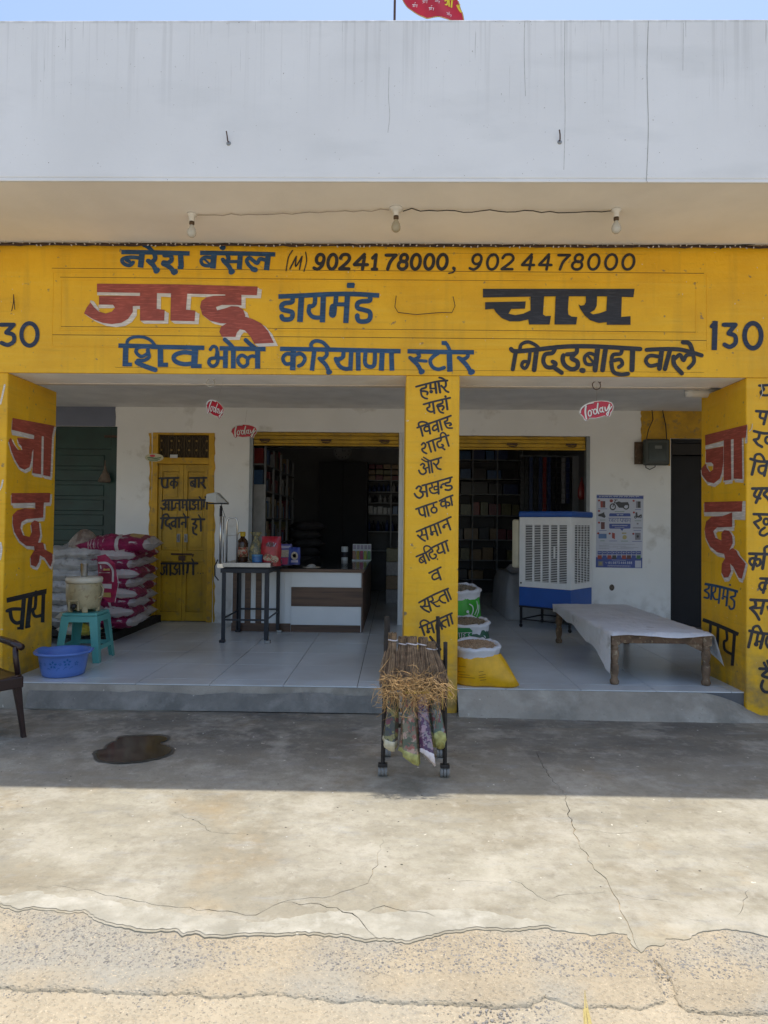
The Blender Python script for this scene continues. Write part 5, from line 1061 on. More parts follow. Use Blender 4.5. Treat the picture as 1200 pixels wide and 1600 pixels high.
for j in range(8):
    for k in range(n):
        if k % 2 == 1 and 1 <= j <= 6: continue
        a = j*(n+1)+k; mb.f.append((a, a+1, a+n+2, a+n+1))
mb.build('backrest', CH, t, smooth=True, solid=.012)

# ================================================================== blue tub, stool, water jug, tumbler
TUBM = simple('blue_tub_plastic', (.10, .20, .55), .32, var=.1); cz = ZF
bx, by = wx(99, 1050, .32), .32
t = thing('plastic_tub', 'round blue plastic tub with printed flowers on the veranda floor by the left pillar', 'tub', (bx, by, cz))
lw = lambda a, z: 1
MB().lathe([(.001, 0), (.150, 0), (.168, .008), (.178, .05), (.198, .17), (.206, .185), (.232, .192), (.236, .205), (.228, .211), (.205, .207), (.192, .175), (.170, .03), (.16, .018), (.001, .016)], (bx, by, cz+.001), 44, cap=False).build('bowl', TUBM, t, smooth=True)
for s, a in ((1, -.25), (-1, -.25)):
    ca = pi/2-s*1.35; MB().tube([(bx+.232*cos(q), by+.232*sin(q), cz+.20+.012*sin((q-ca+.35)/.7*pi)) for q in [ca-.35+.7*i/8-pi*0 for i in range(9)]], .011, 8).build('handle', TUBM, t, smooth=True)
fl_ = simple('teal_flower_print', (.01, .13, .38), .35); mb = MB()
def on_tub(ang, z):  # a point just outside the tub wall
    rr = .178+(.198-.178)*(z-.05)/.12+.0015; return Vector((bx+rr*sin(ang), by-rr*cos(ang), cz+z))
r = R_(4)
for (ca, czz, s) in ((-.75, .115, .030), (0.02, .118, .036), (.60, .135, .034), (1.0, .12, .02), (.32, .122, .014), (-.38, .122, .014), (-1.05, .12, .02)):
    for k in range(5):
        th = 2*pi*k/5+.3; pts = []
        for (l, w) in ((.25, 0), (.6, .26), (1, 0), (.6, -.26)):
            u = s*(l*cos(th)-w*sin(th)); v = s*(l*sin(th)+w*cos(th)); pts.append(on_tub(ca+u/.19, czz+v))
        mb.quad(*pts[::-1])
for (a0, z0, a1, z1) in ((-.25, .085, -.1, .07), (.15, .07, .3, .09), (.45, .08, .6, .095), (-.9, .08, -.6, .075), (.7, .08, .85, .09)):
    for q in range(5):
        s = q/5; A = a0+(a1-a0)*s; Z = z0+(z1-z0)*s+.008*sin(s*3.1); mb.quad(on_tub(A, Z-.003), on_tub(A+.03, Z-.003+.001), on_tub(A+.03, Z+.003), on_tub(A, Z+.003))
mb.build('flower_print', fl_, t)
ST = simple('turquoise_plastic', (.10, .38, .36), .4, var=.12)
sx_, sy_ = wx(134, 1000, .98), .98; SH = .46; Rs = rotz(radians(3))
t = thing('plastic_stool', 'square turquoise plastic stool standing between the tub and the sacks', 'stool', (sx_, sy_, cz))
def ls(u, v, z): q = Rs @ Vector((u, v, 0)); return Vector((sx_+q.x, sy_+q.y, cz+z))
def hexb(mb, A, B):  # A, B lists of four points
    mb.add(A+B, [(0, 3, 2, 1), (4, 5, 6, 7), (0, 1, 5, 4), (1, 2, 6, 5), (2, 3, 7, 6), (3, 0, 4, 7)])
mb = MB(); hexb(mb, [ls(a*.165, b*.165, SH-.03) for a, b in ((-1, -1), (1, -1), (1, 1), (-1, 1))], [ls(a*.160, b*.160, SH) for a, b in ((-1, -1), (1, -1), (1, 1), (-1, 1))]); mb.build('seat', ST, t, bev=.012, seg=3)
for a, b in ((-1, -1), (1, -1), (1, 1), (-1, 1)):
    for (du, dv) in ((1, 0), (0, 1)):
        mb = MB(); th = .006; w1, w0 = .078, .058
        def plate(z, h, w): 
            if du: return [ls(a*h, b*h, z), ls(a*(h-w), b*h, z), ls(a*(h-w), b*(h-th), z), ls(a*h, b*(h-th), z)]
            return [ls(a*h, b*h-b*th*1.1, z), ls(a*h, b*(h-w), z), ls(a*(h-th), b*(h-w), z), ls(a*(h-th), b*h-b*th*1.1, z)]
        hexb(mb, plate(0, .205, w0), plate(SH-.031, .165, w1)); mb.build('leg', ST, t, bev=.002)
for (ax_, sgn) in ((0, -1), (0, 1), (1, -1), (1, 1)):
    for (z0, z1) in ((SH-.085, SH-.0305), (.115, .155)):
        mb = MB(); h0 = .205-.04*z0/SH; h1 = .205-.04*z1/SH
        def pl(z, h):
            if ax_ == 0: return [ls(-h+.05, sgn*h*.995, z), ls(h-.05, sgn*h*.995, z), ls(h-.05, sgn*(h-.007), z), ls(-h+.05, sgn*(h-.007), z)]
            return [ls(sgn*h*.995, -h+.05, z), ls(sgn*h*.995, h-.05, z), ls(sgn*(h-.007), h-.05, z), ls(sgn*(h-.007), -h+.05, z)]
        hexb(mb, pl(z0, h0), pl(z1, h1)); mb.build('apron' if z0 > .3 else 'stretcher', ST, t)
# water jug
jx, jy, jz = sx_-.015, sy_-.02, cz+SH
t = thing('water_jug', 'cream insulated water jug with a black tap standing on the turquoise stool', 'water jug', (jx, jy, jz))
JG = simple('yellowed_cream_plastic', (.46, .385, .22), .4, var=.25, scale=9, dirt=(.25, .18, .09))
MB().lathe([(.001, .03), (.135, .03), (.142, .04), (.158, .12), (.162, .20), (.160, .265), (.150, .275), (.001, .275)], (jx, jy, jz), 40).build('body', JG, t, smooth=True)
MB().lathe([(.001, .2755), (.158, .2755), (.165, .28), (.167, .312), (.158, .326), (.08, .332), (.001, .333)], (jx, jy, jz), 40).build('lid', simple('cream_jug_lid', (.66, .61, .48), .35, var=.1), t, smooth=True)
for k in range(5):
    a = -pi/2+2*pi*k/5+.5; MB().box((-.026, -.018, 0), (.026, .018, .06), rotz(a+pi/2)).build('foot', JG, t, bev=.008, local=True); o = COL.objects[-1]; o.location = Vector((jx+.126*cos(a)-.0, jy+.126*sin(a), jz))-Vector(t['_w'])
MB().box((jx-.075, jy-.168, jz+.02), (jx-.055, jy-.13, jz+.105)).box((jx+.01, jy-.168, jz+.02), (jx+.03, jy-.13, jz+.105)).box((jx-.075, jy-.168, jz+.105), (jx+.03, jy-.13, jz+.122)).build('tap_guard', JG, t, bev=.006)
MB().tube([(jx-.022, jy-.14, jz+.066), (jx-.022, jy-.172, jz+.064), (jx-.022, jy-.185, jz+.05)], [.026, .027, .018], 14).box((jx-.03, jy-.185, jz+.02), (jx-.014, jy-.165, jz+.06)).build('tap', simple('black_plastic', (.01, .01, .011), .35), t, bev=.004)
MB().tube([(jx+.160, jy, jz+.25), (jx+.19, jy-.01, jz+.22), (jx+.185, jy-.02, jz+.15), (jx+.15, jy-.04, jz+.13)], .008, 8).build('handle', JG, t, smooth=True)
tx, ty, tz = jx+.005, jy-.02, jz+.333
t = MB().lathe([(.001, 0), (.030, 0), (.032, .005), (.038, .12), (.040, .124), (.037, .124), (.030, .01), (.001, .008)], (tx, ty, tz), 28, cap=False).build('steel_tumbler', STEEL, None, smooth=True); tag(t, 'steel tumbler standing on the lid of the water jug', 'tumbler')

# ================================================================== sacks
def sack_mesh(L, Wd, H, seed, nu=22, nv=16, pinch=.75, wr=1.0):
    """a filled pillow-shaped sack lying flat: L along x, Wd along y, H high, base on z=0"""
    mb = MB()
    for side_ in (0, 1):
        base = len(mb.v)
        for i in range(nu+1):
            u = -1+2*i/nu
            for j in range(nv+1):
                v = -1+2*j/nv
                prof = (max(0, 1-abs(u)**3.2)**.5)*(max(0, 1-abs(v)**2.6)**.5)
                x = u*L/2*(1-.05*(1-abs(v)**2)*abs(u)**4*pinch*1.3+.02*abs(u*v)**5); y = v*Wd/2*(1-.10*(abs(u)**6)*pinch)
                w = noise.noise(Vector((u*3.2+seed*7.3, v*2.6, side_*4+seed)))*.13+noise.noise(Vector((u*9+seed, v*3, side_*7+seed)))*.07*wr+.06*wr*noise.noise(Vector((u*7+seed*2, v*7, 1)))+noise.noise(Vector((u*3, v*13+seed*2, 3)))*.035*wr
                h = prof*(.5+w*.8)*H
                z = H*.46+(h if side_ else -h*.92)+.10*H*noise.noise(Vector((u*1.3+seed, v*1.3, 2)))
                mb.v.append(Vector((x, y, max(z, 0))))
        for i in range(nu):
            for j in range(nv):
                a = base+i*(nv+1)+j; f = (a, a+nv+1, a+nv+2, a+1); mb.f.append(f if side_ else f[::-1])
    n1 = (nu+1)*(nv+1)
    return mb
def weave(name, f):
    m = Mat(name, .42, obj=True); c = f(m); m.color(c)
    m.bump(m.math('ADD', m.noise(9, 7, 0, 1, rough=.65), m.math('MULTIPLY', m.noise(1, 6, 0, 1, vec=m.map((5, 28, 28))), .8)), .03, .8); return m.m
def pinkf(m):
    x = m.axis(0); y = m.axis(1)
    c = m.mix((.31, .010, .085), (.20, .006, .055), m.noise(6, 6, .4, .6))
    bx = m.math('LESS_THAN', m.math('ABSOLUTE', m.math('SUBTRACT', x, .03)), .02)
    c = m.mix(c, (.50, .47, .46), bx)
    edge_ = m.math('GREATER_THAN', m.math('ABSOLUTE', m.math('ADD', y, m.math('MULTIPLY', m.noise(4, 2, None, None), .05))), .232)
    c = m.mix(c, (.50, .46, .45), edge_)
    ends = m.math('GREATER_THAN', m.math('ABSOLUTE', m.math('ADD', x, m.math('MULTIPLY', m.noise(3, 3, None, None, off=5), .12))), .40)
    c = m.mix(c, (.46, .42, .41), ends)
    c = m.mix(c, (.50, .46, .45), m.noise(1, 5, .60, .63, vec=m.map((3, 9, 9))))
    box = m.math('MULTIPLY', m.math('LESS_THAN', m.math('ABSOLUTE', m.math('SUBTRACT', x, .2)), .07), m.math('LESS_THAN', m.math('ABSOLUTE', m.math('ADD', y, .03)), .09))
    c = m.mix(c, (.50, .33, .12), box)
    lt = m.math('MULTIPLY', m.math('LESS_THAN', m.math('ABSOLUTE', m.math('ADD', x, .2)), .10), m.noise(1, 2, .55, .58, vec=m.map((60, 18, 1))))
    return m.mix(c, (.55, .42, .42), m.math('MULTIPLY', lt, .8))
PINK = weave('pink_woven_sack', pinkf)
GREYS = weave('dirty_white_woven_sack', lambda m: m.mix(m.mix((.30, .29, .275), (.48, .47, .455), m.noise(5, 7, .35, .65)), (.17, .15, .125), m.noise(11, 7, .58, .70, off=2)))
YG = weave('yellow_green_sack', lambda m: m.mix(m.mix((.42, .40, .34), (.45, .42, .06), m.noise(7, 3, .48, .52)), (.10, .22, .04), m.noise(9, 4, .60, .64, off=4)))
fy = wp(168, 1012, z=ZF).y; px1 = wp(240, 968, z=ZF).x
SXr = (wp(168, 1012, z=ZF).x+px1)/2+.07     # right-hand face of the pile
PALZ = ZF+.13
t = thing('wooden_pallet', 'low dark wooden platform under the stacked sacks', 'pallet', (SXr-.6, fy+.9, ZF))
DKW = simple('near_black_wood', (.018, .014, .011), .9, var=.4)  # near-black wood colour for the whole platform
for k in range(6): MB().box((SXr-1.9, fy+.12+k*.31, ZF+.09), (SXr-.16, fy+.36+k*.31, PALZ-.002)).build('plank', DKW, t, bev=.004)
for k in range(3): MB().box((SXr-1.85+k*.86, fy+.14, ZF+.001), (SXr-1.76+k*.86, fy+1.9, ZF+.089)).build('bearer', DKW, t)
sp_ = [sack_mesh(.86, .50, .175, k, wr=2.0, pinch=.4).build('pink_sack', PINK, None, smooth=True) for k in range(3)]
meshes = [o.data for o in sp_]
for o in sp_: bpy.data.objects.remove(o)
ords = ['lowest', 'second', 'third', 'fourth', 'fifth', 'sixth', 'seventh', 'eighth', 'ninth', 'tenth']
r = R_(12)
def put(me, nm, loc, rot, lab, cat, grp=None, sc=(1, 1, 1)):
    o = bpy.data.objects.new(nm, me); COL.objects.link(o); o.location = loc; o.rotation_euler = rot; o.scale = sc; return tag(o, lab, cat, grp)
for col_, (xx, yy) in enumerate(((SXr-.30, fy+.55), (SXr-.31, fy+1.28))):
    n = 8; nmx = 'front' if col_ == 0 else 'rear'
    for k in range(n):
        z = PALZ+.106*k
        put(meshes[(k+col_) % 3], 'pink_sack', (xx+r.uniform(-.03, .03)+(.22 if col_ == 0 else .08), yy+r.uniform(-.04, .04), z), (r.uniform(-.03, .03), r.uniform(-.04, .04), pi/2*0+r.uniform(-.06, .06)+(pi if k % 2 else 0)), '%s pink and white sack from the %s in the %s column of the pile' % (ords[k], 'floor', nmx) if k else 'lowest pink and white sack in the %s column of the pile, on the platform' % nmx, 'sack', 'pink sacks piled beside the yellow door', (.68, .96, 1))
TOPZ = PALZ+.106*8
put(meshes[0], 'pink_sack', (SXr-.06, fy+.62, TOPZ-.02), (.0, -.04, .08), 'pink and white sack lying alone on top of the pile, sagging over the front', 'sack', 'pink sacks piled beside the yellow door', (.95, 1.1, 1.25))
# upright pink sack with printed front leaning in the corner
xs0, xs1 = wx(153, 900, fy-.02), wx(188, 900, fy-.02)

PP = crop(80, 830, 6.667); yq = fy+.02
pr = thing('printed_flap', 'pink printed sack flap with white arc and gold box, front of the pile', 'sack flap', wp(170, 905, y=yq))
def flap(nm, its, mt, d):
    pol = items_to_polys(its, PP); xs_ = [a[0] for p in pol for a in p]; ys2 = [a[1] for p in pol for a in p]
    vs, fs = union(pol, (), [(x, y) for x in range(int(min(xs_)), int(max(xs_))+1, 3) for y in range(int(min(ys2)), int(max(ys2))+1, 3)])
    mb = MB()
    for a, b in vs: q = wp(a, b, y=yq); q.y += .02*noise.noise(Vector((q.x*9, q.z*9, 1)))-d; mb.v.append(q)
    mb.f = fs; return mb.build(nm, mt, pr, smooth=True)
PK = simple('pink_film_print', (.36, .015, .075), .35, var=.3, scale=14); PW = simple('white_film_print', (.52, .48, .47), .4, var=.2, scale=14); PG = simple('gold_film_print', (.50, .34, .11), .4, var=.3); PD = simple('dark_maroon_print', (.20, .006, .035), .35)
flap('sheet', [('p', [(480, 260), (560, 240), (660, 330), (690, 450), (690, 560), (670, 735), (600, 745), (540, 700), (500, 640), (490, 450)])], PK, 0)
flap('panel', [('p', [(490, 340), (580, 345), (625, 400), (630, 520), (560, 545), (500, 470)])], PD, .004)
flap('white_arc', [(22, [(500, 330), (590, 335), (640, 400), (645, 520)]), (7, [(690, 440), (700, 560), (665, 740)]), (14, [(515, 360), (520, 385)]), (6, [(500, 432), (610, 432)])], PW, .006)
flap('gold_box', [('p', [(548, 388), (612, 388), (612, 410), (548, 410)]), ('p', [(520, 640), (622, 640), (622, 690), (535, 685)])], PG, .006)
flap('white_box', [('p', [(530, 548), (632, 548), (632, 600), (525, 590)])], PW, .005)
# grey-white sacks on the left
gm = [sack_mesh(.80, .55, .20, 20+k, wr=3.0, pinch=.4).build('grey_sack', GREYS, None, smooth=True) for k in range(3)]; gmesh = [o.data for o in gm]
for o in gm: bpy.data.objects.remove(o)
for k in range(7):
    put(gmesh[k % 3], 'grey_sack', (SXr-.50+r.uniform(-.03, .03), fy+.55+r.uniform(-.04, .04), PALZ+.123*k), (r.uniform(-.04, .04), r.uniform(-.04, .04), pi*(k % 2)+r.uniform(-.08, .08)), ('%s crumpled grey-white sack from the bottom in the left stack' % ords[k]) if k else 'lowest crumpled grey-white sack in the left stack, behind the stool', 'sack', 'grey-white sacks stacked behind the stool', (.9, 1, 1))
for k in range(2):
    put(sack_mesh(.5, .30, .12, 31+k).build('tmp', YG, None, smooth=True).data, 'small_sack', (SXr-.30+.05*k, fy+.06-.03*k, PALZ+.125-.125*k+.0), (0, .05, .2-.3*k), ('small yellow and white sack slumped in front of the pink pile, upper one', 'small yellow-green and white sack slumped in front of the pink pile, lower one')[k], 'sack', 'small sacks slumped before the pile', (.72, 1, 1.05)); bpy.data.objects.remove(bpy.data.objects['tmp'])
# lumpy bag on top
bz = PALZ+.123*7-.01; bxx = wx(132, 850, fy+.5); mb = MB()
mb.lathe([(.001, 0), (.10, .005), (.155, .05), (.16, .10), (.13, .16), (.07, .22), (.035, .245), (.02, .25), (.001, .25)], (bxx, fy+.5, bz), 30, 1.05, .8, wob=lambda a, z: 1+.16*noise.noise(Vector((cos(a)*1.6, sin(a)*1.6, z*9))), cap=False)
tag(mb.build('lumpy_bag', weave('dusty_clear_bag', lambda m: m.mix((.34, .29, .24), (.15, .10, .075), m.noise(9, 5, .42, .62))), None, smooth=True), 'dusty knotted plastic bag sitting on the grey-white sacks', 'bag')
# little bag hanging by the green door
c = wp(164, 742, y=YW-.05); mb = MB().lathe([(.001, -.10), (.07, -.10), (.085, -.075), (.055, 0), (.02, .07), (.008, .14), (.006, .19), (.001, .20)], c, 18, 1, .5, wob=lambda a, z: 1+.12*sin(3*a+z*20))
tag(mb.build('hanging_bag', simple('brown_paper_bag', (.15, .11, .08), .8, var=.4, scale=20), None, smooth=True), 'small brown bag hanging on the right edge of the green door', 'bag')

# ================================================================== open grain sacks right of the middle pillar
def grain_sack(nm, lab, cx, cy, r, h, bodymat, rimh, grainm, squash=1, hem=None, corner=0, seed=1, grp='open grain sacks by the middle pillar'):
    t = thing(nm, lab, 'grain sack', (cx, cy, ZF), grp)
    wob = lambda a, z: 1+.06*noise.noise(Vector((cos(a)*2+seed, sin(a)*2, z*3)))+.035*noise.noise(Vector((a*4, z*9, seed)))+.03*noise.noise(Vector((cos(a)*8, sin(a)*8+seed, z*6)))+corner*max(0, cos((a+.55)/1.0))**14*(1-min(1, max(0, z-ZF*0)/h))**1.5
    body = [(.001, 0), (r*1.0, 0), (r*1.13, .02), (r*1.16, h*.3), (r*1.1, h*.6), (r*1.0, h-rimh*.6-.05)]
    MB().lathe([(a, z+.001) for a, z in body], (cx, cy, ZF), 48, 1, squash, wob=wob, cap=False).build('sack_body', bodymat, t, smooth=True)
    wob2 = lambda a, z: 1+.05*noise.noise(Vector((cos(a)*2+seed, sin(a)*2, h*3)))+.035*noise.noise(Vector((cos(a)*7, sin(a)*7+seed, 3)))
    mb = MB(); prof = [(r*1.03, h-rimh-.05), (r*1.05, h-rimh), (r*1.12, h-rimh*.6), (r*1.10, h-rimh*.2), (r*1.02, h), (r*.93, h-.005), (r*.88, h-rimh*.5), (r*.85, h-rimh*.9)]
    base = 0; n = 48
    for (q, z) in prof:
        for k in range(n):
            a = 2*pi*k/n; w = wob2(a, z); zz = z+.12*q*sin(a)*squash+.018*noise.noise(Vector((cos(a)*2.5+seed, sin(a)*2.5, 7)))+.012*noise.noise(Vector((cos(a)*9, sin(a)*9, seed)))
            mb.v.append(Vector((cx+q*w*cos(a), cy+q*w*sin(a)*squash, ZF+zz)))
    for j in range(len(prof)-1):
        for k in range(n): mb.f.append((j*n+k, j*n+(k+1) % n, (j+1)*n+(k+1) % n, (j+1)*n+k))
    mb.build('rolled_rim', simple('white_sack_lining', (.62, .63, .66), .5, var=.12, scale=12), t, smooth=True)
    MB().add([(cx, cy, ZF+h-rimh*.35)]+[(cx+r*.9*cos(2*pi*k/24), cy+r*.9*squash*sin(2*pi*k/24), ZF+h-rimh*.6+.11*r*squash*sin(2*pi*k/24)) for k in range(24)], [(0, 1+k, 1+(k+1) % 24) for k in range(24)]).build('grain_bed', simple('grain_shadow', (.10, .065, .04), .9), t, smooth=True)
    rr = R_(seed); mb = MB()
    for k in range(900):
        a = rr.random()*6.28; q = sqrt(rr.random())*r*.88; z = h-rimh*.35-(q/r)**2*rimh*.3+rr.random()*.010+.12*q*sin(a)*squash; s = .009+.003*rr.random()
        M_ = Matrix.Rotation(rr.random()*3, 3, 'Z') @ Matrix.Rotation(rr.random()*3, 3, 'X')
        mb.add([Vector((cx+q*cos(a), cy+q*sin(a)*squash, ZF+z))+M_ @ Vector((v.x*s*1.6, v.y*s, v.z*s)) for v in OCT], OCTF)
    kind(mb.build('pellets', grainm, t), 'stuff'); return t
OCT = [Vector(v) for v in ((1, 0, 0), (-1, 0, 0), (0, 1, 0), (0, -1, 0), (0, 0, 1), (0, 0, -1))]; OCTF = [(0, 2, 4), (2, 1, 4), (1, 3, 4), (3, 0, 4), (2, 0, 5), (1, 2, 5), (3, 1, 5), (0, 3, 5)]
PEL = simple('brown_feed_pellets', (.46, .31, .18), .8, var=.5, scale=70); PEL2 = simple('dull_feed_pellets', (.28, .22, .14), .8, var=.5, scale=70)
def sackcol(name, col, f=None):
    m = Mat(name, .4); c = m.mix(tuple(q*.75 for q in col), col, m.noise(8, 5, .35, .65))
    if f: c = f(m, c)
    m.color(c); m.bump(m.noise(1, 5, 0, 1, vec=m.map((14, 14, 5))), .01, .6); return m.m
YS = sackcol('yellow_feed_sack', (.78, .42, .004)); GS = sackcol('green_feed_sack', (.035, .36, .02)); DG = sackcol('dark_green_feed_sack', (.006, .07, .035))
xp = XM1
sk1 = grain_sack('open_sack', 'open yellow sack of brown feed pellets at the foot of the middle pillar', xp+.18, .24, .185, .33, YS, .04, PEL, .85, corner=.95, seed=3)
sk2 = grain_sack('open_sack', 'open dark green sack with white lettering, between the yellow and the bright green sacks', xp+.15, .80, .20, .445, DG, .04, PEL2, .85, seed=5)
sk3 = grain_sack('open_sack', 'open bright green sack with white curling print, rearmost of the three by the pillar', xp+.12, 1.36, .215, .70, GS, .04, PEL2, .9, seed=8)
def on_sack(cx, cy, r, sq, pts_px, nm, mt, par, h, d=1.19, w=None):
    its = items_to_polys(pts_px, lambda p: p); vs, fs = union(its, (), ()); mb = MB()
    for a, b in vs:
        # project on a vertical cylinder about the sack
        dvec = CR.to_3x3() @ Vector(((a-600)/F, -(b-800)/F, -1)); o_ = Vector((0, CY, CZ)); R2 = r*d
        A = dvec.x**2+(dvec.y/sq)**2; Bq = 2*((o_.x-cx)*dvec.x+(o_.y-cy)*dvec.y/sq/sq); Cq = (o_.x-cx)**2+((o_.y-cy)/sq)**2-R2*R2; disc = max(Bq*Bq-4*A*Cq, 0); tt = (-Bq-sqrt(disc))/2/A; mb.v.append(o_+dvec*tt)
    mb.f = fs; mb.build(nm, mt, par)
SWH = simple('sack_print_white', (.66, .68, .68), .5); SKD = simple('sack_print_dark', (.20, .11, .005), .5)
Q = crop(700, 900, 8.892)
def qi(items): return [((i[0]/8.892 if i[0] != 'p' else 'p'), [Q(a) for a in i[1]]) for i in items]
on_sack(xp+.12, 1.36, .215, .9, qi([(14, [(300, 392), (340, 420), (350, 480), (320, 560)]), (10, [(400, 350), (410, 440), (370, 540)]), (9, [(428, 400), (425, 480), (400, 560)]), (9, [(290, 520), (290, 560)]), ('p', [(275+20*cos(a), 497+20*sin(a)) for a in [i*.6 for i in range(10)]])]), 'curl_print', SWH, sk3, .7)
on_sack(xp+.15, .80, .20, .85, qi([('p', [(130, 720), (300, 722), (340, 760), (330, 850), (260, 905), (130, 910)])]), 'green_panel', simple('sack_print_green', (.01, .22, .05), .5), sk2, .45, 1.185)
on_sack(xp+.15, .80, .20, .85, qi([(9, [(60, 792), (328, 785)]), (12, [(100, 795), (102, 850)]), (12, [(156, 795), (158, 852)]), (12, [(190, 795), (188, 850)]), (10, [(245, 795), (215, 815), (235, 830), (215, 850)]), (10, [(300, 795), (285, 820), (325, 848)]), (9, [(500, 830), (520, 850), (500, 880), (515, 895)])]), 'lettering', SWH, sk2, .45, 1.2)
on_sack(xp+.18, .24, .185, .85, qi([(7, [(140, 1330), (240, 1335)]), (6, [(150, 1365), (300, 1380)]), (7, [(140, 1400), (370, 1420)]), (7, [(430, 1335), (490, 1325)]), (7, [(430, 1385), (520, 1368)]), (7, [(430, 1415), (520, 1405)]), (7, [(450, 1450), (530, 1440)]), (6, [(150, 1250), (250, 1265)])]), 'small_print', SKD, sk1, .31, 1.22)

# ================================================================== wooden bed with a white sheet
yn = wp(960, 1069, z=ZF).y; bl = wx(960, 1030, yn); br = wx(1103, 1030, yn); BLg = 1.98; ztop = wz(960, 988, yn)
t = thing('wooden_bed', 'old wooden takht bed on turned legs beside the right pillar', 'bed', ((bl+br)/2, yn+1, ZF))
BW_ = simple('worn_turned_wood', (.21, .135, .08), .75, var=.55, scale=11, bump=.004, dirt=(.40, .33, .22)); BW2 = simple('brown_bed_rail', (.15, .085, .045), .7, var=.5, scale=13, bump=.004, dirt=(.30, .22, .13))
H_ = ztop-ZF-.012
prof = [(.030, 0), (.036, .01), (.038, .03), (.030, .045), (.026, .06), (.034, .10), (.037, .135), (.034, .165), (.026, .175), (.032, .182), (.026, .19), (.034, .22), (.038, .26), (.034, .285), (.027, .295), (.034, .30), (.034, .308), (.028, .314), (.034, H_-.08), (.035, H_-.0)]
for (x, y) in ((bl, yn), (br, yn), (bl+.02, yn+BLg), (br+.02, yn+BLg)):
    L_ = MB().lathe(prof, (x, y, ZF+.001), 18).build('leg', BW_, t, smooth=True)
    MB().box((x-.036, y-.036, ztop-.10), (x+.036, y+.036, ztop-.012)).build('leg_block', BW_, L_, bev=.004)
MB().box((bl+.037, yn-.03, ztop-.085), (br-.037, yn+.025, ztop-.014)).build('end_rail', BW2, t, bev=.005); MB().box((bl+.05, yn+BLg-.03, ztop-.085), (br-.02, yn+BLg+.02, ztop-.014)).build('end_rail', BW2, t, bev=.005)
for x in (bl, br+.01): MB().box((x-.025, yn+.037, ztop-.085), (x+.025, yn+BLg-.04, ztop-.014)).build('side_rail', BW2, t, bev=.005)
mb = MB(); mb.add([(br-.17, yn-.018, ztop-.087), (br-.037, yn-.018, ztop-.15), (br-.037, yn-.018, ztop-.087), (br-.17, yn+.01, ztop-.087), (br-.037, yn+.01, ztop-.15), (br-.037, yn+.01, ztop-.087)], [(0, 1, 2), (5, 4, 3), (0, 3, 4, 1), (1, 4, 5, 2), (2, 5, 3, 0)]); mb.build('corner_bracket', BW_, t)
for k in range(11): MB().box((bl+.026, yn+.05+k*.175, ztop-.030), (br-.020, yn+.21+k*.175, ztop-.010)).build('plank', BW2, t)
# cloth
nx_, ny_ = 46, 60; W0 = br-bl+.09; mb = MB(); r = R_(6)
def hang(y):   # left drop by position along the bed (0 near)
    return .235*(1-y)**2.2+.10
for j in range(ny_+1):
    v = j/ny_; y = yn-.055+v*(BLg+.09)
    for i in range(nx_+1):
        u = i/nx_; dl = hang(v)-(.035*abs(sin(v*9)) if v > .06 else 0); dr = .22*max(0, 1-v*5)**.6+.05; tot = dl+W0+dr; s = u*tot
        wv = .006*noise.noise(Vector((s*4, v*7, 5)))+.003*noise.noise(Vector((s*12, v*24, 2)))
        if s < dl: x = bl-.047-.012*sin(v*17)*(dl-s)/dl-.02*(dl-s); z = ztop-(dl-s)
        elif s > dl+W0: q = s-dl-W0; x = br+.045+q*.30+.01*sin(v*30); z = ztop-q*.97
        else: x = bl-.047+(s-dl); z = ztop+.003+wv+.003
        if j == 0 and dl <= s <= dl+W0: z -= .028+.010*sin(s*9)
        if j == 0 and dl <= s <= dl+W0: y_ = y-.002
        else: y_ = y
        if j == 1 and dl <= s <= dl+W0: z -= .002
        mb.v.append(Vector((x, y_+(.01*noise.noise(Vector((s*5, v*5, 9))) if s < dl or s > dl+W0 else 0), z)))
for j in range(ny_):
    for i in range(nx_): a = j*(nx_+1)+i; mb.f.append((a, a+1, a+nx_+2, a+nx_+1))
def sheetm():
    m = Mat('white_cotton_sheet', .85); c = m.mix((.68, .68, .69), (.78, .78, .79), m.noise(3, 6, .35, .65)); c = m.mix(c, (.5, .49, .47), m.noise(7, 7, .62, .75, off=3)); m.color(c)
    m.bump(m.math('ADD', m.noise(5, 7, 0, 1, rough=.65), m.math('MULTIPLY', m.noise(1, 6, 0, 1, vec=m.map((9, 3, 9))), .9)), .05, .8); return m.m
tag(mb.build('bed_sheet', sheetm(), None, smooth=True), 'white cotton sheet draped over the wooden bed, hanging down on the left side', 'sheet')

# ================================================================== air cooler
c0_ = wp(813, 980, z=ZF); th_ = radians(40); dw_ = Vector((cos(th_), -sin(th_), 0)); dd_ = Vector((sin(th_), cos(th_), 0)); CW, CD = .72, .62
cs_ = c0_+Vector((-.02, .0, 0)); cs_.z = ZF
def ck_(u, v, z): p_ = cs_+dw_*u+dd_*v; return Vector((p_.x, p_.y, ZF+z))
t = thing('air_cooler', 'large white and blue desert air cooler on a black stand in the right shop opening', 'air cooler', ck_(CW/2, CD/2, 0))
def cbx(u0, v0, z0, u1, v1, z1, mb=None):
    mb = mb or MB(); hexb(mb, [ck_(u0, v0, z0), ck_(u1, v0, z0), ck_(u1, v1, z0), ck_(u0, v1, z0)], [ck_(u0, v0, z1), ck_(u1, v0, z1), ck_(u1, v1, z1), ck_(u0, v1, z1)]); return mb
yc_ = ck_(0, 0, 0).y
BLUEP = simple('blue_cooler_paint', (.008, .085, .38), .35, var=.12); WCO = simple('white_cooler_paint', (.84, .84, .83), .4, var=.08); HON = simple('dark_cooling_pad', (.012, .010, .009), .9)
z0_ = .285; z1_ = z0_+.245; z2_ = wz(812, 808, yc_)-ZF; z3_ = z2_+.075
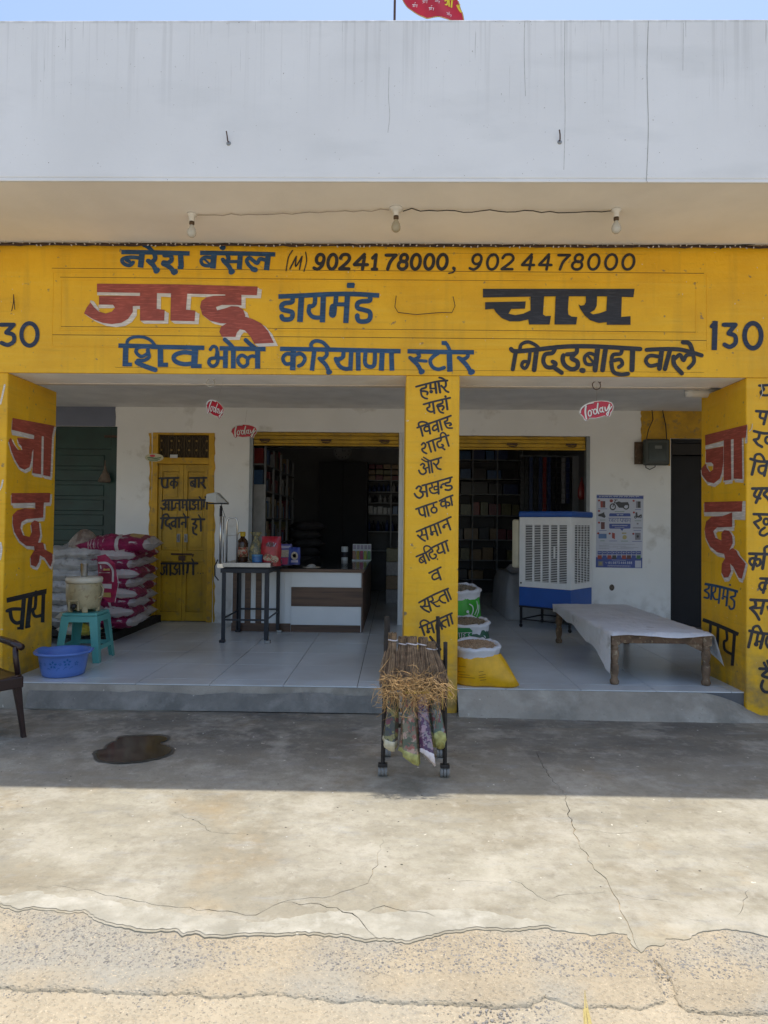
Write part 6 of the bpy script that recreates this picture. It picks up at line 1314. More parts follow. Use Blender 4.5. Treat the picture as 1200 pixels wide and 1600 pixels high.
cbx(0, 0, z0_, CW, CD, z1_).build('water_tank', BLUEP, t, bev=.008)
cbx(-.012, -.012, z2_, CW+.012, CD+.012, z3_).build('top_cover', BLUEP, t, bev=.02, seg=3)
cbx(.02, .02, z1_+.001, CW-.02, CD-.02, z2_-.001).build('cooling_pad', HON, t)
def grille(face):
    wlen = CW if face == 0 else CD; zz0, zz1 = z1_+.001, z2_-.001
    P = (lambda u, z, d: ck_(u, -d, z)) if face == 0 else (lambda u, z, d: ck_(CW+d, u, z))
    def bb(u0, z0, u1, z1, d0, d1): 
        mb = MB(); hexb(mb, [P(u0, z0, d1), P(u1, z0, d1), P(u1, z0, d0), P(u0, z0, d0)], [P(u0, z1, d1), P(u1, z1, d1), P(u1, z1, d0), P(u0, z1, d0)]); return mb
    fr = MB(); a0, a1 = (.085, wlen-.055) if face == 0 else (.11, wlen-.06); b0, b1 = zz0+.075, zz1-.10
    for q in ((0, zz0, a0, zz1), (a1, zz0, wlen, zz1), (a0, zz0, a1, b0), (a0, b1, a1, zz1)): m_ = bb(*q, (-.019, -.010)[face], .001); fr.add(m_.v, m_.f)
    fr.build('louvre_panel', WCO, t, bev=.003)
    n = 5; cw_ = (a1-a0)/n
    for k in range(1, n): bb(a0+k*cw_-(.011, .005)[face], b0, a0+k*cw_+(.011, .005)[face], b1, (-.019, -.006)[face], .0).build('mullion', WCO, t)
    nz = 34; 
    for k in range(nz):
        z = b0+(b1-b0)*(k+.5)/nz; m_ = bb(a0, z-.0055, a1, z+.0025, (-.014, -.006)[face], -.002); o = m_.build('louvre', WCO, t)
    for q in (.22, .72) if face == 0 else (.3, .75): bb(a0+(a1-a0)*q-.012, (b0+b1)/2-.06, a0+(a1-a0)*q+.012, (b0+b1)/2+.09, .0, .016).build('panel_grip', WHITEPL, t, bev=.005)
grille(0); grille(1)

mb = cbx(-.115, -.004, z1_+.24, -.013, .14, z2_-.03); mb.build('fan_cowl', CREAMPL, t, bev=.03, seg=3)
MB().lathe([(.001, 0), (.012, 0), (.012, .003), (.001, .004)], (0, 0, 0), 10).build('knob', simple('black_plastic2', (.01, .01, .01), .4), t, local=True); o = COL.objects[-1]; q = ck_(.03, -.003, z1_+.05)-Vector(t['_w']); o.location = q; o.rotation_euler = (pi/2, 0, -th_)
for (u, v) in ((.02, .02), (CW-.02, .02), (CW-.02, CD-.02), (.02, CD-.02)):
    cbx(u-.013, v-.013, .055, u+.013, v+.013, z0_-.022).build('stand_leg', BLACK, t)
    ww = MB().lathe([(.004, -.01), (.024, -.01), (.026, 0), (.024, .01), (.004, .01)], (0, 0, 0), 14).build('caster', BLACK, t, local=True); ww.location = ck_(u, v, .026)-Vector(t['_w']); ww.rotation_euler = (0, pi/2, .4)
    cbx(u-.006, v-.006, .028, u+.006, v+.006, .056).build('caster_fork', BLACK, t)
mb = MB(); cbx(-.0, -.0, z0_-.020, CW, .025, z0_-.001, mb); cbx(0, CD-.025, z0_-.020, CW, CD, z0_-.001, mb); cbx(0, .025, z0_-.02, .025, CD-.025, z0_-.001, mb); cbx(CW-.025, .025, z0_-.02, CW, CD-.025, z0_-.001, mb)
cbx(.03, .01, .10, CW-.03, .03, .115, mb); cbx(.03, CD-.03, .10, CW-.03, CD-.01, .115, mb); cbx(.01, .03, .10, .03, CD-.03, .115, mb); cbx(CW-.03, .03, .10, CW-.01, CD-.03, .115, mb); mb.build('stand_frame', BLACK, t)
# ================================================================== counter
yC = wp(510, 988, z=ZF).y; cxl = wx(362, 930, yC); cxm = wx(444, 930, yC); cxr = wx(566, 930, yC); cH = wz(510, 889, yC)
LAM = simple('white_laminate', (.74, .78, .80), .3, var=.06, scale=3)
def woodm(name, a, b):
    m = Mat(name, .4); c = m.mix(a, b, m.noise(1, 7, .35, .65, vec=m.map((2, 2, 38)))); m.color(c); return m.m
WAL = woodm('walnut_laminate', (.060, .028, .016), (.135, .070, .040)); TOPM = simple('dark_glass_counter_top', (.05, .055, .06), .12, var=.2)
t = thing('shop_counter', 'white laminate counter with brown walnut bands and dark glossy top in the left opening', 'counter', ((cxl+cxr)/2, yC, ZF))
yb2 = YI+2.0
MB().box((cxm, yC+.012, ZF+.001), (cxr-.012, yb2, cH-.04)).build('carcass', LAM, t)
MB().box((cxl, yC+.014, ZF+.001), (cxm-.002, yC+.50, cH-.04)).build('carcass', LAM, t)
z1 = wz(510, 977, yC); z2 = wz(510, 948, yC); z3 = wz(510, 918, yC)
px0 = wx(455, 930, yC)
MB().box((px0, yC, ZF+.001), (cxr-.02, yC+.011, z1)).build('skirting', WAL, t, bev=.001)
MB().box((px0, yC, z1+.003), (cxr-.02, yC+.011, z2)).build('panel', LAM, t, bev=.001)
MB().box((px0, yC-.004, z2+.003), (cxr+.004, yC+.011, z3)).build('walnut_band', WAL, t, bev=.001)
MB().box((px0, yC, z3+.003), (cxr-.02, yC+.011, cH-.042)).build('panel', LAM, t, bev=.001)
MB().box((cxr-.011, yC+.013, ZF+.001), (cxr+.006, yb2, cH-.041)).build('side_panel', WAL, t)
MB().box((cxl-.02, yC-.03, cH-.04), (cxr+.02, yC-.002, cH-.001)).build('front_edge', WAL, t, bev=.002)
MB().box((cxl-.02, yC-.001, cH-.04), (cxr+.02, yC+.52, cH)).box((cxm, yC+.521, cH-.04), (cxr+.02, yb2+.02, cH)).build('counter_top', TOPM, t)
MB().box((cxl, yC, ZF+.001), (px0-.005, yC+.012, ZF+.10)).build('skirting', WAL, t)
for px in (368, 387, 404): x = wx(px, 930, yC); MB().box((x-.035, yC-.002, ZF+.101), (x+.035, yC+.012, cH-.041)).build('upright_strip', WAL, t, bev=.001)
# items on the counter
def pouch(nm, lab, px0, px1, py0, py1, y, mt, parts=(), th=.05, crimp=True):
    x0, x1 = wx(px0, py1, y), wx(px1, py1, y); z0, z1 = wz(px0, py1, y), wz(px0, py0, y); t = thing(nm, lab, 'packet', ((x0+x1)/2, y, z0)); mb = MB(); n, m = 10, 12
    for s in (-1, 1):
        b0 = len(mb.v)
        for j in range(m+1):
            v = j/m
            for i in range(n+1):
                u = i/n*2-1; d = (1-u*u)**.5*min(1, (1-v)*3.2)**.8*(.85+.15*noise.noise(Vector((u*3, v*4, px0*.1)))) if v < 1 else 0
                mb.v.append(Vector(((x0+x1)/2+u*(x1-x0)/2*(1-.04*sin(v*9)), y+s*th/2*d+.008*sin(u*6)*v*v, z0+(z1-z0)*v+.004*noise.noise(Vector((u*5, px0, 1)))*v)))
        for j in range(m):
            for i in range(n): a = b0+j*(n+1)+i; f = (a, a+1, a+n+2, a+n+1); mb.f.append(f if s < 0 else f[::-1])
    mb.build('pouch', mt, t, smooth=True)
    for (nm2, poly, m2) in parts:
        its = items_to_polys(poly, lambda p: (px0+(px1-px0)*p[0], py0+(py1-py0)*p[1])); paint(nm2, its, m2, t, y=y-th/2-.002)
    return t
yk_ = yC+.10
VIO = simple('violet_packet', (.10, .09, .33), .3, var=.2, scale=20); PKP = simple('pink_print', (.55, .05, .16), .35, var=.2); CRP = simple('cream_print', (.55, .47, .36), .4, var=.3, scale=60); BLP = simple('blue_packet', (.03, .06, .32), .3, var=.2, scale=20)
REDB = simple('red_packet', (.42, .015, .03), .28, var=.35, scale=25); PALE = simple('pale_lilac_print', (.45, .42, .55), .4)
pouch('milk_pouch', 'violet and pink pouch standing on the counter next to the scale', 433, 456, 850, 883, yk_, VIO, [('label_print', [('p', [(.15, .28), (.8, .28), (.8, .62), (.15, .62)])], CRP), ('pink_base', [('p', [(.08, .66), (.75, .64), (.7, .97), (.12, .97)])], PKP), ('brand_strip', [('p', [(.2, .08), (.9, .08), (.9, .2), (.2, .2)])], PALE)])
pouch('milk_pouch', 'blue pouch with an orange round picture, right of the violet pouch on the counter', 451, 469, 855, 882, yk_-.04, BLP, [('round_picture', [('p', ring(.5, .5, .30, .24)[:-1])], CRP), ('label_print', [('p', [(.2, .75), (.8, .75), (.8, .88), (.2, .88)])], PALE), ('orange_spot', [('p', ring(.5, .5, .16, .12)[:-1])], simple('orange_print', (.5, .2, .05), .4))])
x, z = wx(487, 882, yk_), cH
t = thing('saucer', 'white saucer holding a scrap of crumpled paper on the counter', 'saucer', (x, yk_, z)); MB().lathe([(.001, .001), (.06, .001), (.11, .012), (.112, .016), (.06, .006), (.001, .005)], (x, yk_, z), 28, cap=False).build('dish', WPORC, t, smooth=True)
tag(MB().lathe([(.001, .0), (.05, .004), (.055, .02), (.03, .04), (.001, .045)], (x, yk_, z+.008), 14, wob=lambda a, z: 1+.35*noise.noise(Vector((cos(a)*3, sin(a)*3, z*50))), cap=False).build('crumpled_paper', simple('grey_paper', (.5, .48, .45), .8, var=.3), None, smooth=True), 'crumpled greyish paper lying on the saucer', 'paper')
yd = YI+1.1; x0, x1 = wx(551, 845, yd), wx(580, 845, yd); z0 = cH+.002; z1 = wz(560, 837, yd)
t = thing('display_stand', 'white countertop stand of coloured sachets at the far end of the counter', 'display stand', ((x0+x1)/2, yd, cH)); MB().box((x0, yd-.10, cH+.001), (x1, yd+.10, cH+.02)).box((x0, yd+.06, cH+.02), (x1, yd+.075, cH+.25)).build('rack', LAM, t)
for k, c_ in enumerate(((.45, .25, .18), (.45, .35, .05), (.45, .05, .16), (.35, .42, .05), (.10, .30, .10))):
    w_ = (x1-x0)/5; MB().box((x0+k*w_+.006, yd-.07, cH+.021), (x0+(k+1)*w_-.006, yd-.05, cH+.15)).build('sachet', simple('sachet_colour_%d' % k, c_, .4), t, bev=.004); MB().box((x0+k*w_+.006, yd+.050, cH+.17), (x0+(k+1)*w_-.006, yd+.059, cH+.235)).build('header_card', PALE, t)
xx = x0-.12; t = thing('small_canister', 'small white canister with dark label beside the sachet stand', 'canister', (xx, yd, cH)); MB().lathe([(.001, 0), (.05, 0), (.05, .20), (.045, .21), (.001, .21)], (xx, yd, cH+.001), 18).build('can', LAM, t, smooth=False); MB().lathe([(.0505, .05), (.0515, .05), (.0515, .13), (.0505, .13)], (xx, yd, cH), 18, cap=False).build('label_band', INK, t)

# ================================================================== scale table and platform scale
yt = wp(347, 1004, z=ZF).y; txl = wx(343, 960, yt)+.02; txr = wx(419, 960, yt); yt2 = wp(437, 988, z=ZF).y; tzt = wz(380, 888, yt)
t = thing('scale_table', 'black angle-iron table carrying the weighing scale in front of the counter', 'table', ((txl+txr)/2, yt, ZF))
ANG = simple('dark_angle_iron', (.028, .032, .042), .45, .5, var=.3)
for (x, y, sx__, sy__) in ((txl, yt, 1, 1), (txr, yt, -1, 1), (txl, yt2, 1, -1), (txr, yt2, -1, -1)):
    L_ = MB().box((min(x, x+sx__*.045), min(y, y+sy__*.006), ZF+.03), (max(x, x+sx__*.045), max(y, y+sy__*.006), tzt-.05)).box((min(x, x+sx__*.006), min(y+sy__*.007, y+sy__*.045), ZF+.03), (max(x, x+sx__*.006), max(y+sy__*.007, y+sy__*.045), tzt-.05)).build('leg', ANG, t)
    MB().box((x-.03 if sx__ < 0 else x-.015, y-.03, ZF+.001), (x+.045 if sx__ > 0 else x+.03, y+.03, ZF+.03)).build('foot', GALV if x == txr else BLACK, L_, bev=.004)
for z in (.30, ): 
    zz = ZF+.27; MB().box((txl+.007, yt2-.012, zz), (txr-.007, yt2-.006, zz+.02)).build('brace', ANG, t); MB().box((txl+.007, yt+.008, zz-.03), (txr-.007, yt+.014, zz-.01)).build('brace', ANG, t)
    MB().box((txl+.010, yt+.05, zz-.02), (txl+.016, yt2-.05, zz)).build('brace', ANG, t); MB().box((txr-.016, yt+.05, zz-.02), (txr-.010, yt2-.05, zz)).build('brace', ANG, t)
MB().box((txl-.012, yt-.02, tzt-.05), (txr+.012, yt2+.02, tzt-.004)).build('table_frame', ANG, t, bev=.002)
sx0, sx1 = wx(348, 888, yt-.01), wx(423, 888, yt-.01); z0 = tzt+.0; z1 = wz(380, 881, yt)
t = thing('platform_scale', 'steel platform weighing scale with tilted display head on a pole and tubular back rail', 'weighing scale', ((sx0+sx1)/2, yt, tzt))
MB().box((sx0+.02, yt+.02, tzt-.003), (sx1-.02, yt2-.03, tzt+.012)).build('base_frame', BLACK, t)
MB().box((sx0, yt-.02, tzt+.013), (sx1, yt2, tzt+.062)).build('platform', simple('scuffed_steel_plate', (.42, .41, .39), .42, 1, var=.2, scale=12), t, bev=.003)
pz = tzt+.062
x_, yp2 = wx(344, 880, yt+.06), yt+.06
MB().box((x_-.025, yp2-.03, tzt+.0), (sx0-.001, yp2+.05, tzt+.045)).build('pole_bracket', STEEL, t)
ztp = wz(341, 790, yp2)
MB().tube([(x_, yp2, tzt+.045), (x_, yp2, ztp)], .013, 12).tube([(x_+.028, yp2+.02, tzt+.045), (x_+.028, yp2+.02, ztp-.12)], .006, 8).build('pole', STEEL, t, smooth=True)
MB().tube([(x_, yp2, ztp-.12), (x_, yp2, ztp-.03)], .016, 12).build('grip', simple('black_rubber', (.012, .012, .013), .6), t)
hx0, hx1 = wx(325, 780, yp2), wx(356, 780, yp2); hz = wz(340, 786, yp2); mb = MB()
mb.add([(hx0+.01, yp2-.10, hz+.095), (hx0+.11, yp2-.10, hz+.115), (hx1+.0, yp2-.02, hz+.0), (hx0+.12, yp2-.10, hz-.0), (hx0, yp2-.10, hz+.012), (hx0+.01, yp2+.08, hz+.095), (hx0+.11, yp2+.08, hz+.115), (hx1, yp2+.08, hz+.0), (hx0+.12, yp2+.08, hz), (hx0, yp2+.08, hz+.012)], [(0, 4, 3, 1), (1, 3, 2), (5, 6, 8, 9), (6, 7, 8), (0, 1, 6, 5), (1, 2, 7, 6), (0, 5, 9, 4)])
mb.build('display_head', simple('pale_scale_head', (.50, .50, .46), .35, var=.15), t, bev=.004); MB().box((hx0+.005, yp2-.098, hz-.012), (hx1-.005, yp2+.078, hz-.001)).build('display_base', BLACK, t, bev=.003)
MB().tube([(x_-.005, yp2+.03, hz-.01), (x_+.03, yp2-.02, hz-.09), (x_+.05, yp2, hz-.16)], .003, 5).tube([(x_-.02, yp2-.02, tzt+.09), (x_-.055, yp2-.02, tzt+.02), (x_-.05, yp2-.02, tzt-.09), (x_-.01, yp2-.02, tzt-.14)], .007, 6).build('cable', WIRE, t)
ra, rb = wx(354, 860, yt+.02), wx(354, 860, yt+.02)+.115; rz = wz(360, 809, yt+.02)
MB().tube([(ra, yt+.02, pz), (ra, yt+.02, rz-.05), (ra+.012, yt+.02, rz-.012), (ra+.04, yt+.02, rz), (rb-.03, yt+.02, rz), (rb-.008, yt+.02, rz-.014), (rb, yt+.02, rz-.05), (rb, yt+.02, pz)], .010, 10).tube([(ra, yt+.02, rz-.20), (rb, yt+.02, rz-.19)], .005, 6).build('back_rail', STEEL, t, smooth=True)
# goods on the scale
yg = yt+.16; gz = pz
def bottle(px, y, zt_, zb_, r, nm, lab, cat, bm_, capm, lbl, grp=None):
    x = wx(px, 860, y); h = zt_-zb_; t = thing(nm, lab, cat, (x, y, zb_), grp)
    MB().lathe([(.001, 0), (r*.92, 0), (r, .012), (r, h*.62), (r*.9, h*.70), (r*.42, h*.80), (r*.36, h*.86), (.001, h*.86)], (x, y, zb_+.001), 24).build('body', bm_, t, smooth=True)
    MB().lathe([(.001, h*.85), (r*.50, h*.85), (r*.50, h*.98), (r*.44, h), (.001, h)], (x, y, zb_+.001), 18).build('cap', capm, t)
    MB().lathe([(r+.0005, h*.18), (r+.0015, h*.18), (r+.0015, h*.50), (r+.0005, h*.50)], (x, y, zb_), 24, cap=False).build('label_wrap', lbl, t, smooth=True); return t
OILM = simple('dark_mustard_oil', (.05, .018, .006), .12, var=.3); YCAP = simple('yellow_cap', (.62, .42, .01), .35)
LBL = floral('busy_food_label', (.40, .32, .22), [(.35, .04, .03), (.12, .06, .03)], 70)
b_ = bottle(379, yg, wz(379, 831, yg), gz, .062, 'oil_bottle', 'big dark mustard oil bottle with yellow cap on the scale', 'bottle', OILM, YCAP, LBL)
MB().tube([(b_['_w'][0]-.055, yg-.03, wz(379, 838, yg)), (b_['_w'][0]-.035, yg-.03, wz(379, 832, yg)), (b_['_w'][0]+.02, yg-.03, wz(379, 832, yg))], .005, 6).build('carry_handle', YCAP, b_)
xq = wx(400, 870, yg+.08); mb = MB().lathe([(.001, 0), (.06, .002), (.078, .03), (.082, .12), (.062, .20), (.028, .25), (.02, .27), (.045, .31), (.055, .335)], (xq, yg+.08, gz), 22, wob=lambda a, z: 1+.10*noise.noise(Vector((cos(a)*2, sin(a)*2, z*9)))+.05*sin(a*7), cap=False)
tc = thing('cellophane_bag', 'tied cellophane bag of pale yellow snacks behind the blue tin on the scale', 'bag', (xq, yg+.08, gz)); mb.build('film', floral('snack_bag_film', (.20, .18, .11), [(.42, .36, .16), (.12, .13, .10)], 50), tc, smooth=True)
mb = MB(); r = R_(3)
for k in range(14): a = r.random()*6.3; mb.tube([(xq, yg+.08, gz+.265), (xq+.05*cos(a), yg+.08+.03*sin(a), gz+.30+.03*r.random()), (xq+.07*cos(a), yg+.08+.04*sin(a), gz+.305+.04*r.random())], [.004, .006, .002], 4)
mb.build('topknot', simple('golden_ribbon', (.50, .38, .12), .5), tc)
xq = wx(402, 870, yg-.03); tt = thing('blue_tin', 'small blue lidded tin at the front of the scale platform', 'tin', (xq, yg-.03, gz)); MB().lathe([(.001, 0), (.056, 0), (.058, .01), (.058, .065), (.001, .066)], (xq, yg-.03, gz+.001), 24).build('tin_body', simple('blue_tin_paint', (.03, .16, .42), .3, var=.3, scale=30), tt, smooth=False); MB().lathe([(.001, .067), (.061, .067), (.061, .085), (.001, .087)], (xq, yg-.03, gz+.001), 24).build('lid', simple('light_blue_lid', (.08, .28, .52), .3), tt)
pouch('snack_packet', 'bright red puffed snack packet standing upright on the scale', 408, 439, 838, 884, yg+.0, REDB, [('logo', [('p', ring(.45, .28, .22, .08)[:-1])], simple('dark_packet_print', (.10, .01, .015), .35)), ('lettering', [(.04, [(.30, .33), (.36, .22), (.42, .33)]), (.035, [(.48, .25), (.50, .33), (.58, .33)]), (.035, [(.62, .22), (.64, .34), (.74, .24)])], PALE), ('food_picture', [('p', ring(.35, .72, .26, .12)[:-1]), ('p', ring(.68, .78, .20, .12)[:-1])], LBL)], .10)

# ================================================================== inside the shop (dim)
SHF = simple('grey_shelf_metal', (.22, .225, .235), .5, var=.1); SHD = simple('dark_shelf_metal', (.06, .06, .065), .5)
IM = [simple('goods_'+n, tuple(q*1.1 for q in c), .3, var=.3, scale=30) for n, c in (('navy', (.03, .05, .14)), ('black', (.02, .02, .024)), ('maroon', (.14, .02, .03)), ('white', (.34, .34, .35)), ('kraft', (.25, .17, .09)), ('olive', (.16, .15, .07)), ('red', (.25, .03, .03)), ('blue', (.05, .12, .26)))]
def shelf(nm, lab, x0, x1, y0, dp, zs, cols):
    t = thing(nm, lab, 'shelf', ((x0+x1)/2, y0, ZF))
    for x in [x0+(x1-x0)*k/cols for k in range(cols+1)]: MB().box((x-.012, y0, ZF+.001), (x+.012, y0+dp, zs[-1]+.25)).build('upright', SHF, t)
    w = (x1-x0)/cols
    for z in zs:
        for k in range(cols): MB().box((x0+k*w+.0125, y0, z-.02), (x0+(k+1)*w-.0125, y0+dp, z)).build('shelf_board', SHF, t)
    MB().box((x0, y0+dp+.001, ZF+.001), (x1, y0+dp+.01, zs[-1]+.25)).build('back_panel', SHD, t); return t
ys_b = YE-.42
def item_rows(x0, x1, y, z, h, kind_, mts, lab, grp, seed, gap=.004, wr=(.07, .12)):
    r = R_(seed); x = x0
    while x < x1-.06:
        w = r.uniform(*wr); hh = h*r.uniform(.75, 1)
        if x+w > x1: break
        m_ = mts[r.randrange(len(mts))]
        if kind_ == 'bottle':
            o = MB().lathe([(.001, 0), (w*.42, 0), (w*.42, hh*.6), (w*.15, hh*.8), (w*.15, hh), (.001, hh)], (x+w/2, y, z+.001), 8).build('bottle', m_, None, smooth=True); tag(o, lab, 'bottle', grp)
        else:
            o = MB().box((x+.004, y-.08, z+.001), (x+w-.004, y+.12, z+hh)).build('carton' if kind_ == 'box' else 'folded_cloth', m_, None, bev=.006); tag(o, lab, 'box' if kind_ == 'box' else 'cloth', grp)
        x += w+gap
# right-hand shelf seen in the left opening
sa, sb = wx(572, 780, ys_b), wx(650, 780, ys_b); zz_ = [wz(590, q, ys_b) for q in (860, 830, 803, 785, 768, 750)]
shelf('bottle_shelf', 'grey metal shelf full of bottles, right of the tall dark cupboard', sa, sb, ys_b, .36, zz_, 2)
item_rows(sa+.02, sb-.02, ys_b+.12, zz_[1], .24, 'bottle', IM[:2], 'dark bottle on the lower shelf beneath the boxes at the back', 'dark bottles at the back', 1)
item_rows(sa+.02, sb-.02, ys_b+.12, zz_[2], .16, 'box', [IM[3], IM[3], IM[7]], 'small pale carton on the middle shelf at the back', 'pale cartons at the back', 2)
item_rows(sa+.02, sb-.02, ys_b+.12, zz_[3], .16, 'bottle', [IM[1], IM[3]], 'slim bottle on the upper shelf at the back', 'slim bottles at the back', 3)
item_rows(sa+.02, sb-.02, ys_b+.12, zz_[4], .17, 'bottle', [IM[0], IM[0], IM[3]], 'blue-black bottle just under the top boxes at the back', 'blue-black bottles at the back', 4)
for k in range(3): item_rows(sa+.02, sb-.02, ys_b+.12, zz_[5]+.11*k, .10, 'box', [IM[4], IM[5], IM[2], IM[4]], 'brown or red striped packet stacked on top of the bottle shelf', 'packets on top of the bottle shelf', 10+k, .004, (.14, .17))
# tall dark cupboard, clock, bag stack
yc2 = YE-1.0; a0, a1 = wx(498, 780, yc2), wx(574, 780, yc2); t = thing('cupboard', 'tall black cupboard standing at the back of the shop below the clock', 'cupboard', ((a0+a1)/2, yc2, ZF))
MB().box((a0, yc2+.021, ZF+.001), (a1, yc2+.5, wz(530, 722, yc2))).build('carcass', DARK, t, bev=.004)
for k in (0, 1): MB().box((a0+(a1-a0)/2*k+.004, yc2, ZF+.06), (a0+(a1-a0)/2*(k+1)-.004, yc2+.02, wz(530, 722, yc2)-.01)).build('door', DARK, t, bev=.003)
c = wp(535, 705, y=YE-.02); t = thing('wall_clock', 'round grey wall clock with a twelve mark dial on the back wall of the shop', 'clock', c)
q = MB().lathe([(.001, 0), (.185, 0), (.185, .03), (.17, .035), (.165, .025), (.001, .024)], (0, 0, 0), 36).build('case', SHF, t, local=True); q.rotation_euler = (pi/2, 0, 0)
q = MB().lathe([(.001, .0262), (.160, .0262), (.160, .027)], (0, 0, 0), 36).build('dial', simple('clock_dial', (.30, .30, .30), .5), t, local=True); q.rotation_euler = (pi/2, 0, 0)
for k in range(12): a = k*pi/6; MB().box((c.x+.135*sin(a)-.008, c.y-.034, c.z+.135*cos(a)-.012), (c.x+.135*sin(a)+.008, c.y-.0285, c.z+.135*cos(a)+.012)).build('hour_mark', IM[1], t)
MB().box((c.x-.004, c.y-.036, c.z-.01), (c.x+.004, c.y-.033, c.z+.11)).build('hand', IM[1], t); MB().box((c.x-.005, c.y-.040, c.z-.004), (c.x+.075, c.y-.037, c.z+.006)).build('hand', IM[1], t)
yb3 = YE-1.5; xm_ = wx(478, 800, yb3); dk = simple('dusky_sack', (.10, .095, .10), .7, var=.3); dks = sack_mesh(.55, .6, .17, 55, 12, 10).build('tmp', dk, None, smooth=True).data; bpy.data.objects.remove(bpy.data.objects['tmp'])
for k in range(9): put(dks, 'dark_sack', (xm_+.03*(-1)**k, yb3, ZF+.15*k), (0, 0, pi*(k % 2)+.05*k), 'dusky sack in the tall stack inside the shop, left of the black cupboard', 'sack', 'dusky sacks stacked inside the shop')
# left display cabinet along the side wall
xa = wx(415, 780, YI+.35); t = thing('display_cabinet', 'tall grey display cabinet of small goods along the left side of the shop', 'cabinet', (xa, YI+1, ZF)); ztop_ = 2.62; ya_, yb_2 = YI+.35, YI+3.0
MB().box((xa-.35, ya_-.02, ZF+.001), (xa, ya_, wz(411, 757, YI+.35))).build('end_panel', simple('pale_cabinet_end', (.5, .5, .5), .5), t, bev=.01)
for k in range(6): z = ZF+.25+k*.38; MB().box((xa-.34, ya_+.001, z), (xa-.002, yb_2, z+.02)).build('shelf_board', SHF, t)
for k in range(5): y = ya_+.02+(yb_2-ya_-.06)*k/4; MB().box((xa-.03, y, ZF+.001), (xa-.001, y+.025, ztop_)).build('upright', SHF, t)
MB().box((xa-.36, ya_+.001, ZF+.001), (xa-.345, yb_2, ztop_)).build('back_panel', SHD, t)
r = R_(31)
for k in range(6):
    y = ya_+.08
    while y < yb_2-.15:
        w = r.uniform(.08, .17); h = r.uniform(.14, .33)
        if r.random() < .97: tag(MB().box((xa-.22, y, ZF+.271+k*.38), (xa-.06, y+w-.02, ZF+.271+k*.38+h)).build('packet', IM[r.randrange(8)], None, bev=.01), 'assorted packet or jar on the side display cabinet', 'packet', 'goods in the side display cabinet')
        y += w
MB().box((xa-.8, YI+.12, ZF+.001), (xa-.4, YI+.2, 2.55)).build('dark_curtain', DARK, B)
# cartons stacked on the right inside the left opening
for k in range(4): c_ = wp(616, 915, y=YI+2.2); tag(MB().box((c_.x-.14, YI+2.2, ZF+.002+.232*k+.0), (c_.x+.22, YI+2.5, ZF+.23*(k+1)+.002*k)).build('big_carton', (IM[3], IM[4], IM[3], IM[5])[k], None, bev=.008), '%s carton from the floor in the stack behind the counter end' % ('lowest', 'second', 'third', 'topmost')[k], 'carton', 'cartons stacked behind the counter')
# right opening: back shelves with cloth, hanging strips
sa, sb = wx(700, 780, ys_b), wx(816, 780, ys_b); zz_ = [wz(760, q, ys_b) for q in (905, 875, 843, 805, 772, 748, 718)]
shelf('cloth_shelf', 'wide dark shelf of folded cloth and boxes at the back of the right opening', sa, sb, ys_b, .36, zz_, 3)
for i, (h, k_, m_, lb) in enumerate(((.22, 'box', [IM[4], IM[1]], 'box on the bottom shelf of the cloth shelving'), (.24, 'cloth', [IM[5], IM[4], IM[1]], 'folded cloth on the second shelf of the cloth shelving'), (.26, 'cloth', [IM[1], IM[2], IM[4]], 'folded cloth on the third shelf of the cloth shelving'), (.28, 'cloth', [IM[2], IM[6], IM[5]], 'reddish folded cloth on the fourth shelf of the cloth shelving'), (.26, 'cloth', [IM[1], IM[0], IM[1]], 'dark folded cloth on the fifth shelf of the cloth shelving'), (.22, 'box', [IM[3], IM[1], IM[7]], 'shiny boxed item on the sixth shelf of the cloth shelving'), (.20, 'box', [IM[7], IM[0]], 'blue box on the top shelf of the cloth shelving'))):
    item_rows(sa+.02, sb-.02, ys_b+.12, zz_[i], h, k_, m_, lb, lb.split(' on the ')[1], 60+i, .012, (.14, .30))
t = thing('sachet_strips', 'long hanging strips of sachets and packets behind the air cooler', 'sachet strips', (wx(850, 740, YI+2.4), YI+2.4, 2.6)); r = R_(5)
MB().tube([(wx(812, 700, YI+2.4), YI+2.4, 2.72), (wx(900, 700, YI+2.4), YI+2.4, 2.72)], .012, 6).build('rail', SHF, t)
px = 816
while px < 898:
    x = wx(px, 740, YI+2.4); L_ = r.uniform(.7, 1.1); m_ = IM[r.choice((0, 1, 2, 6, 3, 1, 1))]; z = 2.70
    while z > 2.7-L_: MB().box((x-.03, YI+2.395, z-.085), (x+.03, YI+2.405, z-.003)).build('sachet', m_, t); z -= .088
    px += r.uniform(5.5, 8)
c = wp(909, 765, y=YI+.5); tag(MB().lathe([(.001, -.14), (.035, -.14), (.06, -.10), (.055, .0), (.02, .10), (.008, .17), (.001, .18)], c, 16, 1, .6).build('red_pouch', IM[6], None, smooth=True), 'red cloth pouch hanging beside the right shutter jamb', 'pouch')
MB().box((wx(895, 780, YI+1.2), YI+1.2, ZF+.001), (wx(904, 780, YI+1.2), YI+1.24, 2.6)).build('white_post', SHF, B)
c = wp(800, 985, y=YI+.6); t = thing('covered_chest', 'low chest under a pale grey cover behind the air cooler', 'chest', (c.x, YI+.6, ZF)); mb = MB(); n, m = 18, 12
x0, x1, y0, y1 = wx(782, 930, YI+.9), wx(782, 930, YI+.9)+.75, YI+.35, YI+2.0; zc_ = .62
for j in range(m+1):
    for i in range(n+1):
        u = i/n*2-1; v = j/m*2-1; d = max(abs(u), abs(v)); z = ZF+.005+zc_*(1-max(0, (d-.78)/.22)**2.0)+.015*noise.noise(Vector((u*3, v*3, 4))); mb.v.append(Vector(((x0+x1)/2+u*(x1-x0)/2, (y0+y1)/2+v*(y1-y0)/2, max(z, ZF+.002))))
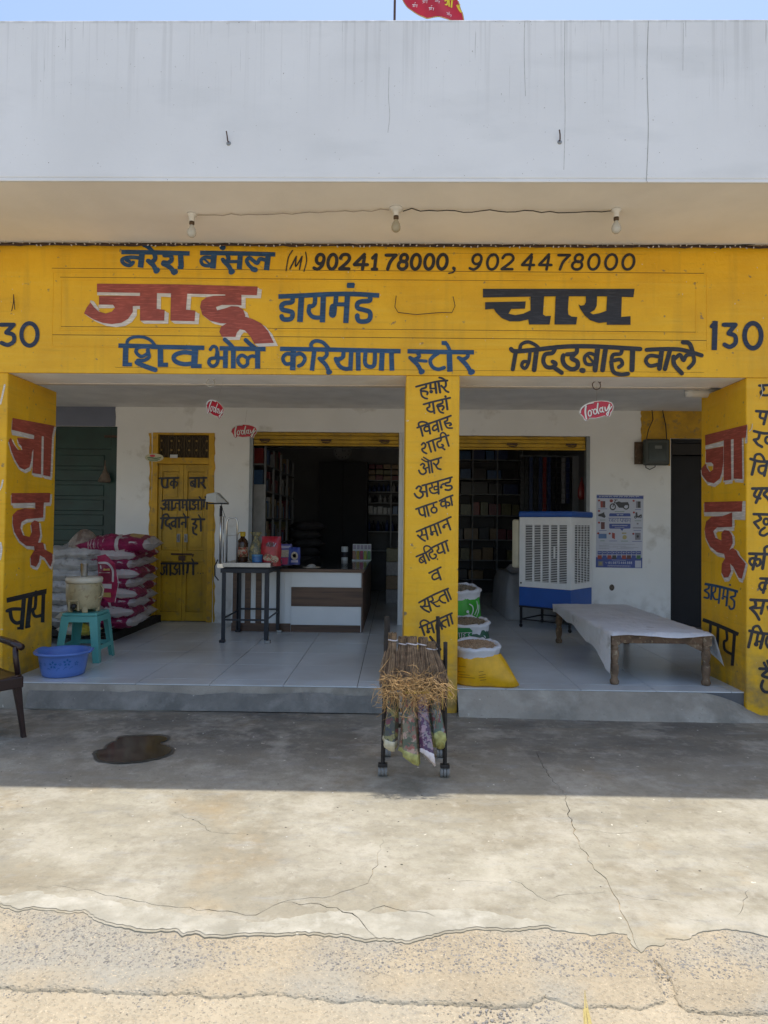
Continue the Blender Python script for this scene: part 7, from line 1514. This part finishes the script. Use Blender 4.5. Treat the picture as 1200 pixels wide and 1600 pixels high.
for j in range(m):
    for i in range(n): a = j*(n+1)+i; mb.f.append((a, a+1, a+n+2, a+n+1))
mb.build('dust_cover', simple('pale_grey_cover', (.34, .35, .37), .8, var=.15), t, smooth=True)
mb = sack_mesh(.5, .3, .16, 71, 12, 8); o = mb.build('bolster', simple('pale_bolster', (.38, .38, .40), .8), None, smooth=True); o.location = ((x0+x1)/2-.05, y0+.45, ZF+zc_); tag(o, 'pale rolled bolster lying on the covered chest', 'bolster')
# a dark motorbike-like shape in the side doorway is only its round tyre
c = wp(1078, 950, y=YI+.55); t = thing('spare_tyre', 'black tyre leaning in the dark doorway behind the bed', 'tyre', (c.x, YI+.55, ZF))
MB().tube([(c.x+.10*sin(a)*.3, YI+.55+.02*sin(a), ZF+.32+.27*cos(a)) if 0 else (c.x+.25*sin(a)*.55, YI+.55+.25*sin(a)*.8, ZF+.31+.26*cos(a)) for a in [2*pi*k/28 for k in range(28)]], .045, 10, closed=True).build('tyre_ring', simple('black_tyre', (.015, .015, .016), .55), t, smooth=True)

# ================================================================== small things on the ground
pud = [(149, 1178), (152, 1173), (165, 1169), (172, 1162), (182, 1158), (186, 1152), (210, 1150), (232, 1149), (250, 1150), (261, 1153), (259, 1157), (250, 1161), (262, 1166), (269, 1171), (262, 1178), (245, 1184), (220, 1188), (190, 1191), (165, 1189), (155, 1186)]
pud_s = smooth_line(pud+[pud[0]], 4)[:-1]; _r = R_(2); pud_s = [(a+_r.uniform(-1.1, 1.1), b+_r.uniform(-.5, .5)) for a, b in pud_s]
for k, (sx2, z2, cc) in enumerate(((1.09, .0045, .62),)):
    o = paint('damp_margin', [[(208+(a-208)*sx2, 1170+(b-1170)*1.10) for a, b in pud_s]], simple('damp_concrete', (.085, .078, .062), .5, var=.3, scale=25), None, z=.0065); kind(o, 'structure')
def watm():
    m = Mat('dirty_water', .10); m.color(m.mix((.05, .04, .026), (.09, .075, .052), m.noise(6, 5, .4, .6))); m.b.inputs['Specular IOR Level'].default_value = .35; return m.m
o = paint('puddle', [pud_s], watm(), None, z=.0085); kind(o, 'structure')
mb = MB(); P_ = [wp(a, b, z=.0085) for a, b in pud_s]; mb.v = P_+[v+Vector(((v.x-P_[0].x)*0, 0, -.012)) for v in P_]; n = len(P_)
o['label'] = 'shallow dark puddle'
t = thing('palm_strip', 'dry yellow palm leaf strip lying on the sandy ground at the bottom right', 'leaf', wp(915, 1580, z=-.02)); mb = MB()
for k, (pts, w) in enumerate((([(910, 1530), (912, 1560), (915, 1600), (921, 1660)], .0028), ([(911, 1535), (916, 1570), (924, 1610), (934, 1660)], .0028), ([(914, 1548), (914, 1580), (917, 1612)], .002))):
    P_ = [wp(a, b, z=-.010+.003*k) for a, b in pts]
    for i in range(len(P_)-1):
        s0 = w*(.4+i*.8); s1 = w*(.4+(i+1)*.8); mb.quad(P_[i]+Vector((-s0, 0, 0)), P_[i]+Vector((s0, 0, .002)), P_[i+1]+Vector((s1, 0, .002)), P_[i+1]+Vector((-s1, 0, 0)))
mb.build('leaf_strip', simple('dry_palm_leaf', (.52, .42, .16), .6, var=.3, scale=60), t, solid=.0008)
for (px, py, s, lab, c_) in ((744, 1568, .012, 'black lump of coal lying near the bottom edge of the ground', (.02, .02, .022)), (732, 1567, .007, 'small pale stone left of the black lump', (.5, .47, .42))):
    p_ = wp(px, py, z=-.014); tag(MB().add([p_+Vector((v.x*s*1.1, v.y*s, v.z*s*.8+s*.3))*1+Vector((noise.noise(v*2)*s*.5, 0, noise.noise(v*3)*s*.4)) for v in IV], IF).build('stone', simple('stone_%d' % px, c_, .8, var=.5, scale=90), None), lab, 'stone')
